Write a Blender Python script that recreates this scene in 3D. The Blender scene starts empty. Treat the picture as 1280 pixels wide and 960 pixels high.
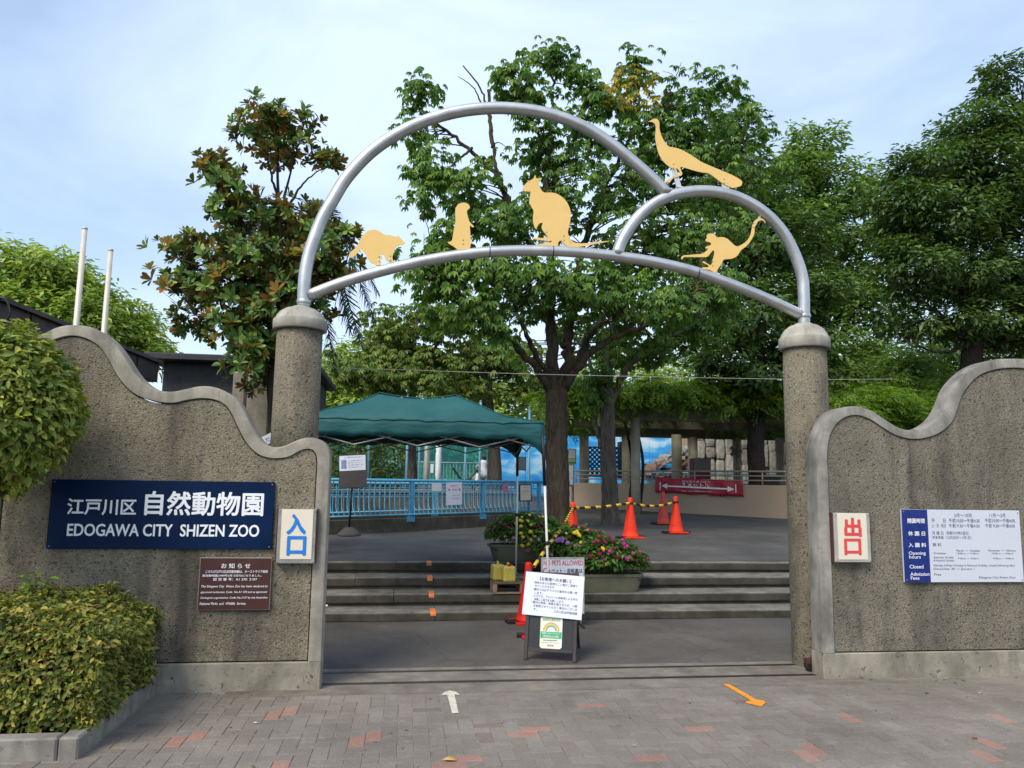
import bpy, math, random
import numpy as np
from mathutils import Vector, Matrix
random.seed(7); rng = np.random.default_rng(11)
scene = bpy.context.scene
COL = scene.collection
R = math.radians

# ------------------------------------------------------------------ camera
FPX = 961.0            # focal length in pixels of a 1280-wide frame
EYE = np.array([0., 0., 1.6])
yaw, pitch, roll = R(7.7), R(7.4), .0145
fw = np.array([math.sin(yaw)*math.cos(pitch), math.cos(yaw)*math.cos(pitch), math.sin(pitch)])
r0 = np.array([math.cos(yaw), -math.sin(yaw), 0.]); u0 = np.cross(r0, fw)
rt = r0 + roll*u0; rt /= np.linalg.norm(rt); upv = np.cross(rt, fw)
cd = bpy.data.cameras.new('camera'); cam = bpy.data.objects.new('camera', cd); COL.objects.link(cam)
cam.matrix_world = Matrix(((rt[0], upv[0], -fw[0], 0), (rt[1], upv[1], -fw[1], 0), (rt[2], upv[2], -fw[2], 1.6), (0, 0, 0, 1)))
cd.sensor_width = 36; cd.lens = FPX/1280*36; cd.clip_start = .05; cd.clip_end = 3000
scene.camera = cam

# ------------------------------------------------------------------ sky, sun, exposure
SUN_EL, SUN_AZ = R(48), R(-140)       # azimuth from +Y, clockwise
w = bpy.data.worlds.new('World'); scene.world = w; w.use_nodes = True
nt = w.node_tree; N = nt.nodes; L = nt.links
bg = N['Background']
sky = N.new('ShaderNodeTexSky'); sky.sky_type = 'NISHITA'; sky.sun_disc = False
sky.sun_elevation = SUN_EL; sky.sun_rotation = SUN_AZ; sky.air_density = 1.2; sky.dust_density = .7; sky.ozone_density = 1.6
tc = N.new('ShaderNodeTexCoord'); mp = N.new('ShaderNodeMapping'); mp.inputs['Scale'].default_value = (1.0, 1.0, 2.6)
mp.inputs['Location'].default_value = (3.1, .4, .7)
nz = N.new('ShaderNodeTexNoise'); nz.inputs['Scale'].default_value = 1.7; nz.inputs['Detail'].default_value = 7; nz.inputs['Roughness'].default_value = .52; nz.inputs['Distortion'].default_value = .5
rp = N.new('ShaderNodeValToRGB'); rp.color_ramp.elements[0].position = .36; rp.color_ramp.elements[0].color = (.34, .34, .34, 1); rp.color_ramp.elements[1].position = .70; rp.color_ramp.elements[1].color = (.9, .9, .9, 1)
mx = N.new('ShaderNodeMix'); mx.data_type = 'RGBA'; mx.inputs['B'].default_value = (5.1, 6.2, 8.2, 1)
L.new(tc.outputs['Generated'], mp.inputs[0]); L.new(mp.outputs[0], nz.inputs['Vector']); L.new(nz.outputs['Fac'], rp.inputs[0])
L.new(rp.outputs[0], mx.inputs['Factor']); L.new(sky.outputs[0], mx.inputs['A']); L.new(mx.outputs['Result'], bg.inputs[0])
bg.inputs[1].default_value = .082
sd = bpy.data.lights.new('sun', 'SUN'); sd.energy = 1.7; sd.angle = R(28); sd.color = (1, .92, .79)
so = bpy.data.objects.new('sun', sd); COL.objects.link(so)
sv = Vector((math.sin(SUN_AZ)*math.cos(SUN_EL), math.cos(SUN_AZ)*math.cos(SUN_EL), math.sin(SUN_EL)))
so.rotation_euler = (-sv).to_track_quat('-Z', 'Y').to_euler(); so.location = sv*60
vs = scene.view_settings; vs.view_transform = 'Standard'; vs.look = 'None'; vs.exposure = 1.12; vs.gamma = 1; vs.use_curve_mapping = False

# ------------------------------------------------------------------ picture pixel -> point on a real plane of the place
def ray(x, y): return fw + rt*((x-640)/FPX) + upv*((480-y)/FPX)
def aty(x, y, Y): d = ray(x, y); return EYE + d*(Y/d[1])
def atz(x, y, z): d = ray(x, y); return EYE + d*((z-EYE[2])/d[2])
def ter(Y): return .56 + .03*(max(Y, 10.4)-10.4)           # terrace rises gently away from the steps
def atter(x, y):
    z = .6
    for _ in range(30): p = atz(x, y, min(z, 1.55)); z = .5*z + .5*ter(p[1])
    return p
def m_per_px(p): return float((np.array(p)-EYE) @ fw)/FPX

# ------------------------------------------------------------------ object helpers
W = {}                                                    # world base of every thing
def tag(o, label=None, cat=None, group=None, kind=None):
    if label: o['label'] = label
    if cat: o['category'] = cat
    if group: o['group'] = group
    if kind: o['kind'] = kind
    return o
def thing(name, label, cat, loc=(0, 0, 0), group=None):
    o = bpy.data.objects.new(name, None); COL.objects.link(o); o.location = loc
    o.empty_display_size = .1
    W[o.name] = np.array(loc, float)
    return tag(o, label, cat, group)
def link_mesh(name, me, parent=None, base=None):
    o = bpy.data.objects.new(name, me); COL.objects.link(o)
    if parent is not None:
        o.parent = parent; W[o.name] = W[parent.name]
    else:
        W[o.name] = np.zeros(3) if base is None else np.array(base, float); o.location = W[o.name]
    return o
class MB:
    """collects shapes in world coordinates; build() links them as one mesh object"""
    def __init__(s): s.v = []; s.f = []; s.sm = []
    def add(s, vs, fs, smooth=False):
        b = len(s.v); s.v += [tuple(map(float, p)) for p in vs]
        s.f += [tuple(i+b for i in f) for f in fs]; s.sm += [smooth]*len(fs); return s
    def box(s, x0, x1, y0, y1, z0, z1, bev=0.):
        if bev <= 0:
            vs = [(x, y, z) for z in (z0, z1) for y in (y0, y1) for x in (x0, x1)]
            return s.add(vs, [(0, 2, 3, 1), (4, 5, 7, 6), (0, 1, 5, 4), (2, 6, 7, 3), (0, 4, 6, 2), (1, 3, 7, 5)])
        return s.obox((((x0+x1)/2), (y0+y1)/2, (z0+z1)/2), (1, 0, 0), (0, 1, 0), (0, 0, 1), (x1-x0)/2, (y1-y0)/2, (z1-z0)/2, bev)
    def obox(s, c, ax, ay, az, hx, hy, hz, bev=0.):
        c = np.array(c, float); A = [np.array(a, float)/np.linalg.norm(a) for a in (ax, ay, az)]; h = [hx, hy, hz]
        b = min(bev, .45*min(h))
        if b <= 0:
            vs = [c + A[0]*i*hx + A[1]*j*hy + A[2]*k*hz for k in (-1, 1) for j in (-1, 1) for i in (-1, 1)]
            return s.add(vs, [(0, 2, 3, 1), (4, 5, 7, 6), (0, 1, 5, 4), (2, 6, 7, 3), (0, 4, 6, 2), (1, 3, 7, 5)])
        # chamfered box: 24 verts
        vs = []; idx = {}
        for sx in (-1, 1):
            for sy in (-1, 1):
                for sz in (-1, 1):
                    for a in range(3):
                        q = [sx*(hx-b), sy*(hy-b), sz*(hz-b)]; q[a] = (sx, sy, sz)[a]*h[a]
                        idx[(sx, sy, sz, a)] = len(vs); vs.append(c + A[0]*q[0] + A[1]*q[1] + A[2]*q[2])
        fs = []
        for a in range(3):
            o1, o2 = [k for k in range(3) if k != a]
            for sg in (-1, 1):
                f = []
                for (i, j) in ((-1, -1), (1, -1), (1, 1), (-1, 1)):
                    q = [0, 0, 0]; q[a] = sg; q[o1] = i; q[o2] = j; f.append(idx[(*q, a)])
                if (sg > 0) == (a == 1): f = f[::-1]
                fs.append(tuple(f))
        for a in range(3):
            o1, o2 = [k for k in range(3) if k != a]
            for i in (-1, 1):
                for j in (-1, 1):
                    q0 = [0]*3; q1 = [0]*3; q0[a] = -1; q1[a] = 1; q0[o1] = q1[o1] = i; q0[o2] = q1[o2] = j
                    fs.append((idx[(*q0, o1)], idx[(*q1, o1)], idx[(*q1, o2)], idx[(*q0, o2)]))
        for sx in (-1, 1):
            for sy in (-1, 1):
                for sz in (-1, 1): fs.append(tuple(idx[(sx, sy, sz, a)] for a in range(3)))
        return s.add(vs, fs)
    def tube(s, pts, rad, n=10, smooth=True, cap=True, wob=0.):
        P = np.array([np.array(p, float) for p in pts]); m = len(P)
        r = np.full(m, rad, float) if np.isscalar(rad) else np.interp(np.linspace(0, 1, m), np.linspace(0, 1, len(rad)), rad)
        T = np.gradient(P, axis=0); T /= np.linalg.norm(T, axis=1)[:, None]+1e-12
        a = np.array([0, 0, 1.]) if abs(T[0][2]) < .9 else np.array([1., 0, 0])
        u = np.cross(T[0], a); u /= np.linalg.norm(u)
        vs = []
        ph = rng.uniform(0, 6.28, 4)
        for i in range(m):
            u = u - T[i]*(u @ T[i]); u /= np.linalg.norm(u)+1e-12; v = np.cross(T[i], u)
            for k in range(n):
                t = 2*math.pi*k/n
                q = r[i]*(1 + (wob*(math.sin(3*t+ph[0]+i*.35)*.6+math.sin(5*t+ph[1]-i*.5)*.4+rng.normal()*.4) if wob else 0))
                vs.append(P[i] + (u*math.cos(t) + v*math.sin(t))*q)
        fs = [(i*n+k, i*n+(k+1) % n, (i+1)*n+(k+1) % n, (i+1)*n+k) for i in range(m-1) for k in range(n)]
        s.add(vs, fs, smooth)
        if cap:
            b = len(s.v)-m*n
            s.f.append(tuple(range(b+n-1, b-1, -1))); s.f.append(tuple(b+(m-1)*n+k for k in range(n))); s.sm += [False, False]
        return s
    def lathe(s, c, prof, n=24, smooth=True, axis=(0, 0, 1)):
        """prof: list of (radius, height)"""
        A = np.array(axis, float); A /= np.linalg.norm(A); a = np.array([1., 0, 0]) if abs(A[0]) < .9 else np.array([0, 1., 0])
        u = np.cross(A, a); u /= np.linalg.norm(u); v = np.cross(A, u); c = np.array(c, float)
        vs = [c + A*h + (u*math.cos(2*math.pi*k/n)+v*math.sin(2*math.pi*k/n))*r for r, h in prof for k in range(n)]
        m = len(prof)
        fs = [(i*n+k, i*n+(k+1) % n, (i+1)*n+(k+1) % n, (i+1)*n+k) for i in range(m-1) for k in range(n)]
        s.add(vs, fs, smooth)
        b = len(s.v)-m*n
        s.f.append(tuple(range(b+n-1, b-1, -1))); s.f.append(tuple(b+(m-1)*n+k for k in range(n))); s.sm += [False, False]
        return s
    def prism_y(s, poly, y0, y1):
        """poly: list of (x, z); extruded from y0 (front) to y1"""
        n = len(poly); vs = [(x, y0, z) for x, z in poly] + [(x, y1, z) for x, z in poly]
        ar = sum(poly[i][0]*poly[(i+1) % n][1]-poly[(i+1) % n][0]*poly[i][1] for i in range(n))
        f0 = tuple(range(n)); f1 = tuple(range(2*n-1, n-1, -1))
        side = [(i, n+i, n+(i+1) % n, (i+1) % n) for i in range(n)]
        if ar < 0: f0 = f0[::-1]; f1 = f1[::-1]; side = [q[::-1] for q in side]
        return s.add(vs, [f0, f1] + side)
    def prism_z(s, poly, z0, z1):
        n = len(poly); vs = [(x, y, z0) for x, y in poly] + [(x, y, z1) for x, y in poly]
        ar = sum(poly[i][0]*poly[(i+1) % n][1]-poly[(i+1) % n][0]*poly[i][1] for i in range(n))
        f0 = tuple(range(n-1, -1, -1)); f1 = tuple(range(n, 2*n)); side = [(i, (i+1) % n, n+(i+1) % n, n+i) for i in range(n)]
        if ar < 0: f0 = f0[::-1]; f1 = f1[::-1]; side = [q[::-1] for q in side]
        return s.add(vs, [f0, f1] + side)
    def quad(s, a, b, c, d): return s.add([a, b, c, d], [(0, 1, 2, 3)])
    def build(s, name, mat, parent=None, base=None, bevel=0.):
        off = W[parent.name] if parent is not None else (np.zeros(3) if base is None else np.array(base, float))
        me = bpy.data.meshes.new(name)
        me.from_pydata([(p[0]-off[0], p[1]-off[1], p[2]-off[2]) for p in s.v], [], s.f)
        me.polygons.foreach_set('use_smooth', s.sm); me.materials.append(mat); me.update()
        o = link_mesh(name, me, parent, base)
        if bevel > 0:
            md = o.modifiers.new('bevel', 'BEVEL'); md.width = bevel; md.segments = 2; md.limit_method = 'ANGLE'; md.angle_limit = R(40)
        return o
def tri_mesh(name, V, T, mat, parent=None, base=None, smooth=False, nper=3):
    """fast mesh from numpy arrays"""
    off = W[parent.name] if parent is not None else (np.zeros(3) if base is None else np.array(base, float))
    me = bpy.data.meshes.new(name); V = np.asarray(V, np.float32)-off.astype(np.float32); T = np.asarray(T, np.int32)
    me.vertices.add(len(V)); me.vertices.foreach_set('co', V.ravel())
    me.loops.add(T.size); me.loops.foreach_set('vertex_index', T.ravel())
    me.polygons.add(len(T)); me.polygons.foreach_set('loop_start', np.arange(0, T.size, nper, dtype=np.int32))
    if smooth: me.polygons.foreach_set('use_smooth', np.ones(len(T), bool))
    me.materials.append(mat); me.update(calc_edges=True)
    return link_mesh(name, me, parent, base)
def copy_tree(o, loc, label, group=None):
    c = o.copy(); COL.objects.link(c); c.location = loc; W[c.name] = np.array(loc, float); tag(c, label, None, group)
    for ch in o.children:
        k = ch.copy(); COL.objects.link(k); k.parent = c; W[k.name] = W[c.name]
        for g in ch.children:
            q = g.copy(); COL.objects.link(q); q.parent = k; W[q.name] = W[c.name]
    return c
def resample(pts, n, smooth=True):
    """Catmull-Rom through pts, n points at equal arc length"""
    P = np.array(pts, float)
    if smooth and len(P) > 2:
        Q = np.vstack([2*P[0]-P[1], P, 2*P[-1]-P[-2]]); out = []
        for i in range(1, len(Q)-2):
            for t in np.linspace(0, 1, 12, endpoint=False):
                a, b, c, d = Q[i-1:i+3]
                out.append(.5*((2*b)+(c-a)*t+(2*a-5*b+4*c-d)*t*t+(3*b-a-3*c+d)*t**3))
        out.append(P[-1]); P = np.array(out)
    d = np.r_[0, np.cumsum(np.linalg.norm(np.diff(P, axis=0), axis=1))]
    s = np.linspace(0, d[-1], n)
    return np.stack([np.interp(s, d, P[:, k]) for k in range(P.shape[1])], 1)

# ------------------------------------------------------------------ materials
class NG:
    def __init__(s, name):
        s.m = bpy.data.materials.new(name); s.m.use_nodes = True; s.t = s.m.node_tree; s.n = s.t.nodes; s.l = s.t.links
        s.b = s.n['Principled BSDF']; s.out = s.n['Material Output']; s._tc = None
    def co(s, scale=(1, 1, 1), kind='Object', loc=(0, 0, 0)):
        if s._tc is None: s._tc = s.n.new('ShaderNodeTexCoord')
        m = s.n.new('ShaderNodeMapping'); m.inputs['Scale'].default_value = scale; m.inputs['Location'].default_value = loc
        s.l.new(s._tc.outputs[kind], m.inputs[0]); return m.outputs[0]
    def noise(s, scale, detail=4, rough=.55, co=None, dist=0.):
        x = s.n.new('ShaderNodeTexNoise'); x.inputs['Scale'].default_value = scale; x.inputs['Detail'].default_value = detail
        x.inputs['Roughness'].default_value = rough; x.inputs['Distortion'].default_value = dist
        s.l.new(co if co is not None else s.co(), x.inputs['Vector']); return x.outputs['Fac']
    def voro(s, scale, out='Distance', co=None, feature='F1', rnd=1.):
        x = s.n.new('ShaderNodeTexVoronoi'); x.inputs['Scale'].default_value = scale; x.feature = feature; x.inputs['Randomness'].default_value = rnd
        s.l.new(co if co is not None else s.co(), x.inputs['Vector']); return x.outputs[out]
    def ramp(s, fac, stops):
        x = s.n.new('ShaderNodeValToRGB'); e = x.color_ramp.elements
        while len(e) < len(stops): e.new(.5)
        for k, (p, c) in enumerate(stops):
            e[k].position = p; e[k].color = (*c, 1) if hasattr(c, '__len__') else (c, c, c, 1)
        s.l.new(fac, x.inputs[0]); return x.outputs[0]
    def mix(s, fac, a, b, mode='MIX'):
        x = s.n.new('ShaderNodeMix'); x.data_type = 'RGBA'; x.blend_type = mode
        for k, v in (('Factor', fac), ('A', a), ('B', b)):
            if hasattr(v, 'is_linked') or isinstance(v, bpy.types.NodeSocket): s.l.new(v, x.inputs[k])
            elif k == 'Factor': x.inputs[k].default_value = v
            else: x.inputs[k].default_value = (*v, 1) if hasattr(v, '__len__') else (v, v, v, 1)
        return x.outputs['Result']
    def math(s, op, a, b=0.):
        x = s.n.new('ShaderNodeMath'); x.operation = op
        for k, v in enumerate((a, b)):
            if isinstance(v, bpy.types.NodeSocket): s.l.new(v, x.inputs[k])
            else: x.inputs[k].default_value = v
        return x.outputs[0]
    def color(s, c):
        if isinstance(c, bpy.types.NodeSocket): s.l.new(c, s.b.inputs['Base Color'])
        else: s.b.inputs['Base Color'].default_value = (*c, 1)
        return s
    def set(s, rough=None, metal=None, spec=None):
        if rough is not None:
            if isinstance(rough, bpy.types.NodeSocket): s.l.new(rough, s.b.inputs['Roughness'])
            else: s.b.inputs['Roughness'].default_value = rough
        if metal is not None: s.b.inputs['Metallic'].default_value = metal
        if spec is not None: s.b.inputs['Specular IOR Level'].default_value = spec
        return s
    def bump(s, h, strength=.3, dist=.01):
        x = s.n.new('ShaderNodeBump'); x.inputs['Strength'].default_value = strength; x.inputs['Distance'].default_value = dist
        s.l.new(h, x.inputs['Height']); s.l.new(x.outputs[0], s.b.inputs['Normal']); return s
    def island(s):
        g = s.n.new('ShaderNodeNewGeometry'); return g.outputs['Random Per Island']
    def objrand(s):
        g = s.n.new('ShaderNodeObjectInfo'); return g.outputs['Random']
MAT = {}
def plain(name, c, rough=.5, metal=0., var=.12, scale=6., bump=0., spec=.5):
    """plain painted / moulded surface with slight dirt and tone variation"""
    if name in MAT: return MAT[name]
    g = NG(name); f = g.noise(scale, 6, .6); c = np.array(c)
    g.color(g.ramp(f, [(.3, tuple(np.clip(c*(1-var), 0, 1))), (.7, tuple(np.clip(c*(1+var*.6), 0, 1)))]))
    rr = g.ramp(g.noise(scale*3, 4), [(.3, max(rough-.08, .02)), (.7, min(rough+.1, 1))]); g.set(rr, metal, spec)
    if bump: g.bump(g.noise(scale*12, 4), bump, .004)
    MAT[name] = g.m; return g.m
def streaks(g, base, dark, amt=.7, sx=5., sz=.55, seed=0.):
    """dark rain streaks running down a concrete face"""
    s1 = g.noise(1., 5, .6, g.co((sx, sx, sz), loc=(seed, seed, 0)), .4)
    s2 = g.noise(1.3, 4, .6, g.co((1, 1, 1), loc=(seed+4, 2, 1)))
    f = g.math('MULTIPLY', g.ramp(s1, [(.47, 0.), (.68, 1.)]), g.ramp(s2, [(.36, 0.), (.58, amt)]))
    return g.mix(f, base, dark)
# exposed-aggregate concrete of walls and pillars
def mk_aggregate(name, tint=(1, 1, 1), seed=0.):
    g = NG(name); t = np.array(tint)
    v = g.voro(76, 'Color'); vv = g.n.new('ShaderNodeSeparateColor'); g.l.new(v, vv.inputs[0])
    stone = g.ramp(vv.outputs[0], [(0, tuple(t*.03)), (.13, tuple(t*.08)), (.2, tuple(np.array((.20, .178, .138))*t)), (.72, tuple(np.array((.315, .282, .222))*t)), (1, tuple(np.array((.43, .395, .33))*t))])
    d = g.voro(76, 'Distance'); cem = g.mix(g.ramp(d, [(.28, 0.), (.5, 1.)]), stone, tuple(np.array((.235, .210, .165))*t))
    pit = g.ramp(g.noise(34, 3, .6), [(.33, 1.), (.385, 0.)]); cem = g.mix(g.math('MULTIPLY', pit, .75), cem, (.04, .036, .03))
    big = g.ramp(g.noise(2.2, 6, .6), [(.3, .62), (.7, 1.08)]); c = g.mix(1., cem, big, 'MULTIPLY')
    c = streaks(g, c, (.045, .041, .036), .85, 3.4, .42, seed)
    g.color(c).set(.86, 0, .25); g.bump(g.math('ADD', g.math('MULTIPLY', d, -1.), g.math('MULTIPLY', pit, -1.2)), .8, .006); return g.m
M_AGG = mk_aggregate('exposed_aggregate', (1.0, .955, .845))
M_AGGP = mk_aggregate('pillar_aggregate', (.80, .77, .69), 7.7)
M_AGG2 = mk_aggregate('exposed_aggregate_grey', (.84, .83, .78), 3.3)
def mk_concrete(name, c1, c2, dark=(.08, .075, .065), amt=.7, seed=0., lichen=.0):
    g = NG(name); f = g.noise(5, 8, .65); c = g.ramp(f, [(.3, c1), (.7, c2)])
    c = g.mix(g.ramp(g.noise(26, 5, .7), [(.55, 0.), (.75, .5)]), c, tuple(np.array(c1)*.62))
    c = g.mix(1., c, g.ramp(g.noise(2.3, 6, .65, dist=.4), [(.32, .66), (.68, 1.12)]), 'MULTIPLY')
    c = streaks(g, c, dark, amt, 6, .9, seed)
    if lichen: c = g.mix(g.ramp(g.noise(18, 4, .7, dist=.6), [(.6, 0.), (.66, lichen)]), c, (.05, .055, .03))
    g.color(c).set(.85, 0, .3); g.bump(g.noise(55, 8, .75), .7, .005); return g.m
M_COPE = mk_concrete('coping_concrete', (.25, .225, .175), (.41, .37, .30), amt=.75)
M_COPE2 = mk_concrete('coping_concrete_grey', (.19, .18, .155), (.36, .34, .295), amt=.9, seed=5)
M_PLINTH = mk_concrete('plinth_concrete', (.22, .20, .152), (.37, .335, .265), (.06, .055, .035), .7, 2, .8)
M_CAP = mk_concrete('cap_concrete', (.34, .315, .26), (.50, .47, .40), (.13, .115, .09), .7, 1)
M_RISER = mk_concrete('dark_step_face', (.05, .044, .033), (.105, .094, .072), (.025, .022, .016), .7, 14, .4)  # darker concrete for the risers and the slab front faces
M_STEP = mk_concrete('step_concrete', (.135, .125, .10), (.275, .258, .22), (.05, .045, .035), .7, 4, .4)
M_KERB = mk_concrete('kerb_concrete', (.20, .185, .155), (.33, .31, .265), (.07, .065, .055), .6, 6, .4)
M_THRESH = mk_concrete('threshold_concrete', (.15, .128, .10), (.25, .22, .18), (.1, .085, .07), .5, 8)
M_FPLINTH = mk_concrete('fence_plinth_concrete', (.075, .066, .046), (.14, .125, .09), (.03, .028, .02), .6, 9, .5)
def mk_asphalt(name, c):
    g = NG(name); c = np.array(c)
    sp = g.ramp(g.noise(260, 2, .5), [(.35, tuple(c*.55)), (.5, tuple(c)), (.72, tuple(c*1.9))])
    sp = g.mix(g.ramp(g.voro(150, 'Distance'), [(.05, .5), (.14, 0.)]), sp, tuple(c*3.2))
    big = g.ramp(g.noise(.9, 6, .6), [(.3, .66), (.7, 1.4)]); c2 = g.mix(1., sp, big, 'MULTIPLY'); c2 = g.mix(g.ramp(g.noise(2.6, 7, .7, dist=1.2), [(.56, 0.), (.74, .42)]), c2, tuple(c*2.1)); c2 = g.mix(g.ramp(g.voro(.8, 'Distance', feature='DISTANCE_TO_EDGE', co=g.mix(.12, g.co(), g.noise(3, 4))), [(.0, .55), (.006, 0.)]), c2, tuple(c*.35))
    g.color(c2).set(.88, 0, .3); g.bump(g.noise(220, 3), .5, .004); return g.m
M_ASPH = mk_asphalt('asphalt', (.082, .073, .063))
M_ASPH_T = mk_asphalt('terrace_asphalt', (.069, .066, .062))
def mk_paver(name, lo, hi, rnd):
    g = NG(name); r = g.objrand() if rnd == 'o' else g.island()
    c = g.ramp(r, [(0, lo), (.5, tuple((np.array(lo)+np.array(hi))/2)), (1, hi)])
    k = g.co(kind='Object') if rnd != 'o' else None
    geo = g.n.new('ShaderNodeNewGeometry')
    big = g.ramp(g.noise(1.1, 6, .65, geo.outputs['Position']), [(.3, .74), (.7, 1.22)]); c = g.mix(1., c, big, 'MULTIPLY')
    fine = g.ramp(g.noise(60, 5, .7, geo.outputs['Position']), [(.3, .72), (.7, 1.2)]); c = g.mix(1., c, fine, 'MULTIPLY')
    c = g.mix(g.ramp(g.noise(9, 5, .7, geo.outputs['Position'], .5), [(.56, 0.), (.72, .35)]), c, (.30, .28, .245))
    g.color(c).set(.85, 0, .3); g.bump(g.noise(160, 4, .7, geo.outputs['Position']), .4, .003); return g.m
M_PAV = mk_paver('paver_grey', (.178, .154, .127), (.212, .186, .156), 'o')
M_PAVS = mk_paver('paver_grey_mass', (.178, .154, .127), (.212, .186, .156), 'i')
M_PAVR = mk_paver('paver_red', (.27, .15, .115), (.31, .185, .145), 'o')
M_PAVB = mk_paver('paver_brown', (.155, .118, .10), (.185, .145, .125), 'o')
g = NG('joint_sand'); g.color(g.ramp(g.noise(40, 5), [(.3, (.20, .18, .15)), (.7, (.36, .33, .285))])).set(.95, 0, .1); M_JOINT = g.m
g = NG('soil'); g.color(g.ramp(g.noise(30, 6), [(.3, (.03, .022, .015)), (.7, (.07, .055, .04))])).set(.95, 0, .1); g.bump(g.noise(40, 5), .8, .02); M_SOIL = g.m
g = NG('far_ground'); g.color(g.ramp(g.noise(.4, 6), [(.3, (.06, .065, .045)), (.7, (.10, .10, .075))])).set(.95, 0, .1); M_FAR = g.m
# metals and paints
g = NG('brushed_steel'); g.color(g.ramp(g.noise(1.5, 5, co=g.co((4, 4, 4))), [(.3, (.44, .44, .435)), (.7, (.58, .575, .56))])); g.set(g.ramp(g.noise(8, 5), [(.3, .34), (.7, .5)]), .85); g.bump(g.noise(30, 3), .05, .002); M_STEEL = g.m
g = NG('gold_plate'); b = g.ramp(g.noise(2.2, 4), [(.3, (.74, .475, .15)), (.7, (.82, .55, .19))]); b = g.mix(g.ramp(g.noise(7, 5, .6, dist=1.), [(.58, 0.), (.7, .25)]), b, (.42, .30, .12)); g.color(b).set(.5, .0, .4); M_GOLD = g.m
M_BRACKET = plain('bracket_steel', (.62, .62, .60), .4, .5)
M_RUST = plain('red_oxide_paint', (.075, .022, .018), .55, 0, .3)
M_RAIL = plain('rusty_rail', (.05, .038, .035), .45, .6, .3, 10)
M_NAVY = plain('navy_sign', (.0025, .015, .055), .35, 0, .25, 3, 0, .12)
M_WHITE = plain('white_print', (.82, .83, .84), .4, 0, .03)
M_WBOARD = plain('white_board', (.58, .60, .66), .35, 0, .04, 2)
M_PAPER = plain('notice_paper', (.64, .66, .74), .5, 0, .03, 2)
M_BLUEST = plain('blue_strip', (.008, .022, .17), .3, 0, .1)
M_INK = plain('grey_blue_ink', (.085, .095, .15), .5)
M_INKD = plain('dark_ink', (.06, .06, .075), .5)
M_INKNAVY = plain('navy_ink', (.01, .013, .09), .5)
M_CREAM = plain('cream_lamp_face', (.74, .66, .52), .35, 0, .06, 2)
M_SFRAME = plain('sign_frame_steel', (.29, .285, .265), .5, .3, .3, 12)
M_SFRAMEL = plain('sign_frame_pale', (.42, .40, .35), .5, .2, .25, 12)
M_BLUETXT = plain('sky_blue_print', (.008, .19, .60), .4, 0, .06)
M_REDTXT = plain('red_print', (.72, .06, .055), .4, 0, .08)
M_REDTXT2 = plain('dark_red_print', (.50, .035, .05), .4, 0, .08)
M_PLAQUE = plain('brown_plaque', (.060, .018, .014), .35, 0, .15)
M_PLAQEDGE = plain('plaque_edge', (.33, .27, .22), .4, .3)
M_BLACK = plain('black_paint', (.010, .010, .012), .45, 0, .3)
M_BROWNBLK = plain('dark_brown_stain', (.034, .023, .022), .55, 0, .3, 14)
M_CONE = plain('orange_cone_plastic', (.80, .040, .008), .6, 0, .14, 7, .1, .3)
M_CONER = plain('red_cone_plastic', (.60, .014, .008), .55, 0, .15, 7, .1, .3)
M_CONEF = plain('faded_cone_plastic', (.58, .05, .03), .55, 0, .15, 7, .1)
M_YEL = plain('yellow_plastic', (.80, .48, .02), .4, 0, .1)
M_JERRY = plain('pale_yellow_polyethylene', (.62, .50, .10), .38, 0, .1, 5)
M_WOOD = plain('weathered_pallet_wood', (.16, .105, .06), .8, 0, .35, 18, .3)
M_WOODL = plain('pale_pallet_wood', (.30, .205, .13), .8, 0, .25, 18, .3)
M_PLANTER = plain('olive_plastic_planter', (.145, .14, .085), .6, 0, .2, 8, .1)
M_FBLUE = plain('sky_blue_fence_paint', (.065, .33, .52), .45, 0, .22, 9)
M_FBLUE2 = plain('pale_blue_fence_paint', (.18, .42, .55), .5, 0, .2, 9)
M_TENTLEG = plain('white_tent_pole', (.72, .71, .66), .4, .1, .08)
M_BEIGE = plain('beige_render', (.38, .285, .20), .85, 0, .07, 1.2, .2)
M_BEIGEPAINT = plain('beige_rail_paint', (.36, .28, .23), .5, 0, .12)
M_PERG = plain('pergola_paint', (.30, .27, .19), .65, 0, .22, 5)
M_PERGD = plain('pergola_beam_weathered', (.165, .15, .105), .75, 0, .3, 5)
M_BANNER = plain('red_banner_vinyl', (.42, .022, .040), .4, 0, .12, 3)
M_ROOFBRN = plain('brown_fascia_metal', (.050, .036, .034), .5, .2, .15, 2)
M_DARKROOF = plain('charcoal_roof', (.020, .019, .021), .6, 0, .3, 4)
M_POLE = plain('cream_pole', (.60, .56, .46), .4, .1, .1)
M_COLUMN = mk_concrete('ribbed_column_concrete', (.23, .20, .155), (.36, .32, .255), (.10, .085, .06), .7, 11)
M_TAPE = plain('orange_tape', (.80, .22, .04), .55, 0, .18, 25)
def mk_worn(name, c):
    g = NG(name); k = g.mix(g.ramp(g.noise(45, 6, .7), [(.56, 0.), (.66, .75)]), c, (.2, .175, .145)); g.color(g.mix(1., k, g.ramp(g.noise(9, 5), [(.3, .8), (.7, 1.08)]), 'MULTIPLY')).set(.75, 0, .2); return g.m
M_ARROWW = mk_worn('worn_cream_tape', (.60, .56, .46)); M_ARROWO = mk_worn('worn_orange_tape', (.78, .29, .03))
g = NG('tent_canvas'); g.color(g.ramp(g.noise(2.5, 5), [(.3, (.014, .080, .082)), (.7, (.022, .112, .112))])).set(.6, 0, .25); g.bump(g.noise(5, 4, .6, g.co((1, 1, 3))), .4, .03); M_TENT = g.m
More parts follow.
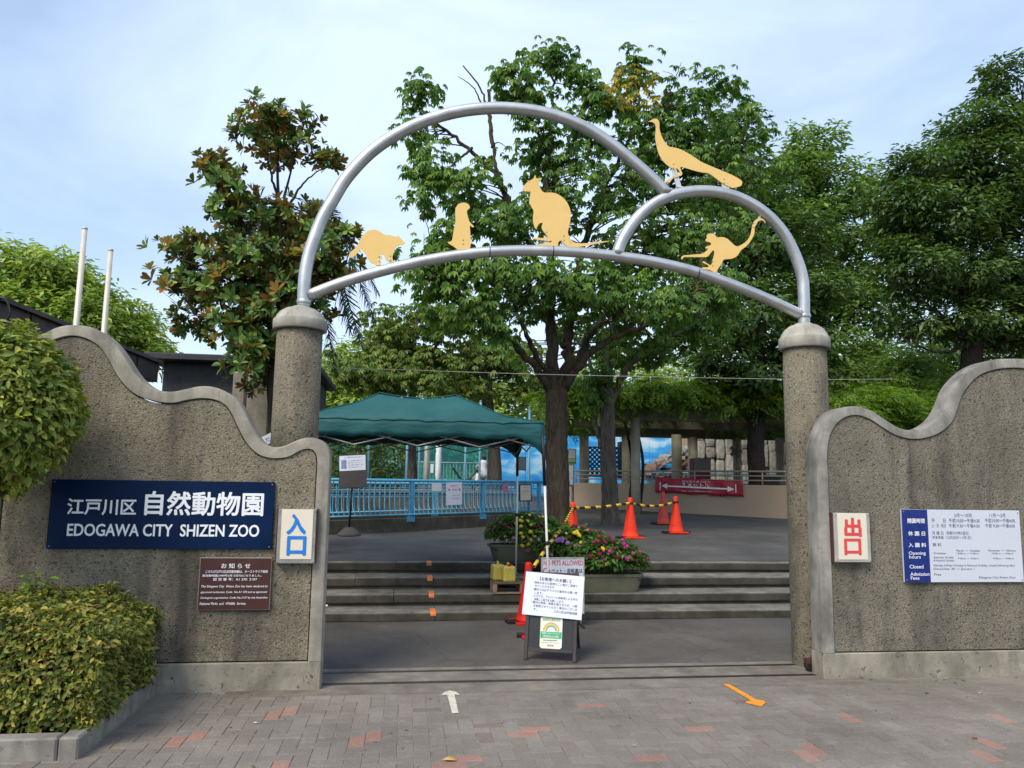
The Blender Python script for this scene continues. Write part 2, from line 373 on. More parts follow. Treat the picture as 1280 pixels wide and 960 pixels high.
def mk_bark(name, a, b, moss=0.):
    g = NG(name); s = g.co((7, 7, 1.6)); f = g.noise(2.2, 8, .7, s, .6); c = g.ramp(f, [(.32, a), (.68, b)])
    if moss: c = g.mix(g.ramp(g.noise(1.4, 5, .65, g.co((1.6, 1.6, .6))), [(.55, 0.), (.70, moss)]), c, (.13, .11, .02))
    g.color(c).set(.92, 0, .15); g.bump(f, 1., .03); return g.m
M_BARK = mk_bark('mossy_bark', (.022, .017, .012), (.098, .078, .055), .9)
M_BARK2 = mk_bark('grey_bark', (.05, .042, .035), (.17, .145, .115), .15)
M_BARKD = mk_bark('dark_bark', (.018, .015, .012), (.07, .055, .042), .1)
def mk_leaf(name, stops, trans=.3, rough=.5, spec=.35, back=None, gain=1.9, vs_=1.1):
    g = NG(name); stops = [(p_, tuple(min(q*gain*h_, .6) for q, h_ in zip(c_, (1.12, 1., .78)))) for p_, c_ in stops]; r = g.island(); c = g.ramp(r, stops)
    if back is not None:
        geo = g.n.new('ShaderNodeNewGeometry'); c = g.mix(geo.outputs['Backfacing'], c, g.ramp(r, back))
    geo2 = g.n.new('ShaderNodeNewGeometry'); c = g.mix(1., c, g.ramp(g.noise(vs_, 3, .6, geo2.outputs['Position']), [(.32, (.72, .78, .80)), (.68, (1.3, 1.22, 1.05))]), 'MULTIPLY')
    g.color(c).set(rough, 0, spec)
    tr = g.n.new('ShaderNodeBsdfTranslucent'); tc2 = g.mix(1., c, (1.25, 1.3, .55), 'MULTIPLY'); g.l.new(tc2, tr.inputs[0])
    ms = g.n.new('ShaderNodeMixShader'); ms.inputs[0].default_value = trans
    g.l.new(g.b.outputs[0], ms.inputs[1]); g.l.new(tr.outputs[0], ms.inputs[2]); g.l.new(ms.outputs[0], g.out.inputs[0]); return g.m
ML_CHEST = mk_leaf('chestnut_leaf', [(0, (.022, .058, .020)), (.5, (.040, .088, .026)), (.85, (.062, .118, .032)), (1, (.10, .15, .035))], .42, gain=2.6)
ML_CHESTY = mk_leaf('chestnut_leaf_yellowed', [(0, (.10, .14, .03)), (.6, (.24, .20, .04)), (1, (.36, .22, .05))], .35)
ML_CHEST2 = mk_leaf('back_chestnut_leaf', [(0, (.04, .085, .022)), (.6, (.075, .125, .03)), (1, (.14, .17, .04))], .38)
ML_CAMPH = mk_leaf('camphor_leaf', [(0, (.035, .075, .026)), (.6, (.062, .115, .038)), (1, (.105, .165, .052))], .4, gain=2.2)
ML_DARK = mk_leaf('dark_evergreen_leaf', [(0, (.020, .048, .020)), (.6, (.038, .078, .028)), (1, (.07, .12, .042))], .34, gain=1.95)
ML_VINE = mk_leaf('wisteria_leaf', [(0, (.045, .10, .014)), (.6, (.085, .17, .022)), (1, (.15, .25, .035))], .38, gain=1.35)
ML_FAR = mk_leaf('far_light_leaf', [(0, (.075, .135, .035)), (.6, (.13, .20, .055)), (1, (.22, .29, .085))], .4)
ML_MAG = mk_leaf('magnolia_leaf', [(0, (.018, .045, .016)), (.6, (.04, .085, .026)), (.9, (.085, .14, .045)), (1, (.13, .19, .06))], .4, .45, .35, gain=3.0, back=[(0, (.05, .075, .028)), (.55, (.07, .10, .035)), (.75, (.16, .085, .03)), (1, (.24, .13, .05))])
ML_MAGB = mk_leaf('magnolia_rusty_leaf', [(0, (.10, .052, .018)), (.35, (.17, .088, .028)), (.6, (.12, .10, .03)), (1, (.07, .105, .03))], .38, .5, .3, gain=2.1)
ML_SHRUB = mk_leaf('shrub_leaf', [(0, (.055, .092, .022)), (.5, (.105, .15, .04)), (.85, (.17, .21, .06)), (1, (.27, .27, .09))], .28, .5, .25, None, 1.85, 4.)
ML_HEDGE = mk_leaf('hedge_leaf', [(0, (.04, .062, .02)), (.4, (.095, .135, .036)), (.75, (.175, .20, .055)), (.9, (.26, .24, .08)), (1, (.14, .09, .05))], .28, .55, .25, None, 1.5, 5.)
ML_SPROUT = mk_leaf('fresh_leaf', [(0, (.09, .19, .02)), (1, (.16, .29, .035))], .4)
ML_PALM = mk_leaf('palm_leaf', [(0, (.035, .06, .045)), (1, (.075, .105, .075))], .1, .7, .1, gain=.75)
ML_FLW = mk_leaf('marguerite_leaf', [(0, (.022, .06, .016)), (.6, (.045, .10, .026)), (1, (.08, .15, .035))], .3, gain=2.4)

# ================================================================== THE SETTING
YW = 6.33             # front plane of both gate walls
def zx(pt): return (float(pt[0]), float(pt[2]))
# ground sheet to the horizon
mb = MB(); mb.quad((-900, -300, -.12), (900, -300, -.12), (900, 22, -.12), (-900, 22, -.12)).build('ground', M_FAR)
tag(bpy.data.objects['ground'], kind='structure')
# pavement bed with herringbone pavers
pave = MB().quad((-9, 1.5, -.005), (12, 1.5, -.005), (12, 6.6, -.005), (-9, 6.6, -.005)).build('pavement', M_JOINT); tag(pave, kind='structure')
a = .1; bricks = []
for i in range(-70, 100):
    for j in range(18, 65):
        k = (i-j) % 4
        if k == 0: bx, by, o = (i+1)*a, (j+.5)*a, 'h'
        elif k == 3: bx, by, o = (i+.5)*a, (j+1)*a, 'v'
        else: continue
        hx, hy = (.1, .05) if o == 'h' else (.05, .1)
        if by+hy > 6.46: continue
        if -.66 < bx < 3.6 and by+hy > 6.46: continue
        if bx < -1.80 and by > 4.9: continue
        bricks.append((bx, by, o))
def project(p):
    d = np.array(p)-EYE; z = d @ fw
    return 640+FPX*(d @ rt)/z, 480-FPX*(d @ upv)/z, z
redpx = [(214, 933), (238, 925), (346, 892), (367, 887), (340, 957), (443, 925), (464, 917), (560, 957), (580, 951), (661, 918), (676, 911), (739, 883), (751, 879), (865, 911), (1064, 898), (1025, 936), (1017, 947), (1240, 893), (1250, 898), (1231, 929), (1224, 938), (806, 945)]
brnpx = [(547, 888), (922, 878), (606, 908), (612, 916)]
def brick_at(x, y):
    p = atz(x, y, 0)
    return min(range(len(bricks)), key=lambda n: max(abs(bricks[n][0]-p[0])/(.1 if bricks[n][2] == 'h' else .05), abs(bricks[n][1]-p[1])/(.05 if bricks[n][2] == 'h' else .1)))
red = {brick_at(*q) for q in redpx}; brn = {brick_at(*q) for q in brnpx}
vis = []
for n, (bx, by, o) in enumerate(bricks):
    x, y, z = project((bx, by, 0))
    if -15 < x < 1295 and 0 < y < 968 and not (bx < -.65 and by > 6.3): vis.append((z, n))
single = set(n for _, n in sorted(vis)[:300]) | red | brn
bm_h = MB().obox((0, 0, -.03), (1, 0, 0), (0, 1, 0), (0, 0, 1), .0983, .0483, .03, .003)
bm_v = MB().obox((0, 0, -.03), (1, 0, 0), (0, 1, 0), (0, 0, 1), .0483, .0983, .03, .003)
pm = {}
def paver_mesh(o, mat):
    if (o, mat.name) not in pm:
        src = bm_h if o == 'h' else bm_v; me = bpy.data.meshes.new('paver'); me.from_pydata(src.v, [], src.f); me.materials.append(mat); me.update(); pm[(o, mat.name)] = me
    return pm[(o, mat.name)]
rest = MB()
for n, (bx, by, o) in enumerate(bricks):
    z = random.uniform(-.0018, .0018)
    if n in single:
        mt = M_PAVR if n in red else M_PAVB if n in brn else M_PAV
        ob = bpy.data.objects.new('paver', paver_mesh(o, mt)); COL.objects.link(ob); ob.parent = pave
        ob.location = (bx, by, z); ob.rotation_euler = (random.gauss(0, .006), random.gauss(0, .006), random.gauss(0, .004))
    else:
        hx, hy = (.0983, .0483) if o == 'h' else (.0483, .0983)
        rest.obox((bx, by, z-.03), (1, random.gauss(0, .004), 0), (0, 1, random.gauss(0, .006)), (0, 0, 1), hx, hy, .03, .003)
o = rest.build('pavers', M_PAVS, pave); tag(o, kind='stuff')
# threshold with two sliding-gate tracks
th = MB()
for y0, y1, z in ((6.17, 6.455, .004), (6.50, 6.795, .012), (6.838, 6.95, .014)): th.box(-1.3, 4.2, y0, y1, -.08, z)
pass
th = th.build('threshold', M_THRESH); tag(th, kind='structure')
for y, zt in ((6.456, .009), (6.796, .017)): MB().box(-1.28, 4.18, y, y+.042, -.06, zt, .003).build('track_rail', M_RAIL, th)
# forecourt asphalt (rises to the steps)
n = 40; mb = MB(); gx = np.linspace(-4, 7.5, n); gy = np.linspace(6.95, 9.3, 14)
V = [(x, y, .013 + .03*np.clip((y-6.95)/2, 0, 1) + .004*math.sin(x*2.1+y*1.3)*min(1, (y-6.95)*3)) for y in gy for x in gx]
mb.add(V, [(j*n+i, j*n+i+1, (j+1)*n+i+1, (j+1)*n+i) for j in range(13) for i in range(n-1)], True)
tag(mb.build('forecourt_asphalt', M_ASPH), kind='structure')
# steps: four courses of concrete slabs with rounded nosings
SY = [9.03, 9.47, 9.91, 10.38]; SZ = [.14, .28, .42, .56]
st = MB().box(-4, 7.5, 9.14, 10.7, -.1, .03).build('steps', M_STEP); tag(st, kind='structure')
for k in range(4):
    y0, z1 = SY[k], SZ[k]; y1 = SY[k+1]+.10 if k < 3 else 10.58
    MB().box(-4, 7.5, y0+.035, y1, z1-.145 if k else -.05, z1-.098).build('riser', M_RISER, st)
    xs = [-4+random.uniform(0, .5)]
    off = {0: 1.02, 1: .62, 2: .55, 3: .62}[k]
    jx = sorted([aty(q, 745, y0)[0] for q in {0: (545, 735, 944), 1: (492, 700, 880, 970), 2: (443, 541, 650, 910), 3: (494, 600, 830, 936)}[k]])
    xs = [-4.] + [jx[0]-1.35, ] + jx + [7.5]
    xs = sorted(set(round(float(q), 3) for q in xs))
    for q in range(len(xs)-1):
        if xs[q+1]-xs[q] < .05: continue
        x0, x1 = xs[q]+.003, xs[q+1]-.003; dz = random.uniform(-.003, .003)
        prof = [(y0+.012, z1-.10), (y0, z1-.088), (y0, z1-.022), (y0+.006, z1-.008), (y0+.02, z1), (y1, z1), (y1, z1-.10)]
        vs = [(x0, p[0], p[1]+dz) for p in prof]+[(x1, p[0], p[1]+dz) for p in prof]; m = len(prof)
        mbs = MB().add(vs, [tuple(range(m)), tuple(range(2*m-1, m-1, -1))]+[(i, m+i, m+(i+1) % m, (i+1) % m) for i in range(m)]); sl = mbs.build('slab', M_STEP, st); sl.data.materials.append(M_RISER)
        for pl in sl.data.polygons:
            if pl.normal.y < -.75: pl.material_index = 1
# terrace asphalt, rising gently
gx = np.linspace(-30, 45, 60); gy = np.r_[10.57, np.linspace(10.8, 60, 50)]; n = len(gx)
V = [(x, y, ter(y)-.001 + (.012*math.sin(x*1.1+y*.7) if y > 11 else 0)) for y in gy for x in gx]
tag(MB().add(V, [(j*n+i, j*n+i+1, (j+1)*n+i+1, (j+1)*n+i) for j in range(len(gy)-1) for i in range(n-1)], True).build('terrace_asphalt', M_ASPH_T), kind='structure')
zf = ter(60); tag(MB().quad((-900, 59.5, zf-.02), (900, 59.5, zf-.02), (900, 1500, zf-.02), (-900, 1500, zf-.02)).build('far_ground', M_FAR), kind='structure')

# ================================================================== GATE WALLS
Lo = [(-14, 600), (-12, 520), (-2, 470), (18, 438), (40, 422), (57, 414.5), (67, 409.6), (82, 405.9), (101, 406.2), (117.6, 410), (134, 420), (148, 435.4), (158, 450.6), (168, 465.7), (181.4, 479), (198, 487.5), (215, 489.2), (232, 485.8), (248.6, 482.5), (265.4, 483.2), (282, 489.2), (295.7, 499.3), (305.8, 514.4), (314, 531), (322.6, 546.3), (331, 554.7), (342.7, 558.8), (356, 557), (369.6, 550.7), (383, 546.7), (396.5, 548), (406.6, 554), (412, 564.8), (412.6, 578), (411.5, 600)]
Li = [(10, 600), (11, 525), (20, 480), (35, 452), (50, 434), (67, 425), (82.3, 420.3), (97.4, 420.3), (112.6, 425.4), (126, 435.4), (136, 450.6), (146, 469), (159.6, 485.8), (174.7, 496), (195, 502), (215, 504), (235, 500), (252, 498), (269, 500), (282, 507), (290.6, 519.4), (297.4, 534.6), (307.4, 553), (319, 565.5), (331, 571.5), (346, 573.2), (361, 571), (373, 564), (383, 561), (391.4, 563), (396, 571.5), (396.5, 585), (395.5, 600)]
Ro = [(1021.5, 600), (1020, 570), (1021, 556), (1025.6, 541), (1035, 522), (1045, 513), (1058, 508.5), (1073, 507.7), (1090, 513.3), (1106.7, 524), (1123, 534), (1140, 537.7), (1156.7, 534.3), (1170, 525.7), (1180, 513.3), (1186.7, 498.3), (1193.3, 483.3), (1206.7, 467.3), (1223, 456), (1243, 449.3), (1263, 448), (1283, 449), (1305, 456), (1325, 468), (1345, 486), (1365, 505), (1390, 518), (1420, 524), (1450, 524)]
Ri = [(1035.5, 600), (1034.5, 566.7), (1037.5, 546.7), (1045, 531), (1058, 521), (1073, 519), (1088, 524), (1103, 533.8), (1120, 543.8), (1140, 548.8), (1160, 547), (1176.7, 540), (1190, 528.3), (1196.7, 513.3), (1203, 495), (1213, 480), (1226.7, 468.3), (1246.7, 461.7), (1263, 460), (1283, 461), (1300, 468), (1318, 480), (1335, 498), (1355, 518), (1385, 532), (1420, 537), (1450, 537)]
def gate_wall(label, outer, inner, mcope, magg, closed_left, closed_right):
    o2 = np.array([zx(aty(x, y, YW)) for x, y in outer]); i2 = np.array([zx(aty(x, y, YW)) for x, y in inner])
    if closed_left: o2[0][0] = o2[1][0]; i2[0][0] = i2[1][0]
    zp = .213                                        # top of plinth
    n = 110
    oo = resample(o2, n); ii = resample(i2, n)
    if closed_left: oo = np.vstack([[oo[0][0], zp], oo]); ii = np.vstack([[ii[0][0], zp], ii])
    if closed_right: oo = np.vstack([oo, [oo[-1][0], zp]]); ii = np.vstack([ii, [ii[-1][0], zp]])
    base = (float(oo[:, 0].mean()), YW+.1, 0)
    t = thing('gate_wall', label, 'wall', base)
    # coping ribbon with softened front arris
    mb = MB(); m = len(oo); c = .012
    dirn = (ii-oo)/np.linalg.norm(ii-oo, axis=1)[:, None]
    rows = [(ii, YW+.075), (ii, YW+.006), (ii-dirn*.006, YW), (oo+dirn*c*2, YW), (oo+dirn*.006, YW+.008), (oo, YW+.024), (oo, YW+.176), (oo+dirn*.006, YW+.192), (oo+dirn*c*2, YW+.20), (ii, YW+.20)]
    vs = []
    for A, y in rows: vs += [(p[0], y, p[1]) for p in A]
    k = len(rows)
    fs = [(r*m+i, r*m+i+1, ((r+1) % k)*m+i+1, ((r+1) % k)*m+i) for r in range(k) for i in range(m-1)]
    fs = [f[::-1] for f in fs]
    fs += [tuple(r*m for r in range(k)), tuple(r*m+m-1 for r in range(k-1, -1, -1))]
    mb.add(vs, fs, True); co = mb.build('coping', mcope, t)
    sm = co.data; sm.polygons.foreach_set('use_smooth', [True]*len(sm.polygons))
    co.modifiers.new('es', 'EDGE_SPLIT').split_angle = R(38)
    # plinth
    x0, x1 = (oo[0][0] if closed_left else oo[0][0]-.3), (oo[-1][0] if closed_right else oo[-1][0]+.3)
    MB().box(x0, x1, YW, YW+.2, -.06, zp-.001, .008).build('plinth', M_PLINTH, t)
    # aggregate infill, set back and kept clear of the coping by a dark joint
    jn = .008
    poly = [(p[0], p[1]) for p in (ii+dirn*jn)]
    poly[0] = (poly[0][0], zp+jn); poly[-1] = (poly[-1][0], zp+jn)
    if not closed_left: poly = [(poly[0][0], zp+jn)]+[(ii[0][0], ii[0][1]-jn)]+poly[1:]
    if not closed_right: poly = poly[:-1]+[(ii[-1][0], ii[-1][1]-jn), (poly[-1][0], zp+jn)]
    MB().prism_y(poly, YW+.016, YW+.19).build('infill_panel', magg, t, bevel=.004)
    return t, oo, ii
wallL, LO, LI = gate_wall('weathered left gate wall with wavy coping, carrying the navy name sign', Lo, Li, M_COPE, M_AGG, True, True)
wallR, RO, RI = gate_wall('weathered right gate wall with wavy coping, carrying the opening hours board', Ro, Ri, M_COPE2, M_AGG2, True, False)

# ================================================================== PILLARS, ARCH, ANIMAL PLATES
YP = 6.82
def pillar(label, xc_px, ycap_bot, ytop, r):
    c = aty(xc_px, ycap_bot, YP); zt = float(c[2]); x = float(c[0]); ztop = float(aty(xc_px, ytop, YP)[2])
    t = thing('gate_pillar', label, 'pillar', (x, YP, 0), 'gate pillars')
    MB().lathe((x, YP, 0), [(r*1.0, -.05), (r, .02), (r, zt*.33), (r, zt*.66), (r*.985, zt+.02)], 40).build('shaft', M_AGGP, t)
    R0 = r*1.17; h = ztop-zt
    MB().lathe((x, YP, zt), [(R0*.96, 0), (R0, .008), (R0, h*.40), (R0*.985, h*.43), (R0*.93, h*.46), (R0*.88, h*.60), (R0*.76, h*.76), (R0*.56, h*.90), (R0*.34, h*.975), (.075, h), (.0, h+.002)], 40).build('cap', M_CAP, t)
    return x, ztop
xl, ztl = pillar('round aggregate pillar behind the left gate wall, arch foot on its cap', 375, 414, 384, .198)
xr, ztr = pillar('round aggregate pillar beside the right gate wall, arch foot on its cap', 1005.5, 437, 405, .201)
big = [(379.5, 388), (380, 362), (382, 340), (386.5, 318), (393, 298), (403, 273), (416.7, 249), (430, 227), (446.7, 206.7), (465, 189), (486.7, 173.5), (515, 158), (546.7, 146), (582, 138), (620, 135), (655, 137), (690, 143.4), (727.5, 157.5), (758.8, 176.3), (790, 201), (815, 223), (834, 242)]
low = [(385, 369.5), (420, 356), (460, 343.3), (520, 328.3), (573, 319), (626.7, 314), (680, 313.3), (721, 315.3), (768, 320), (815, 327), (865, 338.5), (909, 353.5), (955.6, 372), (1003, 394)]
sml = [(771, 319), (774, 309), (780.6, 295), (796, 273), (818, 254.4), (843, 243.4), (871, 239), (899, 240.5), (927.5, 249), (955.6, 266), (977.5, 289), (993, 317), (1002.5, 345), (1004.7, 370), (1005, 409)]
t = thing('gate_arch', 'brushed steel pipe arch spanning the two gate pillars', 'arch', ((xl+xr)/2, YP, ztl))
arc = lambda px: [aty(x, y, YP) for x, y in px]
MB().tube(resample(arc(big), 90), .057, 20).build('large_arc_pipe', M_STEEL, t)
MB().tube(resample(arc(low), 80), .050, 20).build('lower_beam_pipe', M_STEEL, t)
MB().tube(resample(arc(sml), 70), .055, 20).build('small_arc_pipe', M_STEEL, t)
for px in ((380.2, 372), (1004.8, 390)):
    p = aty(*px, YP); MB().lathe((p[0], YP, p[2]-.06), [(.06, 0), (.063, .01), (.063, .03), (.06, .04)], 20).build('sleeve_joint', M_STEEL, t)
for x, y in ((691, 313.8), (612, 315), (872, 341)): 
    p = aty(x, y, YP); MB().lathe(p-np.array([.004, 0, 0]), [(.0515, 0), (.0515, .008)], 20, axis=(1, 0, 0)).build('weld_joint', M_RAIL, t)
def plate(name, label, ox, oy, sc, pts, feet, hole=None):
    poly = [zx(aty(ox+x*sc, oy+y*sc, YP-.008)) for x, y in pts]
    p0 = aty(*feet[0][0], YP); t = thing(name, label, 'animal plate', (float(p0[0]), YP, float(p0[2])), 'golden animal plates on the arch')
    P = resample([(*q, 0) for q in poly+[poly[0]]], len(poly)*4)[:-1]
    MB().prism_y([(p[0], p[1]) for p in P], YP-.011, YP-.004).build('plate', M_GOLD, t)
    for (b, tp, wd) in feet:
        q0 = aty(*b, YP+.002); q1 = aty(*tp, YP+.002); d = q1-q0; l = np.linalg.norm(d)
        s = np.array([1., 0, 0]); MB().obox((q0+q1)/2, s, (0, 1, 0), d, wd, .004, l/2).build('bracket', M_BRACKET, t)
    for (b, tp, wd) in feet:
        for e in (0, -5): q = aty(tp[0], tp[1]+e, YP-.011); MB().lathe(q, [(.006, 0), (.006, .003), (.003, .005)], 8, axis=(0, -1, 0)).build('bolt', M_SFRAME, t)
    for (b, tp, wd) in feet:
        q = aty(*b, YP); MB().obox(q, (1, 0, 0), (0, 1, 0), (0, 0, 1), wd*1.25, .03, .006).build('foot_plate', M_BRACKET, t)
    return t
plate('round_backed_animal_plate', 'golden round-backed animal cutout at the left end of the arch', 425, 270, .140625,
      [(80, 345), (95, 320), (150, 270), (185, 200), (220, 155), (260, 128), (310, 122), (350, 135), (385, 160), (410, 168), (440, 168), (470, 178), (503, 185), (515, 174), (530, 188), (548, 208), (578, 240), (560, 255), (510, 265), (490, 290), (475, 330), (466, 370), (474, 395), (488, 412), (472, 416), (452, 398), (444, 372), (432, 385), (440, 416), (424, 402), (405, 385), (388, 348), (350, 345), (376, 362), (365, 386), (318, 380), (350, 400), (361, 430), (332, 440), (305, 428), (275, 415), (250, 385), (235, 350), (205, 315), (185, 293), (160, 325), (130, 355), (100, 372), (82, 366)],
      [((472, 334.5), (474, 326), .02), ((490, 331), (488, 325), .02)])
plate('prairie_dog_plate', 'golden upright prairie dog cutout on the arch beam', 360, 100, 1/3,
      [(628, 480), (640, 465), (660, 460), (677, 467), (682, 480), (672, 489), (672, 502), (680, 530), (698, 550), (690, 552), (682, 546), (684, 580), (685, 610), (678, 634), (640, 636), (622, 625), (605, 615), (598, 608), (613, 604), (618, 585), (622, 560), (628, 530), (627, 500)],
      [((577, 314.5), (579, 305), .045)])
plate('wallaby_plate', 'large golden wallaby cutout standing mid arch', 640, 210, .11457,
      [(115, 235), (118, 215), (165, 155), (230, 117), (245, 87), (258, 80), (266, 115), (330, 112), (295, 147), (298, 190), (320, 240), (350, 268), (410, 268), (470, 275), (530, 305), (580, 350), (620, 415), (640, 490), (635, 580), (620, 650), (610, 700), (620, 745), (650, 790), (700, 818), (800, 822), (900, 808), (1065, 797), (950, 822), (800, 850), (700, 862), (620, 858), (570, 825), (535, 790), (503, 815), (495, 848), (390, 845), (280, 838), (300, 828), (415, 816), (432, 788), (405, 798), (235, 775), (260, 762), (330, 765), (390, 765), (375, 730), (340, 690), (322, 650), (328, 622), (335, 600), (300, 605), (275, 640), (265, 668), (245, 645), (230, 590), (228, 540), (235, 470), (215, 430), (190, 370), (195, 310), (200, 255), (160, 258), (125, 250)],
      [((684, 309), (683, 295), .026), ((707, 309.5), (705, 300), .03)])
plate('peacock_plate', 'golden long-tailed peacock cutout on top of the small arc', 800, 140, .109375,
      [(88, 112), (120, 98), (160, 78), (200, 85), (220, 130), (222, 190), (240, 260), (285, 350), (330, 395), (380, 405), (470, 430), (560, 480), (640, 530), (700, 570), (800, 615), (920, 665), (1050, 720), (1140, 770), (1168, 805), (1150, 845), (1100, 860), (1050, 866), (960, 825), (880, 770), (790, 705), (700, 690), (600, 665), (500, 635), (458, 634), (483, 712), (440, 737), (385, 752), (345, 792), (300, 808), (285, 802), (330, 765), (400, 733), (455, 702), (430, 652), (405, 648), (426, 712), (410, 728), (406, 690), (388, 656), (340, 630), (270, 570), (220, 490), (190, 390), (175, 290), (180, 180), (165, 130), (120, 112)],
      [((849, 235), (842, 210), .026), ((906, 236), (905, 229), .026)])
plate('monkey_plate', 'golden long-tailed monkey cutout under the small arc', 840, 260, .1015625,
      [(425, 345), (440, 322), (500, 315), (535, 340), (550, 362), (620, 358), (680, 380), (730, 425), (790, 472), (850, 455), (920, 405), (965, 330), (985, 240), (1005, 170), (1060, 130), (1110, 132), (1145, 165), (1148, 192), (1130, 165), (1090, 150), (1045, 180), (1018, 240), (1010, 320), (970, 400), (920, 465), (850, 520), (800, 590), (730, 625), (640, 635), (610, 680), (545, 780), (520, 795), (470, 765), (380, 747), (375, 730), (440, 730), (450, 712), (415, 690), (370, 668), (395, 658), (440, 690), (485, 700), (500, 640), (520, 560), (505, 520), (440, 595), (380, 605), (200, 603), (145, 606), (122, 635), (113, 612), (140, 585), (250, 575), (360, 565), (420, 530), (442, 500), (405, 497), (430, 470), (470, 460), (480, 430), (420, 410), (412, 390), (430, 370)],
      [((893, 343), (891, 332), .035), ((951.5, 268), (942, 284), .012)])

# ================================================================== SIGNS ON THE WALLS
_tc = {}
def glyphs(body, bold=0., shear=0., spacing=1.):
    key = (body, bold, shear, spacing)
    if key in _tc: return _tc[key]
    c = bpy.data.curves.new('t', 'FONT'); c.body = body; c.size = 1; c.shear = shear; c.space_character = spacing; c.resolution_u = 3; c.fill_mode = 'FRONT'
    ob = bpy.data.objects.new('t', c); COL.objects.link(ob); dg = bpy.context.evaluated_depsgraph_get()
    me = bpy.data.meshes.new_from_object(ob.evaluated_get(dg))
    v = np.zeros(len(me.vertices)*3); me.vertices.foreach_get('co', v); v = v.reshape(-1, 3)
    f = [tuple(p.vertices) for p in me.polygons]
    bpy.data.objects.remove(ob); bpy.data.curves.remove(c); bpy.data.meshes.remove(me)
    _tc[key] = (v, f); return v, f
class Frame:
    """flat board: O origin, u to the right, v up, n outwards (towards the reader)"""
    def __init__(s, O, u=(1, 0, 0), v=(0, 0, 1)):
        s.O = np.array(O, float); s.u = np.array(u, float); s.u /= np.linalg.norm(s.u); s.v = np.array(v, float); s.v /= np.linalg.norm(s.v); s.n = np.cross(s.u, s.v)
    def p(s, x, y, d=0.): return s.O + s.u*x + s.v*y + s.n*d
    def text(s, mb, body, x0, x1, y0, y1, d=.0015, bold=0., shear=0., spacing=1.):
        v, f = glyphs(body, 0., shear, spacing)
        if not len(v): return
        lo, hi = v.min(0), v.max(0); sx = (x1-x0)/max(hi[0]-lo[0], 1e-6); sy = (y1-y0)/max(hi[1]-lo[1], 1e-6)
        e = min(bold, .06)*(y1-y0)*.9
        for k, (ex, ey) in enumerate([(0, 0)] if e <= 0 else [(0, 0), (e, 0), (-e, 0), (0, e), (0, -e), (e*.7, e*.7), (-e*.7, e*.7), (e*.7, -e*.7), (-e*.7, -e*.7)]):
            mb.add([s.p(x0+(q[0]-lo[0])*sx+ex, y0+(q[1]-lo[1])*sy+ey, d+k*.00012) for q in v], f)
    def rect(s, mb, x0, x1, y0, y1, d=.001): mb.add([s.p(x0, y0, d), s.p(x1, y0, d), s.p(x1, y1, d), s.p(x0, y1, d)], [(0, 1, 2, 3)])
    def slab(s, mb, x0, x1, y0, y1, d0, d1, bev=0.): mb.obox(s.p((x0+x1)/2, (y0+y1)/2, (d0+d1)/2), s.u, s.n, s.v, (x1-x0)/2, abs(d1-d0)/2, (y1-y0)/2, bev)
    def arc(s, mb, cx, cy, ra, rb, a0, a1, d=.002, n=20):
        for k in range(n):
            t0, t1 = a0+(a1-a0)*k/n, a0+(a1-a0)*(k+1)/n
            mb.add([s.p(cx+ra*math.cos(t), cy+ra*math.sin(t), d) for t in (t0, t1)]+[s.p(cx+rb*math.cos(t), cy+rb*math.sin(t), d) for t in (t1, t0)], [(0, 3, 2, 1) if a1 < a0 else (0, 1, 2, 3)])
def wall_board(x0, y0, x1, y1, Y):
    """pixel rectangle of a board on plane Y -> frame, and a px -> board coordinate function"""
    O = aty((x0+x1)/2, (y0+y1)/2, Y); f = Frame(O)
    return f, (lambda x, y: ((aty(x, y, Y)-O)[0], (aty(x, y, Y)-O)[2]))
def lines(f, px, tm, rows, ox, oy, sc, **kw):
    for (body, x0, x1, ya, yb) in rows:
        mb = MB()
        a0, b0 = px(ox+x0*sc, oy+yb*sc); a1, b1 = px(ox+x1*sc, oy+ya*sc); f.text(mb, body, a0, a1, b0, b1, **kw); mb.build('text_line', tm[1], tm[0])
def screws(f, t, pts, d, r=.006):
    for (x, y) in pts: MB().lathe(f.p(x, y, d), [(r, -.002), (r, .002), (r*.5, .003)], 8, axis=f.n).build('screw', M_SFRAME, t)
# navy name sign
YS = YW-.012
f, px = wall_board(64, 599.8, 344, 687, YS); hx, hy = .80*.97, .262
hx = (aty(346.7, 600, YS)-aty(67.7, 600, YS))[0]/2; hy = (aty(64, 599.5, YS)-aty(64, 686.8, YS))[2]/2
t = thing('zoo_name_sign', 'long navy blue sign with white Japanese and English zoo name', 'sign', f.p(0, -hy))
mb = MB(); f.slab(mb, -hx, hx, -hy, hy, -.02, 0, .003); mb.build('panel', M_NAVY, t)
tm = (t, M_WHITE); lines(f, px, tm, [('江戸川区', 120, 430, 122, 188), ('自然動物園', 465, 995, 92, 190)], 50, 590, .28125, bold=.026, d=.003)
lines(f, px, tm, [('EDOGAWA CITY  SHIZEN ZOO', 120, 975, 236, 283)], 50, 590, .28125, bold=.03, d=.003)
screws(f, t, [(sx*(hx-.02), sy*(hy-.02)) for sx in (-1, 1) for sy in (-1, 1)], .001, .005)
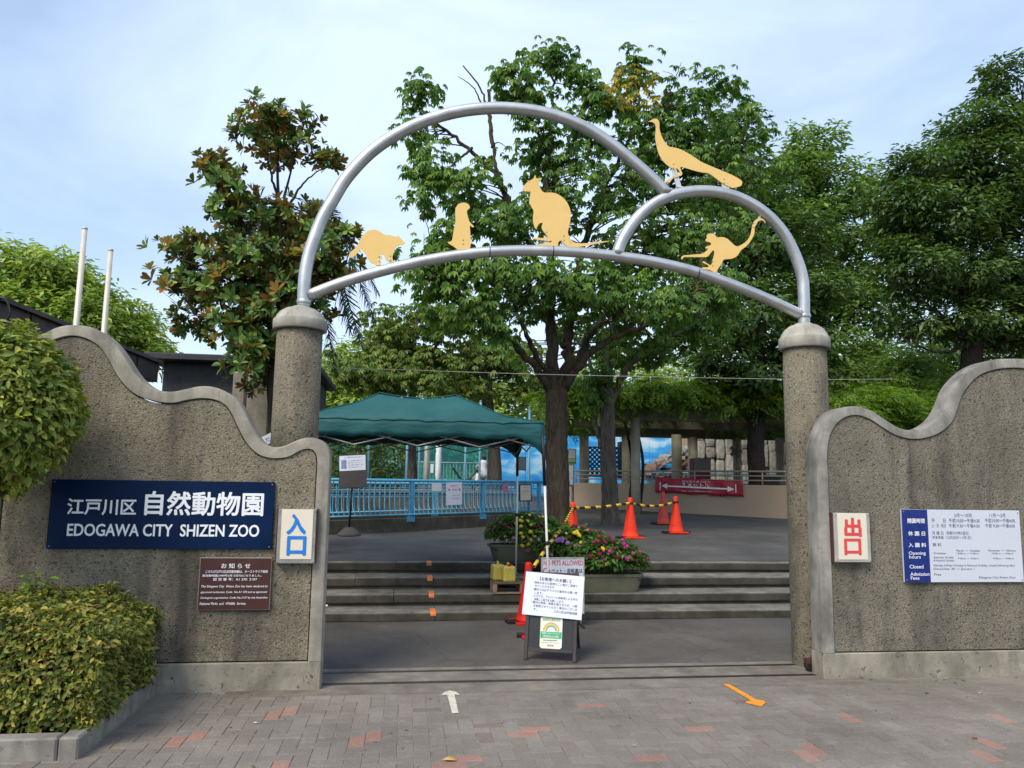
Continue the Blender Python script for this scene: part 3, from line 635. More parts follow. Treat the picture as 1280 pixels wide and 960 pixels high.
# brown plaque
f, px = wall_board(246, 698, 339, 762, YS); q0 = px(50+700*.28125, 590+612*.28125); q1 = px(50+1028*.28125, 590+384*.28125)
t = thing('notice_plaque', 'small dark brown plaque with white text below the navy sign', 'plaque', f.p(0, q0[1]))
mb = MB(); f.slab(mb, q0[0]-.006, q1[0]+.006, q0[1]-.006, q1[1]+.006, -.014, -.004, .002); mb.build('rim', M_PLAQEDGE, t)
mb = MB(); f.slab(mb, q0[0], q1[0], q0[1], q1[1], -.005, 0); mb.build('panel', M_PLAQUE, t)
tm = (t, M_WHITE); lines(f, px, tm, [('お 知 ら せ', 806, 936, 406, 428)], 50, 590, .28125, bold=.012, d=.002)
lines(f, px, tm, [('このたび江戸川区自然動物園は、オーストラリア政府', 736, 1013, 436, 449), ('認定動物園(1989年3月15日付)になりました。', 722, 985, 455, 467), ('認 定 番 号：A1 370  2157', 770, 965, 470, 483)], 50, 590, .28125, bold=.012, d=.002)
lines(f, px, tm, [('The Edogawa City  Shizen Zoo has been declared an', 716, 1012, 502, 516), ('approved institution: Code  No.A1 370 and as approved', 713, 1010, 528, 541), ('Zoological organization: Code No.2157 by the Australian', 711, 1012, 553, 566), ('National Parks  and  Wildlife  Service.', 709, 916, 578, 591)], 50, 590, .28125, bold=.006, shear=.25, d=.002)
# entrance and exit lamp boxes
def box_sign(name, label, x0, y0, x1, y1, fx0, fx1, fy1, body, tx0, tx1, ty, mtxt, mfr, grp):
    Yf = YW-.055; f, px = wall_board((x0+x1)/2, y0, (x0+x1)/2, y1, Yf)
    a0, b0 = px(x0, y1); a1, b1 = px(x1, y0)
    t = thing(name, label, 'sign', f.p(0, b0), grp)
    mb = MB(); f.slab(mb, a0, a1, b0, b1, -.065, 0, .004); mb.build('case', mfr, t)
    c0, e0 = px(fx0, fy1); c1, e1 = px(fx1, y0+.6)
    mb = MB(); f.slab(mb, c0, c1, e0, e1, -.002, .004, .001); mb.build('face', M_CREAM, t)
    mb = MB()
    for ch, (ya, yb) in zip(body, ty):
        p0, r0_ = px(tx0, yb); p1, r1_ = px(tx1, ya); f.text(mb, ch, p0, p1, r0_, r1_, d=.006, bold=.05)
    mb.build('lettering', mtxt, t)
    screws(f, t, [(a0+.012, b0+.012), (a1-.012, b0+.012), (a0+.012, b1-.02), (a1-.012, b1-.02)], .002, .005)
    for xa in (a0-.011, a1+.005):
        mb = MB(); f.slab(mb, xa, xa+.006, b0+.005, b1+.002, -.06, -.012); mb.build('side_flange', M_RUST, t)
    return t
box_sign('entrance_sign', 'cream entrance sign with two blue characters at the left wall end', 344.5, 636.5, 396, 704.5, 349.5, 392, 699, '入口', 359, 382.5, [(643.5, 667), (671, 693.5)], M_BLUETXT, M_SFRAME, 'cream box signs')
box_sign('exit_sign', 'cream exit sign with two red characters at the right wall end', 1044.5, 641.5, 1087, 703, 1048.5, 1082.5, 699.5, '出口', 1056, 1075, [(648, 670), (674, 693)], M_REDTXT, M_SFRAMEL, 'cream box signs')
# opening hours board
f, px = wall_board(1203, 638, 1203, 728, YS); a0, b0 = px(1131, 728); a1, b1 = px(1274, 638.3)
t = thing('opening_hours_board', 'white opening hours board with navy left strip on the right wall', 'sign', f.p(0, b0))
mb = MB(); f.slab(mb, a0, a1, b0, b1, -.02, 0, .002); mb.build('panel', M_WBOARD, t)
mb = MB(); s1, _ = px(1161, 680); f.slab(mb, a0+.001, s1, b0+.001, b1-.001, -.004, .0015); mb.build('blue_strip', M_BLUEST, t)
tm = (t, M_WHITE); lines(f, px, tm, [('開園時間', 562, 665, 237, 265), ('休 園 日', 566, 668, 316, 342), ('入 園 料', 568, 675, 387, 413)], 1020, 600, .203125, bold=.02, d=.004)
lines(f, px, tm, [('Opening', 570, 672, 440, 465), ('hours', 572, 642, 463, 483), ('Closed', 575, 658, 522, 544), ('Admission', 580, 695, 568, 589), ('Fees', 582, 634, 593, 613)], 1020, 600, .203125, bold=.012, d=.004)
tm = (t, M_INK); lines(f, px, tm, [('3月～10月', 850, 955, 207, 229), ('11月～2月', 1066, 1162, 207, 229), ('平　　日', 710, 796, 238, 262), ('午前10:00～午後4:30', 818, 1005, 237, 262), ('午前10:00～午後4:00', 1040, 1222, 237, 262), ('土・日・祝日', 712, 796, 270, 292), ('午前 9:30～午後4:30', 818, 1005, 270, 293), ('午前 9:30～午後4:00', 1042, 1222, 270, 293), ('月 曜 日', 714, 782, 316, 337), ('（祝祭日の時は翌日）', 800, 940, 316, 336), ('年末年始', 716, 784, 343, 363), ('（12月30日～1月1日）', 800, 955, 343, 364), ('無 料', 718, 770, 387, 409)], 1020, 600, .203125, d=.002)
lines(f, px, tm, [('March  ―  October', 864, 1010, 428, 441), ('November  ―  February', 1060, 1228, 428, 443), ('Weekdays', 722, 798, 445, 459), ('10:00a.m. ― 4:30p.m.', 866, 1002, 447, 459), ('10:00a.m. ― 4:00p.m.', 1082, 1216, 447, 459), ('Saturday, Sunday', 724, 846, 470, 485), ('& National holidays', 724, 850, 489, 504), ('9:30a.m. ― 4:30p.m.', 874, 1002, 477, 490), ('9:30a.m. ― 4:00p.m.', 1090, 1218, 477, 490), ('Monday (When Monday is National Holiday, closed following day.)', 724, 1222, 519, 535), ('December 30 ― January 1', 724, 974, 540, 556), ('Free', 728, 768, 573, 588), ('Edogawa City Shizen Zoo', 1004, 1226, 592, 610)], 1020, 600, .203125, d=.002)
screws(f, t, [(a1-.02, b1-.02), (a1-.02, b0+.02), (a0+.02, b1-.02), (a0+.02, b0+.02)], .002, .005)
# retracted sliding gate behind the right wall
x0 = float(aty(1013.5, 700, 6.56)[0])
t = thing('sliding_gate', 'dark red steel gate leaf slid back behind the right wall', 'gate', (x0+.8, 6.57, 0))
MB().box(x0, x0+.05, 6.55, 6.59, .12, 1.42, .004).build('end_stile', M_RUST, t)
for k in range(1, 9): MB().box(x0+.19*k, x0+.19*k+.02, 6.56, 6.58, .17, 1.37).build('bar', M_RUST, t)
MB().box(x0+.05, x0+1.8, 6.555, 6.585, 1.37, 1.41).build('top_rail', M_RUST, t)
MB().box(x0-.075, x0+1.8, 6.535, 6.605, .075, .12, .004).build('bottom_rail', M_RUST, t)
MB().lathe((x0-.03, 6.545, .06), [(.05, 0), (.05, .05)], 16, axis=(0, 1, 0)).build('roller', M_RAIL, t)

# ================================================================== FOLIAGE HELPERS
def unit(v): return v/(np.linalg.norm(v, axis=-1, keepdims=True)+1e-9)
def leaflet(L=1., Wd=.3, droop=.1, fold=.05, x0=0.):
    v = np.array([(x0, 0, 0), (x0+.38*L, Wd*.5, fold), (x0+.72*L, Wd*.40, fold-.35*droop), (x0+L, 0, -droop), (x0+.72*L, -Wd*.40, fold-.35*droop), (x0+.38*L, -Wd*.5, fold), (x0+.5*L, 0, -.02)], float)
    return v, np.array([(0, 6, 1), (1, 6, 2), (2, 6, 3), (3, 6, 4), (4, 6, 5), (5, 6, 0)])
def rotz(v, t): c, s = math.cos(t), math.sin(t); return np.stack([v[:, 0]*c-v[:, 1]*s, v[:, 0]*s+v[:, 1]*c, v[:, 2]], 1)
def roty(v, t): c, s = math.cos(t), math.sin(t); return np.stack([v[:, 0]*c+v[:, 2]*s, v[:, 1], -v[:, 0]*s+v[:, 2]*c], 1)
def joinT(parts):
    V = []; T = []; b = 0
    for v, t in parts: V.append(v); T.append(t+b); b += len(v)
    return np.vstack(V), np.vstack(T)
def simple(L=1., Wd=.4, droop=.12, fold=.06):
    v = np.array([(0, 0, 0), (.45*L, Wd*.5, fold), (L, 0, -droop), (.45*L, -Wd*.5, fold)], float); return v, np.array([(0, 2, 1), (0, 3, 2)])
TPL = {}
TPL['small'] = simple()
TPL['leaf'] = leaflet(1, .42, .15, .07)
TPL['long'] = leaflet(1, .34, .12, .06)
def palm_tpl(n, big=False):
    parts = []
    for k in range(n):
        t = -2.1+4.2*k/(n-1); l = 1.-.38*abs(t)/2.1
        v, f = (leaflet(l, .36*l, .22, .04) if big else simple(l, .40*l, .22, .05)); v = roty(v, .5); parts.append((rotz(v, t), f))
    return joinT(parts)
TPL['palmate'] = palm_tpl(7); TPL['palmate_big'] = palm_tpl(7, True)
def obovate(L=1., Wd=.36):
    v = np.array([(0, 0, 0), (.3*L, .28*Wd, .03), (.68*L, .5*Wd, .03), (.92*L, .3*Wd, -.02), (L, 0, -.05), (.92*L, -.3*Wd, -.02), (.68*L, -.5*Wd, .03), (.3*L, -.28*Wd, .03), (.5*L, 0, -.02)], float)
    return v, np.array([(k, 8, (k+1) % 8) for k in range(8)])[:, [0, 1, 2]]
def rosette_tpl(n=8):
    parts = []
    for k in range(n):
        v, f = obovate(.7+.3*((k*7) % 5)/4, .36); parts.append((rotz(roty(v, -.25-.75*((k*3) % 4)/3), 2.4*k), f))
    return joinT(parts)
TPL['rosette'] = rosette_tpl(); TPL['rosette_new'] = (lambda P: P)(joinT([(rotz(roty(leaflet(.62, .26, -.02, .05)[0], -1.05-.1*(k % 2)), 1.25*k), leaflet()[1]) for k in range(5)]))
def pinnate_tpl(n=5):
    parts = []
    for k in range(n):
        for s in (-1, 1):
            v, f = simple(.34, .13, .08, .02); parts.append((rotz(v, s*1.0)+np.array([.15+.8*k/n, 0, -.25*(k/n)**2]), f))
    v, f = simple(.34, .13, .1, .02); parts.append((v+np.array([.92, 0, -.25]), f)); return joinT(parts)
TPL['pinnate'] = pinnate_tpl()
def scatter(kind, pos, nrm, dr, size):
    v, t = TPL[kind]; n = len(pos); nrm = unit(nrm); x = dr-nrm*(dr*nrm).sum(1)[:, None]; x = unit(x); y = np.cross(nrm, x)
    V = pos[:, None, :]+size[:, None, None]*(x[:, None, :]*v[None, :, 0:1]+y[:, None, :]*v[None, :, 1:2]+nrm[:, None, :]*v[None, :, 2:3])
    T = (t[None]+(np.arange(n)*len(v))[:, None, None]).reshape(-1, 3)
    return V.reshape(-1, 3), T
def rdir(n): return unit(rng.normal(size=(n, 3)))
def foliage(name, kind, pos, out, size, mat, parent, up=.8, rnd=.6, outw=.4, droop=.25):
    """leaves at pos, facing up/outward with some disorder"""
    n = len(pos); nr = unit(np.array([0, 0, 1.])*up+out*outw+rdir(n)*rnd); d = unit(out+rdir(n)*.8-np.array([0, 0, droop]))
    V, T = scatter(kind, pos, nr, d, size); o = tri_mesh(name, V, T, mat, parent); tag(o, kind='stuff'); return o
def ell_shell(n, c, r, lo=.75, hi=1.03, lump=.0, seed=0):
    """points in the outer shell of a lumpy ellipsoid and their outward directions"""
    d = rdir(n); k = rng.uniform(lo**3, hi**3, n)**(1/3)
    if lump:
        ph = np.random.default_rng(seed).uniform(0, 6.28, 6); k = k*(1+lump*(np.sin(d[:, 0]*5+ph[0])*np.sin(d[:, 1]*5+ph[1])+.7*np.sin(d[:, 2]*7+ph[2])*np.sin(d[:, 0]*8+ph[3])))
    return np.array(c)+d*k[:, None]*np.array(r), unit(d/np.array(r))

# ================================================================== PLANTING IN FRONT OF THE LEFT WALL
XK, YK = -1.81, 4.92
t = thing('planting_bed_kerb', 'low weathered concrete kerb around the clipped hedge bed', 'kerb', (XK, YK, 0))
ys = [YK, 5.42, 5.98, YW]
for k in range(3): MB().obox((XK-.055, (ys[k]+ys[k+1])/2, .05), (1, 0, 0), (0, 1, 0), (0, 0, 1), .055, (ys[k+1]-ys[k])/2-.003, .075, .012).build('kerb_stone', M_KERB, t)
xs = [XK-.112, -2.65, -3.4, -4.2, -5.0]
for k in range(4): MB().obox(((xs[k]+xs[k+1])/2, YK+.055, .05), (1, 0, 0), (0, 1, 0), (0, 0, 1), (xs[k]-xs[k+1])/2-.003, .055, .075, .012).build('kerb_stone', M_KERB, t)
tag(MB().quad((-5, YK+.1, .075), (XK-.1, YK+.1, .075), (XK-.1, YW, .075), (-5, YW, .075)).build('planting_bed', M_SOIL), kind='structure')
t = thing('clipped_hedge', 'low box-clipped hedge with yellowing leaves in the kerbed bed', 'hedge', (-2.6, 5.5, .08))
n = 26000; hx0, hx1, hy0, hy1, hz0, hz1 = -4.3, -1.80, 5.06, 6.22, .13, .80
def hedge_pts(n):
    u = rng.uniform(size=(n, 3)); p = np.array([hx0, hy0, hz0])+u*np.array([hx1-hx0, hy1-hy0, hz1-hz0]); o = np.zeros((n, 3))
    w_ = rng.choice(3, n, p=[.40, .36, .24])
    dep = np.abs(rng.normal(0, .05, n))
    p[w_ == 0, 1] = hy0+dep[w_ == 0]; o[w_ == 0] = (0, -1, 0)
    p[w_ == 1, 2] = hz1-dep[w_ == 1]; o[w_ == 1] = (0, 0, 1)
    p[w_ == 2, 0] = hx1-dep[w_ == 2]; o[w_ == 2] = (1, 0, 0)
    lx = np.sin(p[:, 0]*4.1+1)*np.sin(p[:, 1]*5)*.035+np.sin(p[:, 0]*9+p[:, 2]*8)*.025+np.sin(p[:, 2]*11+p[:, 1]*7)*.02
    p += o*lx[:, None]
    # rounded shoulders
    c = np.array([(hx0+hx1)/2, (hy0+hy1)/2, hz0]); q = p-c; ex = np.maximum(np.abs(q[:, 0])/((hx1-hx0)/2), 0); ey = np.abs(q[:, 1])/((hy1-hy0)/2); ez = np.clip(q[:, 2]/(hz1-hz0), 0, 1)
    p[:, 2] -= .12*np.clip(np.maximum(ex, ey)-.8, 0, .2)/.2*ez**3*1.0
    p[:, 0] -= np.sign(q[:, 0])*.10*np.clip(ez-.75, 0, .3)/.25*(ex > .8); p[:, 1] -= np.sign(q[:, 1])*.08*np.clip(ez-.75, 0, .3)/.25*(ey > .8)
    return p, o
p, o_ = hedge_pts(n); foliage('foliage', 'leaf', p, o_, rng.uniform(.022, .064, n), ML_HEDGE, t, .5, .8, .7, -.15)
mb = MB()
for k in range(260):
    b = np.array([rng.uniform(hx0+.1, hx1-.1), rng.uniform(hy0+.1, hy1-.1), .08]); e = b+np.array([rng.normal(0, .12), rng.normal(0, .12), rng.uniform(.35, .68)])
    e[0] = min(e[0], hx1-.06); e[1] = np.clip(e[1], hy0+.05, hy1-.05)
    mb.tube([b, (b+e)/2+rng.normal(0, .02, 3), e], [.008, .004], 4, cap=False)
for k in range(420):
    q = p[rng.integers(len(p))]; oo_ = o_[0]*0+np.array([rng.normal(0, .5), -.4, .7]); mb.tube([q-unit(oo_)*.05, q+unit(oo_+rng.normal(0, .5, 3))*rng.uniform(.01, .045)], [.0028, .0012], 4, cap=False)
mb.build('stems', mk_bark('hedge_twigs', (.04, .028, .018), (.14, .10, .065)), t)
MB().box(hx0+.1, hx1-.16, hy0+.17, hy1-.05, .09, hz1-.2).build('shade_core', mk_bark('hedge_inner_shade', (.012, .010, .007), (.045, .036, .022)), t)  # solid box coloured dark to stand in for shade inside the hedge
# fresh sprouts standing out of the hedge
t = thing('sprouting_weed', 'bright green sprout rising out of the hedge by the wall', 'plant', aty(45, 752, 6.0))
b = aty(42, 760, 6.0); tips = [aty(x, y, 6.0+d) for x, y, d in ((28, 722, 0), (45, 716, .05), (62, 722, -.05), (36, 735, .04), (55, 738, 0))]
mb = MB(); P = []; O = []
for tp in tips:
    mb.tube([b, (b+tp)/2+np.array([0, 0, .01]), tp], [.004, .002], 5)
    for q in np.linspace(.45, 1, 5): P.append(b+(tp-b)*q); O.append(unit(np.array([rng.normal(), rng.normal(), .4])))
mb.build('stem', M_BARK2, t); foliage('leaves', 'leaf', np.repeat(np.array(P), 2, 0), unit(np.repeat(np.array(O), 2, 0)*np.tile([[1, 1, 1], [-1, -1, 1]], (len(P), 1))), rng.uniform(.05, .09, len(P)*2), ML_SPROUT, t, .8, .4, .1, 0)
# round clipped shrub
cS = aty(2, 508, 5.72); rS = np.array([.455, .44, .535])
t = thing('clipped_round_shrub', 'round clipped evergreen shrub against the left wall top', 'shrub', (cS[0], cS[1], .08))
n = 8000; p, o_ = ell_shell(n, cS, rS, .78, 1.07, .06, 3); foliage('foliage', 'leaf', p, o_, rng.uniform(.035, .095, n), ML_SHRUB, t, .55, .7, .6, .1)
n = 5000; p, o_ = ell_shell(n, cS, rS, .45, .86, .05, 3); foliage('inner_foliage', 'leaf', p, o_, rng.uniform(.06, .10, n), ML_SHRUB, t, .5, .9, .4, .1)
mb = MB(); b = np.array([cS[0]+.02, cS[1], .05]); f_ = np.array([cS[0], cS[1], cS[2]-.62])
mb.tube(resample([b, b+np.array([.03, 0, .4]), f_], 10), [.05, .04], 10, wob=.06)
for k in range(34):
    d = unit(np.array([rng.normal(), rng.normal(), rng.uniform(-.15, 1)])); e = cS+d*rS*.86; mb.tube(resample([f_+np.array([0, 0, rng.uniform(-.05, .1)]), f_*.45+e*.55+rng.normal(0, .05, 3), e], 7), [.02, .004], 6)
for k in range(200):
    d = rdir(1)[0]; q = cS+d*rS*.97; mb.tube([q-d*.07, q+unit(d+rng.normal(0, .5, 3))*rng.uniform(.02, .07)], [.003, .0012], 4, cap=False)
mb.build('trunk', M_BARK2, t)

# ================================================================== ON AND AT THE STEPS
# folding easel board with the white notice
GY = lambda y: .013+.03*float(np.clip((y-6.95)/2, 0, 1))
bl = np.array([1.13, 7.17]); br = np.array([1.55, 7.02]); u = np.array([*(br-bl), 0.]); uw = np.linalg.norm(u); u /= uw
tl = aty(668.5, 735, 7.33); hz = .85
lean = np.array([-u[1], u[0], 0])*.22; vdir = unit(np.array([0, 0, 1.])+lean)
f = Frame(np.array([*(bl+br)/2, GY(7.1)]), u, vdir); hw = uw/2
t = thing('easel_board', 'dark folding easel board holding the white notice before the steps', 'easel', f.O)
H = .80
for s in (-1, 1):
    mb = MB(); f.slab(mb, s*hw-.017 if s > 0 else -hw-.017, s*hw+.017 if s > 0 else -hw+.017, 0, H, -.015, .015, .003); mb.build('front_leg', M_BROWNBLK, t)
for y0, y1 in ((.075, .108), (H-.05, H-.015)):
    mb = MB(); f.slab(mb, -hw+.018, hw-.018, y0, y1, -.012, .012, .003); mb.build('cross_rail', M_BROWNBLK, t)
mb = MB(); f.slab(mb, -hw+.018, hw-.018, .109, H-.051, -.006, .002); mb.build('black_panel', M_BLACK, t)
fb = Frame(f.p(0, H, -.02), u, unit(np.array([0, 0, 1.])-lean*1.5))
Lb = H*1.0
for s in (-1, 1):
    a_ = f.p(s*(hw-.03), H-.03, -.02); e_ = np.array([*(a_[:2]-(lean[:2]/.22)*-0), 0]); e_ = a_+np.array([-u[1], u[0], 0])*.40; e_[2] = GY(e_[1])
    MB().tube([a_, e_], .014, 6, smooth=False).build('rear_leg', M_BROWNBLK, t)
a_ = f.p(-(hw-.03), H-.03, -.02); e_ = a_+np.array([-u[1], u[0], 0])*.40; e_[2] = GY(e_[1]); m1 = a_*.35+e_*.65
b_ = f.p(hw-.03, H-.03, -.02); e2 = b_+np.array([-u[1], u[0], 0])*.40; e2[2] = GY(e2[1]); m2 = b_*.35+e2*.65
MB().tube([m1, m2], .011, 6, smooth=False).build('rear_rail', M_BROWNBLK, t)
# the white notice, tilted a little, clipped on the board
def pf(x, y):           # pixel -> coordinates on the board plane
    d = ray(x, y); k = ((f.O-EYE) @ f.n)/(d @ f.n); q = EYE+d*k-f.O; return q @ f.u, q @ f.v
P0, P1, P2, P3 = [np.array(pf(*q)) for q in ((654, 768), (727, 775.5), (731.5, 721.5), (657.5, 714.5))]
un = unit(P1-P0); ang = math.atan2(un[1], un[0]); cN = (P0+P1+P2+P3)/4; wN = (np.linalg.norm(P1-P0)+np.linalg.norm(P2-P3))/2; hN = (np.linalg.norm(P3-P0)+np.linalg.norm(P2-P1))/2
fn = Frame(f.p(cN[0], cN[1], .030), f.u*math.cos(ang)+f.v*math.sin(ang), -f.u*math.sin(ang)+f.v*math.cos(ang))
t = thing('visitor_notice', 'white laminated visitor notice fixed on the easel board', 'notice', fn.p(0, -hN/2))
mb = MB(); fn.slab(mb, -wN/2, wN/2, -hN/2, hN/2, -.013, 0, .001); mb.build('sheet', M_PAPER, t)
# local coords from zoom (660 px wide picture of the sheet): u 0..1, v 0..1
rows = [('【お客様へのお願い】', .25, .78, .905, .82, 1), ('・発熱のあるお客様のご入園はご遠慮さ', .135, .895, .795, .735, 0), ('せていただきます。', .175, .52, .715, .655, 0), ('・園内では必ずマスクの着用をお願い致', .135, .90, .635, .575, 0), ('します。', .18, .32, .555, .50, 0), ('・入口では、アルコール消毒液による手の', .135, .91, .485, .425, 0), ('消毒にご協力をお願いします。', .18, .69, .405, .345, 0), ('・園内の密接・密集を避けるため、入園', .135, .91, .335, .275, 0), ('を制限させていただく場合がございま', .18, .915, .255, .195, 0), ('す。', .185, .25, .17, .115, 0), ('江戸川区自然動物園', .53, .92, .165, .105, 0)]
for body, x0_, x1_, ya, yb, b_ in rows:
    mb = MB(); fn.text(mb, body, (x0_-.5)*wN, (x1_-.5)*wN, (yb-.5)*hN, (ya-.5)*hN, d=.002, bold=.01*b_); mb.build('text_line', M_INKD, t)
# rainbow sticker on the black panel
c0 = pf(674.5, 811); c1 = pf(703.5, 772)
fs_ = Frame(f.p((c0[0]+c1[0])/2, (c0[1]+c1[1])/2, .006), f.u, f.v); sw, sh = (c1[0]-c0[0])/2, (c1[1]-c0[1])/2
t = thing('rainbow_sticker', 'cream sticker with rainbow and green band on the easel panel', 'sticker', fs_.p(0, -sh))
mb = MB(); k = .22*sw; poly = [(-sw+k, -sh), (sw-k, -sh), (sw, -sh+k), (sw, sh-k*.6), (sw-k*.6, sh), (-sw+k*.6, sh), (-sw, sh-k*.6), (-sw, -sh+k)]
mb.add([fs_.p(x, y, 0) for x, y in poly]+[fs_.p(x, y, .003) for x, y in poly], [tuple(range(7, -1, -1)), tuple(range(8, 16))]+[(i, (i+1) % 8, 8+(i+1) % 8, 8+i) for i in range(8)]); mb.build('sheet', plain('sticker_cream', (.74, .72, .60), .4), t)
for k, (cc) in enumerate([(.75, .22, .12), (.80, .50, .10), (.35, .55, .15), (.08, .25, .50)]):
    ra = sw*(.74-.09*k); mb = MB(); fs_.arc(mb, 0, sh*.12, ra, ra-sw*.09, math.pi, 0, .0045); mb.build('rainbow_band', plain('rainbow_%d' % k, cc, .5), t)
M_GRN = plain('green_print', (.03, .36, .14), .5)
mb = MB(); fs_.rect(mb, -sw*.96, sw*.96, -sh*.33, sh*.08, .0042); mb.build('green_band', M_GRN, t)
mb = MB(); fs_.text(mb, '感染防止徹底宣言', -sw*.82, sw*.82, sh*.74, sh*.92, .005); mb.build('heading', M_GRN, t)
mb = MB(); fs_.text(mb, '新型コロナウイルス', -sw*.8, sw*.8, -sh*.09, sh*.04, .0055); mb.build('text_line', M_WHITE, t)
mb = MB(); fs_.text(mb, '感染防止対策', -sw*.7, sw*.7, -sh*.28, -sh*.14, .0055); mb.build('text_line', M_WHITE, t)
mb = MB(); fs_.rect(mb, -sw*.7, sw*.6, -sh*.47, -sh*.43, .005); fs_.rect(mb, -sw*.9, sw*.8, -sh*.60, -sh*.585, .005); mb.build('rule', M_INKD, t)
mb = MB(); fs_.text(mb, '東京都', -sw*.3, sw*.25, -sh*.82, -sh*.70, .005); mb.build('text_line', M_INKD, t)
# "no pets" stand behind it
Yn = 8.62
f, px = wall_board(704, 734, 704, 734, Yn); a0, b0 = px(676, 768); a1, b1 = px(730.5, 697)
gz = GY(Yn)-f.O[2]
t = thing('no_pets_stand', 'grey-framed NO PETS ALLOWED stand behind the white notice', 'sign stand', (f.O[0], Yn, GY(Yn)))
mb = MB(); f.slab(mb, a0+.012, a1-.012, b0+.012, b1-.012, -.012, 0); mb.build('board', M_WBOARD, t)
for (x0_, x1_, y0_, y1_) in ((a0, a1, b1-.014, b1), (a0, a1, b0, b0+.014), (a0, a0+.014, b0+.0145, b1-.0145), (a1-.014, a1, b0+.0145, b1-.0145)):
    mb = MB(); f.slab(mb, x0_, x1_, y0_, y1_, -.018, .006, .002); mb.build('frame_bar', M_SFRAMEL, t)
def tl_(f, px, body, x0_, y0_, x1_, y1_, mat, t, bold=.01, d=.002, nm='text_line', **k):
    p0 = px(x0_, y1_); p1 = px(x1_, y0_); mb = MB(); f.text(mb, body, p0[0], p1[0], p0[1], p1[1], d=d, bold=bold, **k); mb.build(nm, mat, t)
tl_(f, px, 'NO PETS ALLOWED', 679.5, 700.5, 728.5, 706.5, M_REDTXT2, t)
tl_(f, px, 'ペット・自転車は', 689, 710.5, 728, 716, M_INKNAVY, t, .012)
tl_(f, px, '入れません', 689, 719, 728, 724.5, M_INKNAVY, t, .012)
c = px(683, 714.5); mb = MB(); f.arc(mb, c[0], c[1], .043, .031, math.pi*2, 0, .002, 28); mb.build('ban_ring', M_REDTXT2, t)
for xx in (a0+.03, a1-.03):
    MB().tube([f.p(xx, b0+.02, -.03), f.p(xx, gz+.012, -.03)], .011, 8).build('leg', M_SFRAME, t)
    MB().tube([f.p(xx, gz+.018, -.16), f.p(xx, gz+.018, .12)], .010, 8).build('foot', M_BLACK, t)
# traffic cones
def cone(label, base, h, mat, rot=0., lean=(0, 0), grp='traffic cones'):
    t = thing('traffic_cone', label, 'traffic cone', base, grp); b = np.array(base, float); w_ = h*.265
    ax = unit(np.array([lean[0], lean[1], 1.])); cx, sx = math.cos(rot), math.sin(rot)
    MB().obox(b+np.array([0, 0, .018]), (cx, sx, 0), (-sx, cx, 0), (0, 0, 1), w_, w_, .014, .006).build('base', mat, t)
    MB().lathe(b, [(w_*.80, .03), (w_*.76, .055), (h*.195, .058), (h*.17, h*.18), (h*.105, h*.58), (h*.066, h*.84), (h*.060, h*.95), (h*.052, h*.985), (h*.03, h)], 28, axis=ax).build('body', mat, t)
    for s in (-1, 1): MB().obox(b+np.array([cx*s*w_*1.0, sx*s*w_*1.0, .021]), (cx, sx, 0), (-sx, cx, 0), (0, 0, 1), w_*.42, w_*.42, .021, .004).build('weight_foot', M_BLACK, t)
    return b, ax, h
def on_ter(x, y):
    p = atter(x, y); return (float(p[0]), float(p[1]), float(ter(p[1])))
cA = cone('orange traffic cone nearest, chain ring round its tip, beside the planters', on_ter(788, 673), .73, M_CONE, .35)
cB = cone('orange traffic cone at the right end of the striped chain', on_ter(845, 666.5), .72, M_CONE, .1)
cC = cone('faded red traffic cone standing behind the right end of the chain', on_ter(829, 655), .72, M_CONEF, .0)
pD = on_ter(716, 682); cD = cone('orange traffic cone beside the big tree trunk', pD, .70, M_CONE, .2)
bE = atz(655, 779, GY(8.4)); cE = cone('tall red traffic cone behind the easel board', (float(bE[0])+.045, float(bE[1]), GY(8.4)), .68, M_CONER, .2)
bF = atz(652, 797, GY(7.9)); cF = cone('second red traffic cone half hidden low behind the easel board', (float(bF[0])+.12, float(bF[1]), GY(7.9)), .45, M_CONER, -.1)
# black and yellow chain bars
def chain(label, pts, r=.017, seg=.095):
    P = resample(pts, 60); L_ = np.linalg.norm(np.diff(P, axis=0), axis=1).sum(); n = max(4, int(L_/seg)); Q = resample(P, n*3+1, False)
    t = thing('barrier_bar', label, 'barrier bar', P[0], 'striped barrier bars')
    MB().tube(P, r*.9, 8).build('black_core', M_BLACK, t)
    for k in range(0, n):
        if k % 2 == 0: MB().tube(Q[k*3:k*3+4], r, 8).build('yellow_sleeve', M_YEL, t)
def tip(c, k=.90): return c[0]+c[1]*c[2]*k
zsag = lambda a_, b_, s: [a_, a_*.66+b_*.34-np.array([0, 0, s]), a_*.33+b_*.67-np.array([0, 0, s]), b_]
pole_top = aty(685, 676, 8.35)
ch_lo = aty(667.5, 708, 8.7)
chain('striped barrier bar rising from the red cone to the tent leg and trunk cone', [ch_lo, aty(675, 697, 8.85), aty(686, 681, 9.2), aty(697, 667, 9.7), aty(704, 658, 10.6), tip(cD, .86)], .021, .11)
chain('striped barrier bar between the trunk cone and the nearest orange cone', zsag(tip(cD, .86), tip(cA, .86), .02), .024, .16)
chain('striped barrier bar between the two right orange cones', zsag(tip(cA, .86), tip(cB, .84), .06), .024, .16)
for c_, k in ((cA, .86), (cB, .84), (cD, .86)): 
    o = MB().lathe(tip(c_, k)-np.array([0, 0, .02]), [(.055, 0), (.062, .01), (.062, .03), (.052, .04)], 16).build('chain_ring', M_BLACK, base=tip(c_, k)); tag(o, {id(cA): 'black chain ring on the tip of the nearest orange cone', id(cB): 'black chain ring on the tip of the rightmost orange cone', id(cD): 'black chain ring on the cone by the tree trunk'}[id(c_)], 'chain ring', 'chain rings')
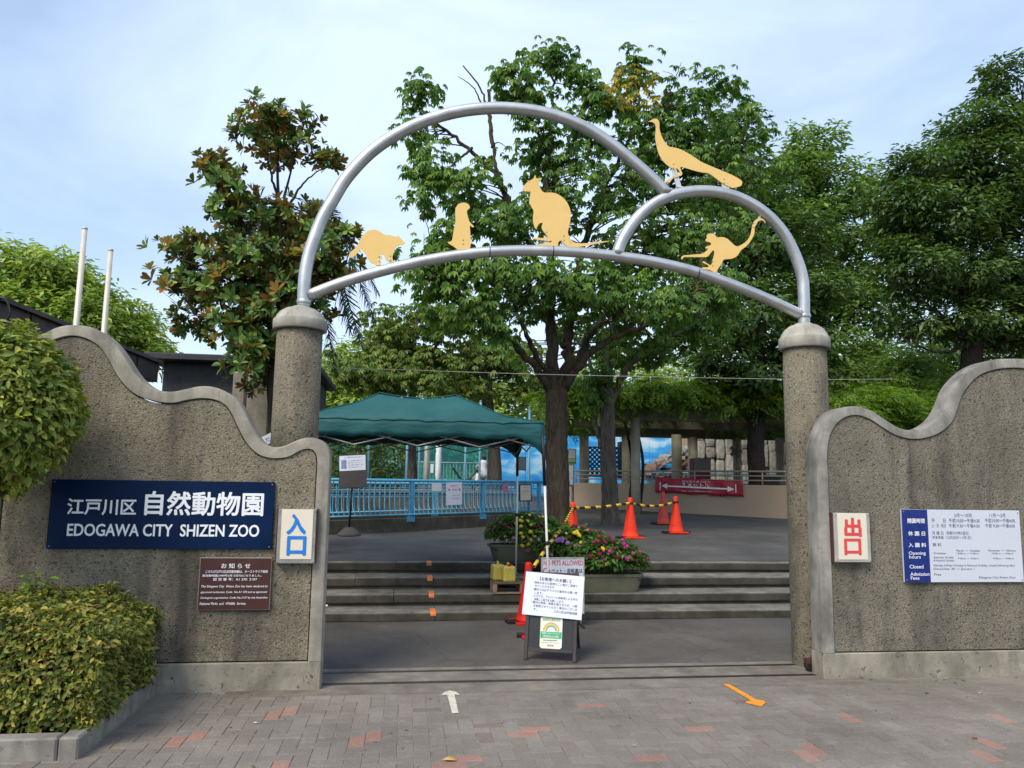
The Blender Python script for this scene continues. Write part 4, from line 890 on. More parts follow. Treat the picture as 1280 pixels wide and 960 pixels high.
# planters with marguerites
def planter(label, c, w_, d_, h_, ang, flowers, fh, spread):
    c = np.array(c, float); ux = np.array([math.cos(ang), math.sin(ang), 0]); uy = np.array([-math.sin(ang), math.cos(ang), 0])
    t = thing('flower_planter', label, 'planter', c, 'flower planters on the steps')
    mb = MB(); rings = [(.86, .0), (.90, .03), (1.0, h_-.04), (1.06, h_-.035), (1.06, h_), (.98, h_), (.95, h_-.06)]; n = 40; vs = []
    for s, z in rings:
        for k in range(n):
            th_ = 2*math.pi*k/n; cx_, sy_ = math.cos(th_), math.sin(th_); e = .35
            q = ux*(w_/2*s*np.sign(cx_)*abs(cx_)**e)+uy*(d_/2*s*np.sign(sy_)*abs(sy_)**e); vs.append(c+q+np.array([0, 0, z]))
    fs = [(i*n+k, i*n+(k+1) % n, (i+1)*n+(k+1) % n, (i+1)*n+k) for i in range(len(rings)-1) for k in range(n)]
    mb.add(vs, fs, True); mb.add([c+ux*0], []); bx_ = mb.build('trough', M_PLANTER, t); bx_.modifiers.new('es', 'EDGE_SPLIT').split_angle = R(40)
    MB().obox(c+np.array([0, 0, h_-.07]), ux, uy, (0, 0, 1), w_*.46, d_*.44, .01).build('soil', M_SOIL, t)
    n = int(1900*w_); cc = c+np.array([0, 0, h_+fh*.35]); d = rdir(n); d[:, 2] = np.abs(d[:, 2])*1.1-.12; k = rng.uniform(.25, 1, n)**.5
    rx = np.array([w_/2*spread, d_/2*spread*1.25, fh*.7])
    q = d*k[:, None]*rx; pos = cc+q[:, :1]*ux+q[:, 1:2]*uy+q[:, 2:3]*np.array([0, 0, 1]); out = unit(q[:, :1]*ux+q[:, 1:2]*uy+q[:, 2:3]*np.array([0, 0, 1.])+np.array([0, 0, .1]))
    foliage('leaves', 'long', np.vstack([pos, pos+rng.normal(0, .03, pos.shape)]), np.vstack([out, out]), rng.uniform(.05, .115, 2*n), ML_FLW, t, .4, .6, .7, .1)
    mb = MB()
    for k in range(40):
        e = cc+(lambda z: ux*z[0]*rx[0]+uy*z[1]*rx[1]+np.array([0, 0, abs(z[2])*rx[2]]))(rdir(1)[0]*.8); b_ = c+ux*rng.uniform(-.4, .4)*w_+uy*rng.uniform(-.3, .3)*d_+np.array([0, 0, h_-.06]); mb.tube([b_, (b_+e)/2+np.array([0, 0, .03]), e], [.004, .0025], 4, cap=False)
    mb.build('stems', ML_FLW, t)
    cols = sorted(set(q[2] for q in flowers)); extra = []
    for k in range(12):
        dd = rdir(1)[0]; dd[2] = abs(dd[2])*.9+.1; dd[1] = -abs(dd[1]); q = cc+ux*dd[0]*rx[0]+uy*dd[1]*rx[1]+np.array([0, 0, dd[2]*rx[2]]); xx, yy, _ = project(q); extra.append((xx, yy, flowers[rng.integers(len(flowers))][2], rng.uniform(.014, .024)))
    for (x, y, col, r_) in list(flowers)+extra:
        r_ = r_*1.3
        rd = ray(x, y); Mi = np.array([ux/rx[0], uy/rx[1], np.array([0, 0, 1.])/rx[2]])/1.15; o0 = Mi @ (EYE-cc); d0 = Mi @ rd
        qa, qb, qc = d0 @ d0, 2*(o0 @ d0), o0 @ o0-1; ds = qb*qb-4*qa*qc
        p_ = EYE+rd*((-qb-math.sqrt(ds))/(2*qa)) if ds > 0 else EYE+rd*(-qb/(2*qa))
        mb = MB(); up_ = unit(np.array([rng.normal(0, .3), -.7, .8])); a1 = unit(np.cross(up_, (1, .2, 0))); b1 = np.cross(up_, a1); npet = 11; vs = [p_+up_*r_*.28]; 
        for k in range(npet*2):
            th_ = math.pi*k/npet; rr = r_*(1. if k % 2 == 0 else .72); vs.append(p_+(a1*math.cos(th_)+b1*math.sin(th_))*rr+up_*(-.1*r_))
        for k in range(npet):
            th_ = 2*math.pi*k/npet; vs.append(p_+(a1*math.cos(th_)+b1*math.sin(th_))*r_*.55+up_*r_*.3)
        fs = [(0, 1+2*npet+k, 1+2*npet+(k+1) % npet) for k in range(npet)]
        for k in range(npet):
            o0 = 1+2*k; o1 = 1+(2*k+1) % (2*npet); o2 = 1+(2*k+2) % (2*npet); i0 = 1+2*npet+k; i1 = 1+2*npet+(k+1) % npet
            fs += [(i0, o0, o1), (i0, o1, i1), (i1, o1, o2)]
        mb.add(vs, fs); mb.build('flower', FLC[col], t)
FLC = {'y': plain('yellow_petals', (.80, .56, .02), .6), 'r': plain('maroon_petals', (.16, .006, .022), .6), 'm': plain('magenta_petals', (.30, .015, .13), .6), 'p': plain('pink_petals', (.55, .17, .20), .6), 'l': plain('lilac_petals', (.40, .17, .46), .6)}
S = .15625
def fl(lst): return [(600+x*S, 640+y*S, c_, r_) for x, y, c_, r_ in lst]
f1 = fl([(322, 66, 'y', .026), (290, 92, 'y', .024), (327, 112, 'y', .024), (410, 102, 'y', .022), (384, 70, 'y', .02), (402, 156, 'y', .03), (326, 168, 'y', .026), (342, 198, 'y', .026), (408, 219, 'y', .027), (439, 196, 'y', .025), (386, 256, 'y', .026), (340, 268, 'y', .028), (497, 222, 'y', .028), (118, 124, 'm', .024), (160, 84, 'm', .024), (195, 100, 'r', .026), (228, 124, 'r', .03), (260, 80, 'r', .024), (200, 195, 'p', .02), (270, 205, 'p', .026), (383, 306, 'p', .03), (455, 85, 'r', .02), (495, 95, 'r', .022), (445, 110, 'r', .02), (482, 160, 'r', .02)])
f2 = fl([(520, 325, 'p', .028), (572, 340, 'p', .024), (635, 218, 'l', .035), (615, 228, 'l', .03), (655, 228, 'l', .03), (662, 212, 'l', .028), (700, 245, 'l', .03), (755, 165, 'y', .027), (775, 155, 'y', .024), (785, 172, 'y', .026), (795, 186, 'y', .024), (690, 170, 'y', .018), (760, 105, 'r', .028), (825, 122, 'r', .028), (720, 195, 'r', .02), (880, 150, 'r', .03), (765, 270, 'p', .03), (790, 272, 'p', .028), (838, 262, 'p', .034), (805, 243, 'y', .022), (875, 270, 'y', .018), (792, 338, 'p', .026)])
f3 = fl([(952, 195, 'r', .034), (1030, 195, 'r', .03), (1065, 225, 'r', .03), (945, 235, 'r', .03), (985, 292, 'y', .028), (1040, 316, 'm', .034), (955, 335, 'r', .035), (883, 355, 'r', .03), (1105, 357, 'r', .034), (1180, 372, 'm', .034), (1018, 413, 'y', .026), (1140, 225, 'm', .03), (1175, 275, 'm', .028), (1225, 332, 'm', .026), (1150, 255, 'm', .028), (905, 245, 'r', .024), (1000, 240, 'r', .024), (1080, 290, 'r', .02)])
p1_ = atz(661, 703, .56); planter('olive trough planter with mostly yellow flowers beside the tent legs', (float(p1_[0])+.0, 10.64, ter(10.64)), 1.0, .34, .22, .05, f1, .38, 1.15)
p2_ = aty(716, 715, 10.2); planter('olive trough planter with pink and lilac flowers, middle of the three', (float(p2_[0]), 10.15, .42), .95, .32, .22, -.05, f2, .40, 1.1)
p3_ = aty(759, 736, 9.72); planter('olive trough planter with maroon flowers, right end of the three', (float(p3_[0]), 9.69, .28), .84, .30, .22, .02, f3, .40, 1.25)
# pallet crate and two jerry cans
pc = aty(633, 738, 9.66); cx = float(pc[0]); Yc = 9.62; z0 = .28
t = thing('pallet_crate', 'small weathered wooden pallet under the yellow jerry cans', 'pallet', (cx, Yc, z0))
for k in range(4): MB().box(cx-.19, cx+.19, Yc-.17+.09*k, Yc-.10+.09*k, z0+.115, z0+.135, .003).build('slat', M_WOOD, t)
for s in (-1, 0, 1):
    if s: MB().box(cx+s*.165-.025, cx+s*.165+.025, Yc-.17, Yc+.17, z0+.02, z0+.114, .003).build('block', M_WOODL, t)
for y in (-.165, .12): MB().box(cx-.19, cx+.19, Yc+y, Yc+y+.05, z0, z0+.019, .002).build('bottom_board', M_WOODL, t)
def jerry(label, x, y, z, rot, w_=.135, d_=.165, h_=.19):
    t = thing('jerry_can', label, 'jerry can', (x, y, z), 'jerry cans on the pallet'); c, s = math.cos(rot), math.sin(rot); ux = (c, s, 0); uy = (-s, c, 0)
    b = np.array([x, y, z])
    o = MB().obox(b+np.array([0, 0, h_/2]), ux, uy, (0, 0, 1), w_/2*1.15, d_/2, h_/2).build('body', M_JERRY, t, bevel=.022)
    for q in (-.02, .02): MB().obox(b+np.array([0, 0, h_/2])+np.array(uy)*-(d_/2)+np.array(ux)*q*1.4, ux, uy, (0, 0, 1), .012, .004, h_*.38).build('rib', M_JERRY, t, bevel=.003)
    h0 = b+np.array([0, 0, h_]); MB().tube(resample([h0+np.array(uy)*.055-np.array([0, 0, .01]), h0+np.array(uy)*.05+np.array([0, 0, .025]), h0-np.array(uy)*.0+np.array([0, 0, .028]), h0-np.array(uy)*.015-np.array([0, 0, .01])], 14), .011, 8).build('handle', M_JERRY, t)
    return h0-np.array(uy)*.045, t
hc, t_ = jerry('front yellow jerry can with a red screw cap', cx+.005, Yc-.07, z0+.136, .1)
MB().lathe(hc-np.array([0, 0, .004]), [(.026, 0), (.026, .022), (.022, .026)], 16).build('cap', M_CONER, t_)
jerry('rear yellow jerry can behind the red-capped one', cx-.105, Yc+.075, z0+.136, .15)
# small white bottle beside the left wall on the lowest step
pb = atz(406.5, 760, .14); t = thing('white_bottle', 'small white bottle lying at the wall end on the lowest step', 'bottle', (float(pb[0])-.02, float(pb[1]), .14))
MB().lathe((float(pb[0])-.09, float(pb[1]), .165), [(.0, 0), (.022, .004), (.026, .012), (.026, .085), (.012, .10)], 14, axis=(1, 0, 0)).build('body', M_WHITE, t)
MB().lathe((float(pb[0])+.009, float(pb[1]), .165), [(.012, 0), (.013, .002), (.013, .018), (.0, .02)], 12, axis=(1, 0, 0)).build('cap', M_WHITE, t)
# orange tape marks on the steps
for k, (xp, yp) in enumerate(((541.5, 760), (539.5, 738), (537.5, 718.5), (536.5, 699.5))):
    y0 = SY[k]; p = aty(xp, yp, y0); x = float(p[0]); z = SZ[k]+.0045; dz = .0045
    pr = [(y0-.0025, SZ[k]-.04), (y0-.003, SZ[k]-.02), (y0+.005, SZ[k]-.003), (y0+.02, z), (y0+(.26 if k < 3 else .18), z)]
    vs = [(x-.032+.004*math.sin(i*2+k), q[0], q[1]) for i, q in enumerate(pr)]+[(x+.032+.003*math.sin(i*3+k), q[0], q[1]) for i, q in enumerate(pr)]; m = len(pr)
    o = MB().add(vs, [(i, m+i, m+i+1, i+1) for i in range(m-1)]).build('tape_mark', M_TAPE, base=(x, y0, z)); tag(o, 'orange tape mark on the %s step edge' % ('lowest', 'second', 'third', 'top')[k], 'tape mark', 'orange tape marks on the steps')
# painted arrows on the paving
def arrow(label, pts, mat):
    V = [atz(x, y, .0065) for x, y in pts]; c = np.mean(V, 0); c[2] = 0
    b_ = [(v[0], v[1], .0025) for v in V]; n = len(V)
    mb = MB(); mb.add([(v[0], v[1], .0065) for v in V]+b_, [tuple(range(n))]+[(i, (i+1) % n, n+(i+1) % n, n+i) for i in range(n)]); o = mb.build('floor_arrow', mat, base=c); tag(o, label, 'floor arrow', 'floor arrows'); return o
z6 = lambda L_: [(420+x*.1875, 840+y*.1875) for x, y in L_]
arrow('cream arrow tape pointing in through the gate', z6([(774, 272), (817, 270), (790, 148), (824, 148), (800, 132), (757, 123), (722, 134), (703, 149), (742, 150)]), M_ARROWW)
z7 = lambda L_: [(840+x*.1875, 840+y*.1875) for x, y in L_]
arrow('orange arrow tape pointing out to the right on the paving', z7([(344, 80), (380, 79), (565, 184), (610, 190), (625, 202), (600, 226), (555, 218), (495, 203), (490, 196), (530, 190)]), M_ARROWO)
# fallen leaves
for lb, x, y, s, mt in (('pale yellow fallen leaf on the paving before the gate', 565, 949, .11, plain('fallen_yellow', (.62, .36, .10), .6)), ('brown curled fallen leaf on the red paver at right', 1219, 922, .05, plain('fallen_brown', (.20, .075, .03), .7)), ('small dark fallen leaf near the right wall', 1159, 866, .05, plain('fallen_dark', (.12, .04, .03), .7)), ('tiny pale scrap near the right wall base', 1226, 866, .04, plain('fallen_pale', (.6, .58, .5), .7)), ('tiny white scrap on the paving near the left wall', 320, 903, .035, plain('fallen_white', (.7, .68, .62), .7))):
    p = atz(x, y, .012); V, T = scatter('leaf', p[None], np.array([[.1, -.1, 1.]]), np.array([[1., .2, 0]]), np.array([s])); V = V-np.array([s*.5, 0, 0])
    o = tri_mesh('fallen_leaf', V, T, mt, base=p); tag(o, lb, 'leaf', 'fallen leaves'); md = o.modifiers.new('th', 'SOLIDIFY'); md.thickness = .001

# leaf litter on the paving and along the wall feet
n = 150; P = np.stack([rng.uniform(-1.7, 5.6, n), rng.uniform(4.1, 6.3, n), np.full(n, .006)], 1); k = rng.uniform(size=n) < .55; P[k, 1] = 6.3-np.abs(rng.normal(0, .08, k.sum())); k = k & (P[:, 0] > -.6) & (P[:, 0] < 3.5); P[k, 1] = rng.uniform(7.0, 9.0, k.sum()); P[k, 2] = [GY(y)+.006 for y in P[k, 1]]
o = foliage('leaf_litter', 'small', P, np.tile([0., 0, 1], (n, 1)), rng.uniform(.012, .04, n), mk_leaf('litter', [(0, (.10, .05, .02)), (.6, (.22, .14, .06)), (1, (.40, .34, .22))], .1, .8, .2, gain=1.), None, 1.5, .3, 0, 0); tag(o, 'scattered dry leaf crumbs on the paving by the walls', 'leaf litter')

# ================================================================== TENT
YF, YB = 8.35, 10.28
ctr = aty(681, 535, YF); XR = float(ctr[0])-.01; XL = XR-2.76
zE = float(aty(681, 528, YF)[2]); zV = zE-.235
pk1 = aty(475, 491, (YF+YB)/2); pk2 = aty(570, 494, (YF+YB)/2); zR = float(pk1[2])
xm = (XL+XR)/2; rx1, rx2 = float(pk1[0]), float(pk2[0])
t = thing('pop_up_tent', 'dark green pop-up canopy tent over the steps behind the left pillar', 'tent', (xm, (YF+YB)/2, .1))
ym = (YF+YB)/2
def roof_z(x, y):
    fx = 0 if rx1 <= x <= rx2 else ((rx1-x)/(rx1-XL) if x < rx1 else (x-rx2)/(XR-rx2)); fy = abs(y-ym)/((YB-YF)/2)
    k = max(fx, fy); dip = .05*math.sin(math.pi*min(max((x-rx1)/(rx2-rx1), 0), 1))*(1-fy) if rx1 < x < rx2 else 0
    return -dip+zR-(zR-zE)*k - .055*math.sin(math.pi*k)*(1-.3*math.cos(8*x)) + .005*math.sin(9*x+4*y)*k + .004*math.sin(23*x-9*y)*k + .005*math.sin(14*y+31*x)*k*k
nx, ny = 60, 36; gx = np.linspace(XL, XR, nx); gy = np.linspace(YF, YB, ny)
mb = MB(); mb.add([(x, y, roof_z(x, y)) for y in gy for x in gx], [(j*nx+i, j*nx+i+1, (j+1)*nx+i+1, (j+1)*nx+i) for j in range(ny-1) for i in range(nx-1)], True)
mb.build('canopy', M_TENT, t)
for (cx_, cy_, px_) in ((XL, YF, rx1), (XL, YB, rx1), (XR, YF, rx2), (XR, YB, rx2)):
    MB().tube([(cx_+(px_-cx_)*k/14, cy_+(ym-cy_)*k/14, roof_z(cx_+(px_-cx_)*k/14, cy_+(ym-cy_)*k/14)+.003) for k in range(15)], .007, 6).build('hip_seam', M_TENT, t)
MB().tube([(rx1+(rx2-rx1)*k/14, ym, roof_z(rx1+(rx2-rx1)*k/14, ym)+.003) for k in range(15)], .007, 6).build('ridge_seam', M_TENT, t)
for yy in (YF-.004, YB+.004): MB().tube([(XL+(XR-XL)*k/30, yy, roof_z(XL+(XR-XL)*k/30, min(max(yy, YF), YB))-.012) for k in range(31)], .009, 6).build('eave_piping', M_TENT, t)
# valances: straight hem dropping at the corner legs
def valance(p0, p1, n=50):
    mb = MB(); p0 = np.array(p0, float); p1 = np.array(p1, float); L_ = np.linalg.norm(p1-p0); d = (p1-p0)/L_; nr = np.array([d[1], -d[0], 0]); vs = []
    for k in range(n):
        s = k/(n-1); q = p0+(p1-p0)*s; e = min(s, 1-s)*L_; top = roof_z(min(max(q[0], XL), XR), min(max(q[1], YF), YB)) if True else zE
        hem = top-(.19+.17*max(0, 1-e/.30)**1.6)+.012*math.sin(s*23)
        for r_ in range(4):
            f_ = r_/3; vs.append((q[0]+nr[0]*.012*math.sin(s*40+r_)*f_, q[1]+nr[1]*.012*math.sin(s*40+r_)*f_, top+(hem-top)*f_))
    mb.add(vs, [(k*4+r_, (k+1)*4+r_, (k+1)*4+r_+1, k*4+r_+1) for k in range(n-1) for r_ in range(3)], True); o = mb.build('valance', M_TENT, t); o.modifiers.new('s', 'SOLIDIFY').thickness = .004
for A, B in (((XL, YF), (XR, YF)), ((XR, YF), (XR, YB)), ((XR, YB), (XL, YB)), ((XL, YB), (XL, YF))): valance((*A, zE), (*B, zE))
def gz_(x, y): return SZ[2] if 9.91 <= y < 10.38 else GY(y)
footR = aty(688.5, 760, YF)
for (x, y, fx) in ((XR-.015, YF+.015, float(footR[0])), (XR-.015, YB-.015, XR-.015), (XL+.015, YF+.015, XL+.015), (XL+.015, YB-.015, XL+.015)):
    z0 = gz_(x, y); top = np.array([x, y, zE-.03]); bot = np.array([fx, y, z0+.01]); md = top*.42+bot*.58
    l_ = MB().tube([top*.72+bot*.28, bot], .0135, 8).build('leg', M_TENTLEG, t); MB().tube([top, top*.70+bot*.30], .019, 8).build('upper_leg', M_BLACK, t)
    MB().lathe(bot-np.array([0, 0, .008]), [(.045, 0), (.045, .008), (.02, .012)], 12).build('foot_plate', M_SFRAME, l_); MB().lathe(md, [(.022, -.02), (.022, .02)], 10).build('clamp', M_BLACK, l_)
def truss(p0, p1, n, z):
    p0 = np.array([*p0, z]); p1 = np.array([*p1, z])
    for k in range(n):
        a_ = p0+(p1-p0)*k/n; b_ = p0+(p1-p0)*(k+1)/n; up_ = np.array([0, 0, .085])
        MB().tube([a_-up_*(1 if k % 2 else -1), b_+up_*(1 if k % 2 else -1)], .009, 6, smooth=False).build('truss_bar', M_SFRAME, t); MB().tube([a_+up_*(1 if k % 2 else -1), b_-up_*(1 if k % 2 else -1)], .009, 6, smooth=False).build('truss_bar', M_SFRAME, t)
truss((XL+.03, YF+.04), (XR-.03, YF+.04), 4, zE-.20); truss((XL+.03, YB-.04), (XR-.03, YB-.04), 4, zE-.20); truss((XR-.04, YF+.04), (XR-.04, YB-.04), 2, zE-.20); truss((XL+.04, YF+.04), (XL+.04, YB-.04), 2, zE-.20)

# ================================================================== BLUE FENCES AND WHAT IS BEHIND
A = atter(396, 670.); B = atter(677, 654.5); A[2] = ter(A[1]); B[2] = ter(B[1])
def fence_run(name, label, A, B, ztopA, ztopB, zplA, zplB, step, mat, posts, curl=.10, plinth=True, grp='blue picket fences'):
    c = (A+B)/2; t = thing(name, label, 'fence', c, grp); d = B-A; L_ = np.linalg.norm(d[:2]); u = np.array([d[0], d[1], 0])/L_; nv = np.array([u[1], -u[0], 0])
    if nv[1] > 0: nv = -nv
    at = lambda s, z: A*[1, 1, 0]+u*s+np.array([0, 0, z]); zt = lambda s: ztopA+(ztopB-ztopA)*s/L_; zp = lambda s: zplA+(zplB-zplA)*s/L_
    if plinth:
        mb = MB(); th = .18; P = [at(0, 0), at(L_, 0), at(L_, 0)-nv*th, at(0, 0)-nv*th]
        mb.add([(p[0], p[1], ter(p[1])-.1) for p in P]+[(p[0], p[1], z) for p, z in zip(P, (zp(0), zp(L_), zp(L_), zp(0)))], [(0, 1, 5, 4), (1, 2, 6, 5), (2, 3, 7, 6), (3, 0, 4, 7), (4, 5, 6, 7)]); mb.build('plinth', M_FPLINTH, t, bevel=.01)
    off = nv*.05
    MB().tube([at(0, zt(0)), at(L_, zt(L_))], .030, 12).build('top_rail', mat, t)
    for k in (.135, .27): MB().tube([at(0, zt(0)-k)+off*.2, at(L_, zt(L_)-k)+off*.2], .009, 6).build('thin_rail', mat, t)
    MB().tube([at(0, zp(0)+.07)+off*1.4, at(L_, zp(L_)+.07)+off*1.4], .016, 8).build('bottom_rail', mat, t)
    n = int(L_/step)
    for k in range(n):
        s = (k+.5)*L_/n; a_ = at(s, zt(s)); b_ = at(s, zp(s)+.07)
        MB().tube([a_+off*.25, at(s, zp(s)+.26)+off*.3, at(s, zp(s)+.15)+off*.5, b_+off*1.3], .0095, 6, cap=False).build('picket', mat, t)
    for s in posts:
        p = MB().obox((at(s*L_, zt(s*L_))+at(s*L_, zp(s*L_)))/2-nv*.01, u, nv, (0, 0, 1), .035, .03, (zt(s*L_)-zp(s*L_))/2).build('post', mat, t)
        MB().obox(at(s*L_, zp(s*L_)-.02)+nv*.008, u, nv, (0, 0, 1), .09, .01, .05, .004).build('foot_bracket', mat, p)
    return at, L_, nv, u
ztA = float(aty(410, 599.5, A[1])[2]); ztB = float(aty(677, 603, B[1])[2])
atF, LF, nF, uF = fence_run('blue_fence', 'sky blue picket fence on dark concrete plinth in front of the enclosure', A, B, ztA, ztB, float(aty(400, 650, A[1])[2])-.02, float(aty(677, 641, B[1])[2])-.02, .105, M_FBLUE, [.36, .69, .985])
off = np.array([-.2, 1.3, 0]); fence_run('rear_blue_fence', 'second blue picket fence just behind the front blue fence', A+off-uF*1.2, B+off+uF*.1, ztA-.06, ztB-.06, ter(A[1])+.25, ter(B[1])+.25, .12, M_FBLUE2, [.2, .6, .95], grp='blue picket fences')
# low grey enclosure wall between
c0 = A+np.array([-.2, 2.6, 0]); c1 = B+np.array([.1, 2.6, 0])
t = thing('enclosure_wall', 'low pale concrete wall inside the fenced enclosure', 'wall', (c0+c1)/2)
mb = MB(); P = [c0, c1, c1+np.array([0, .25, 0]), c0+np.array([0, .25, 0])]; mb.add([(p[0], p[1], .4) for p in P]+[(p[0], p[1], 1.36) for p in P], [(0, 1, 5, 4), (1, 2, 6, 5), (2, 3, 7, 6), (3, 0, 4, 7), (4, 5, 6, 7)]); mb.build('body', M_KERB, t, bevel=.01)
mb = MB(); P = [c0-np.array([0, .04, 0]), c1-np.array([0, .04, 0]), c1+np.array([0, .29, 0]), c0+np.array([0, .29, 0])]; mb.add([(p[0], p[1], 1.361) for p in P]+[(p[0], p[1], 1.44) for p in P], [(0, 1, 5, 4), (1, 2, 6, 5), (2, 3, 7, 6), (3, 0, 4, 7), (4, 5, 6, 7), (0, 3, 2, 1)]); mb.build('capping', M_CAP, t, bevel=.008)
# notices hanging on the fence
def on_fence(x, y, d=.09):
    rd = ray(x, y); k = ((A+nF*d-EYE) @ nF)/(rd @ nF); return EYE+rd*k
def fence_notice(name, label, q, rows, mat, frame=None):
    P = [on_fence(*p) for p in q]; c = sum(P)/4; u = unit((P[1]-P[0])+(P[2]-P[3])); v = unit((P[3]-P[0])+(P[2]-P[1])); v = unit(v-u*(u @ v)); f = Frame(c, u, v); w_ = np.linalg.norm(P[1]-P[0])/2; h_ = np.linalg.norm(P[3]-P[0])/2
    t = thing(name, label, 'notice', f.p(0, -h_), 'notices on the blue fence')
    if frame:
        mb = MB(); f.slab(mb, -w_, w_, -h_, h_, -.02, -.001, .003); mb.build('frame', frame, t); mb = MB(); f.slab(mb, -w_*.82, w_*.82, -h_*.88, h_*.88, -.004, .002); mb.build('sheet', mat, t)
    else: mb = MB(); f.slab(mb, -w_, w_, -h_, h_, -.004, 0); mb.build('sheet', mat, t)
    for body, x0_, x1_, y0_, y1_, mt in rows:
        mb = MB(); f.text(mb, body, x0_*w_, x1_*w_, y0_*h_, y1_*h_, d=.004); mb.build('text_line', mt, t)
    return f, w_, h_, t
f, w_, h_, t = fence_notice('fence_notice', 'large white notice hung askew on the blue fence', [(561, 631), (580.5, 630), (574, 603.3), (555.5, 603.5)], [('お知らせ', -.5, .5, .62, .76, M_REDTXT2), ('休園', -.3, .3, .28, .42, M_REDTXT2), ('・入園のご案内', -.4, .7, -.2, -.1, M_INK), ('・利用のお願い', -.4, .7, -.5, -.4, M_INK)], M_PAPER)
for s in (-1, 1):
    mb = MB(); mb.add([f.p(s*w_*.75, h_*.22, .003), f.p(s*w_*.75, h_*.48, .003), f.p(s*w_*.5, h_*.35, .003)], [(0, 1, 2)]); mb.build('arrow_head', M_REDTXT2, t)
fence_notice('framed_fence_notice', 'black-framed cream notice at the right end of the blue fence', [(649, 627), (664.5, 626.5), (665, 605), (649.5, 605.5)], [('お知らせ', -.4, .4, .58, .72, M_INKD), ('ご来園の皆様へ', -.65, .6, .12, .22, M_INK), ('お願いします', -.65, .5, -.2, -.1, M_INK)], plain('cream_sheet', (.62, .54, .42), .5), M_BLACK)
fence_notice('pink_fence_slip', 'small faded pink slip on the blue fence', [(630, 616), (636, 615.5), (636, 604), (629, 604)], [('禁止', -.5, .5, -.2, .4, M_REDTXT2)], plain('pink_sheet', (.42, .16, .25), .5))
fence_notice('plain_fence_slip', 'small blank white slip on the blue fence left of the large notice', [(539.5, 614), (551.5, 613.5), (553, 603.5), (540, 603.5)], [], M_PAPER)
# black notice stand at left
p = atter(436, 670); pz = ter(p[1]); t = thing('notice_stand', 'black pole notice stand with tilted board before the blue fence', 'sign stand', (p[0], p[1], pz))
MB().lathe((p[0], p[1], pz), [(.20, 0), (.205, .02), (.19, .05), (.08, .14), (.045, .15)], 20).build('base', plain('grey_rubber', (.07, .065, .06), .8), t)
zb = float(aty(440, 609, p[1])[2]); zt_ = float(aty(440, 568, p[1])[2])
MB().tube([(p[0], p[1], pz+.13), (p[0]+.03, p[1], zb+.12)], .016, 8).build('pole', M_BLACK, t)
Q = [aty(*q, p[1]-.03) for q in ((427.5, 610), (462, 607.5), (454, 568), (420, 569))]; c = sum(Q)/4; u = unit((Q[1]-Q[0])+(Q[2]-Q[3])); v = unit((Q[3]-Q[0])+(Q[2]-Q[1])); v = unit(v-u*(u @ v)); v = unit(v+np.array([0, .25, 0])); f = Frame(c, u, v); w_ = np.linalg.norm(Q[1]-Q[0])/2; h_ = np.linalg.norm(Q[3]-Q[0])/2*1.03
mb = MB(); f.slab(mb, -w_, w_, -h_, h_, -.02, 0, .003); mb.build('board', M_BROWNBLK, t)
mb = MB(); f.slab(mb, -w_*.96, w_*.94, h_*.02, h_*.93, .001, .004); mb.build('sheet', M_PAPER, t)
mb = MB(); f.text(mb, 'ご入園のみなさまへ', -w_*.6, w_*.75, h_*.78, h_*.87, d=.006); mb.build('text_line', M_INK, t)
mb = MB(); f.rect(mb, -w_*.82, -w_*.45, h_*.15, h_*.68, .006); mb.build('picture', plain('blue_cartoon_ink', (.20, .24, .42), .5, 0, .6, 40), t)
for k in range(4):
    mb = MB(); f.text(mb, ('マスクの着用をお願いします', '間隔をあけてください', '手の消毒をお願いします', '大声での会話は控えましょう')[k], -w_*.35, w_*(.8 if k % 2 == 0 else .65), h_*(.58-.13*k), h_*(.65-.13*k), d=.006); mb.build('text_line', M_INK, t)
# blue net posts of the enclosure
for k, (x, y0, Y, lb) in enumerate(((459, 498, 17.5, 'leftmost, by the notice stand'), (507.5, 500, 18., 'beside the left dark trunk'), (523, 500, 18.3, 'right of the left dark trunk'), (581, 500, 19., 'left of the pushchair'), (599, 502, 19.3, 'before the woman'), (661, 510, 19.5, 'at the right end of the tent'))):
    a_ = aty(x, 606, Y); z1 = float(aty(x, y0, Y)[2]); t = thing('net_post', 'thin blue enclosure post, '+lb, 'post', (a_[0], Y, ter(Y)), 'thin blue enclosure posts')
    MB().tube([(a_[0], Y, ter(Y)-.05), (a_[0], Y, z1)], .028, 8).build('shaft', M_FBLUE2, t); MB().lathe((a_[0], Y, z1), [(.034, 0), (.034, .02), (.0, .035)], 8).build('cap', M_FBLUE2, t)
for x, Y, lb in ((532.5, 30, 'pale post left of the white pole behind the fence'), (547.5, 29, 'bright white pole behind the blue fence')):
    a_ = aty(x, 606, Y); o = MB().lathe((a_[0], Y, ter(Y)), [(.10, -.1), (.10, 1.), (.10, 3.6), (.07, 3.63), (.0, 3.64)], 14).build('enclosure_pole', M_WHITE if x > 540 else M_SFRAMEL, base=(a_[0], Y, ter(Y))); tag(o, lb, 'pole')
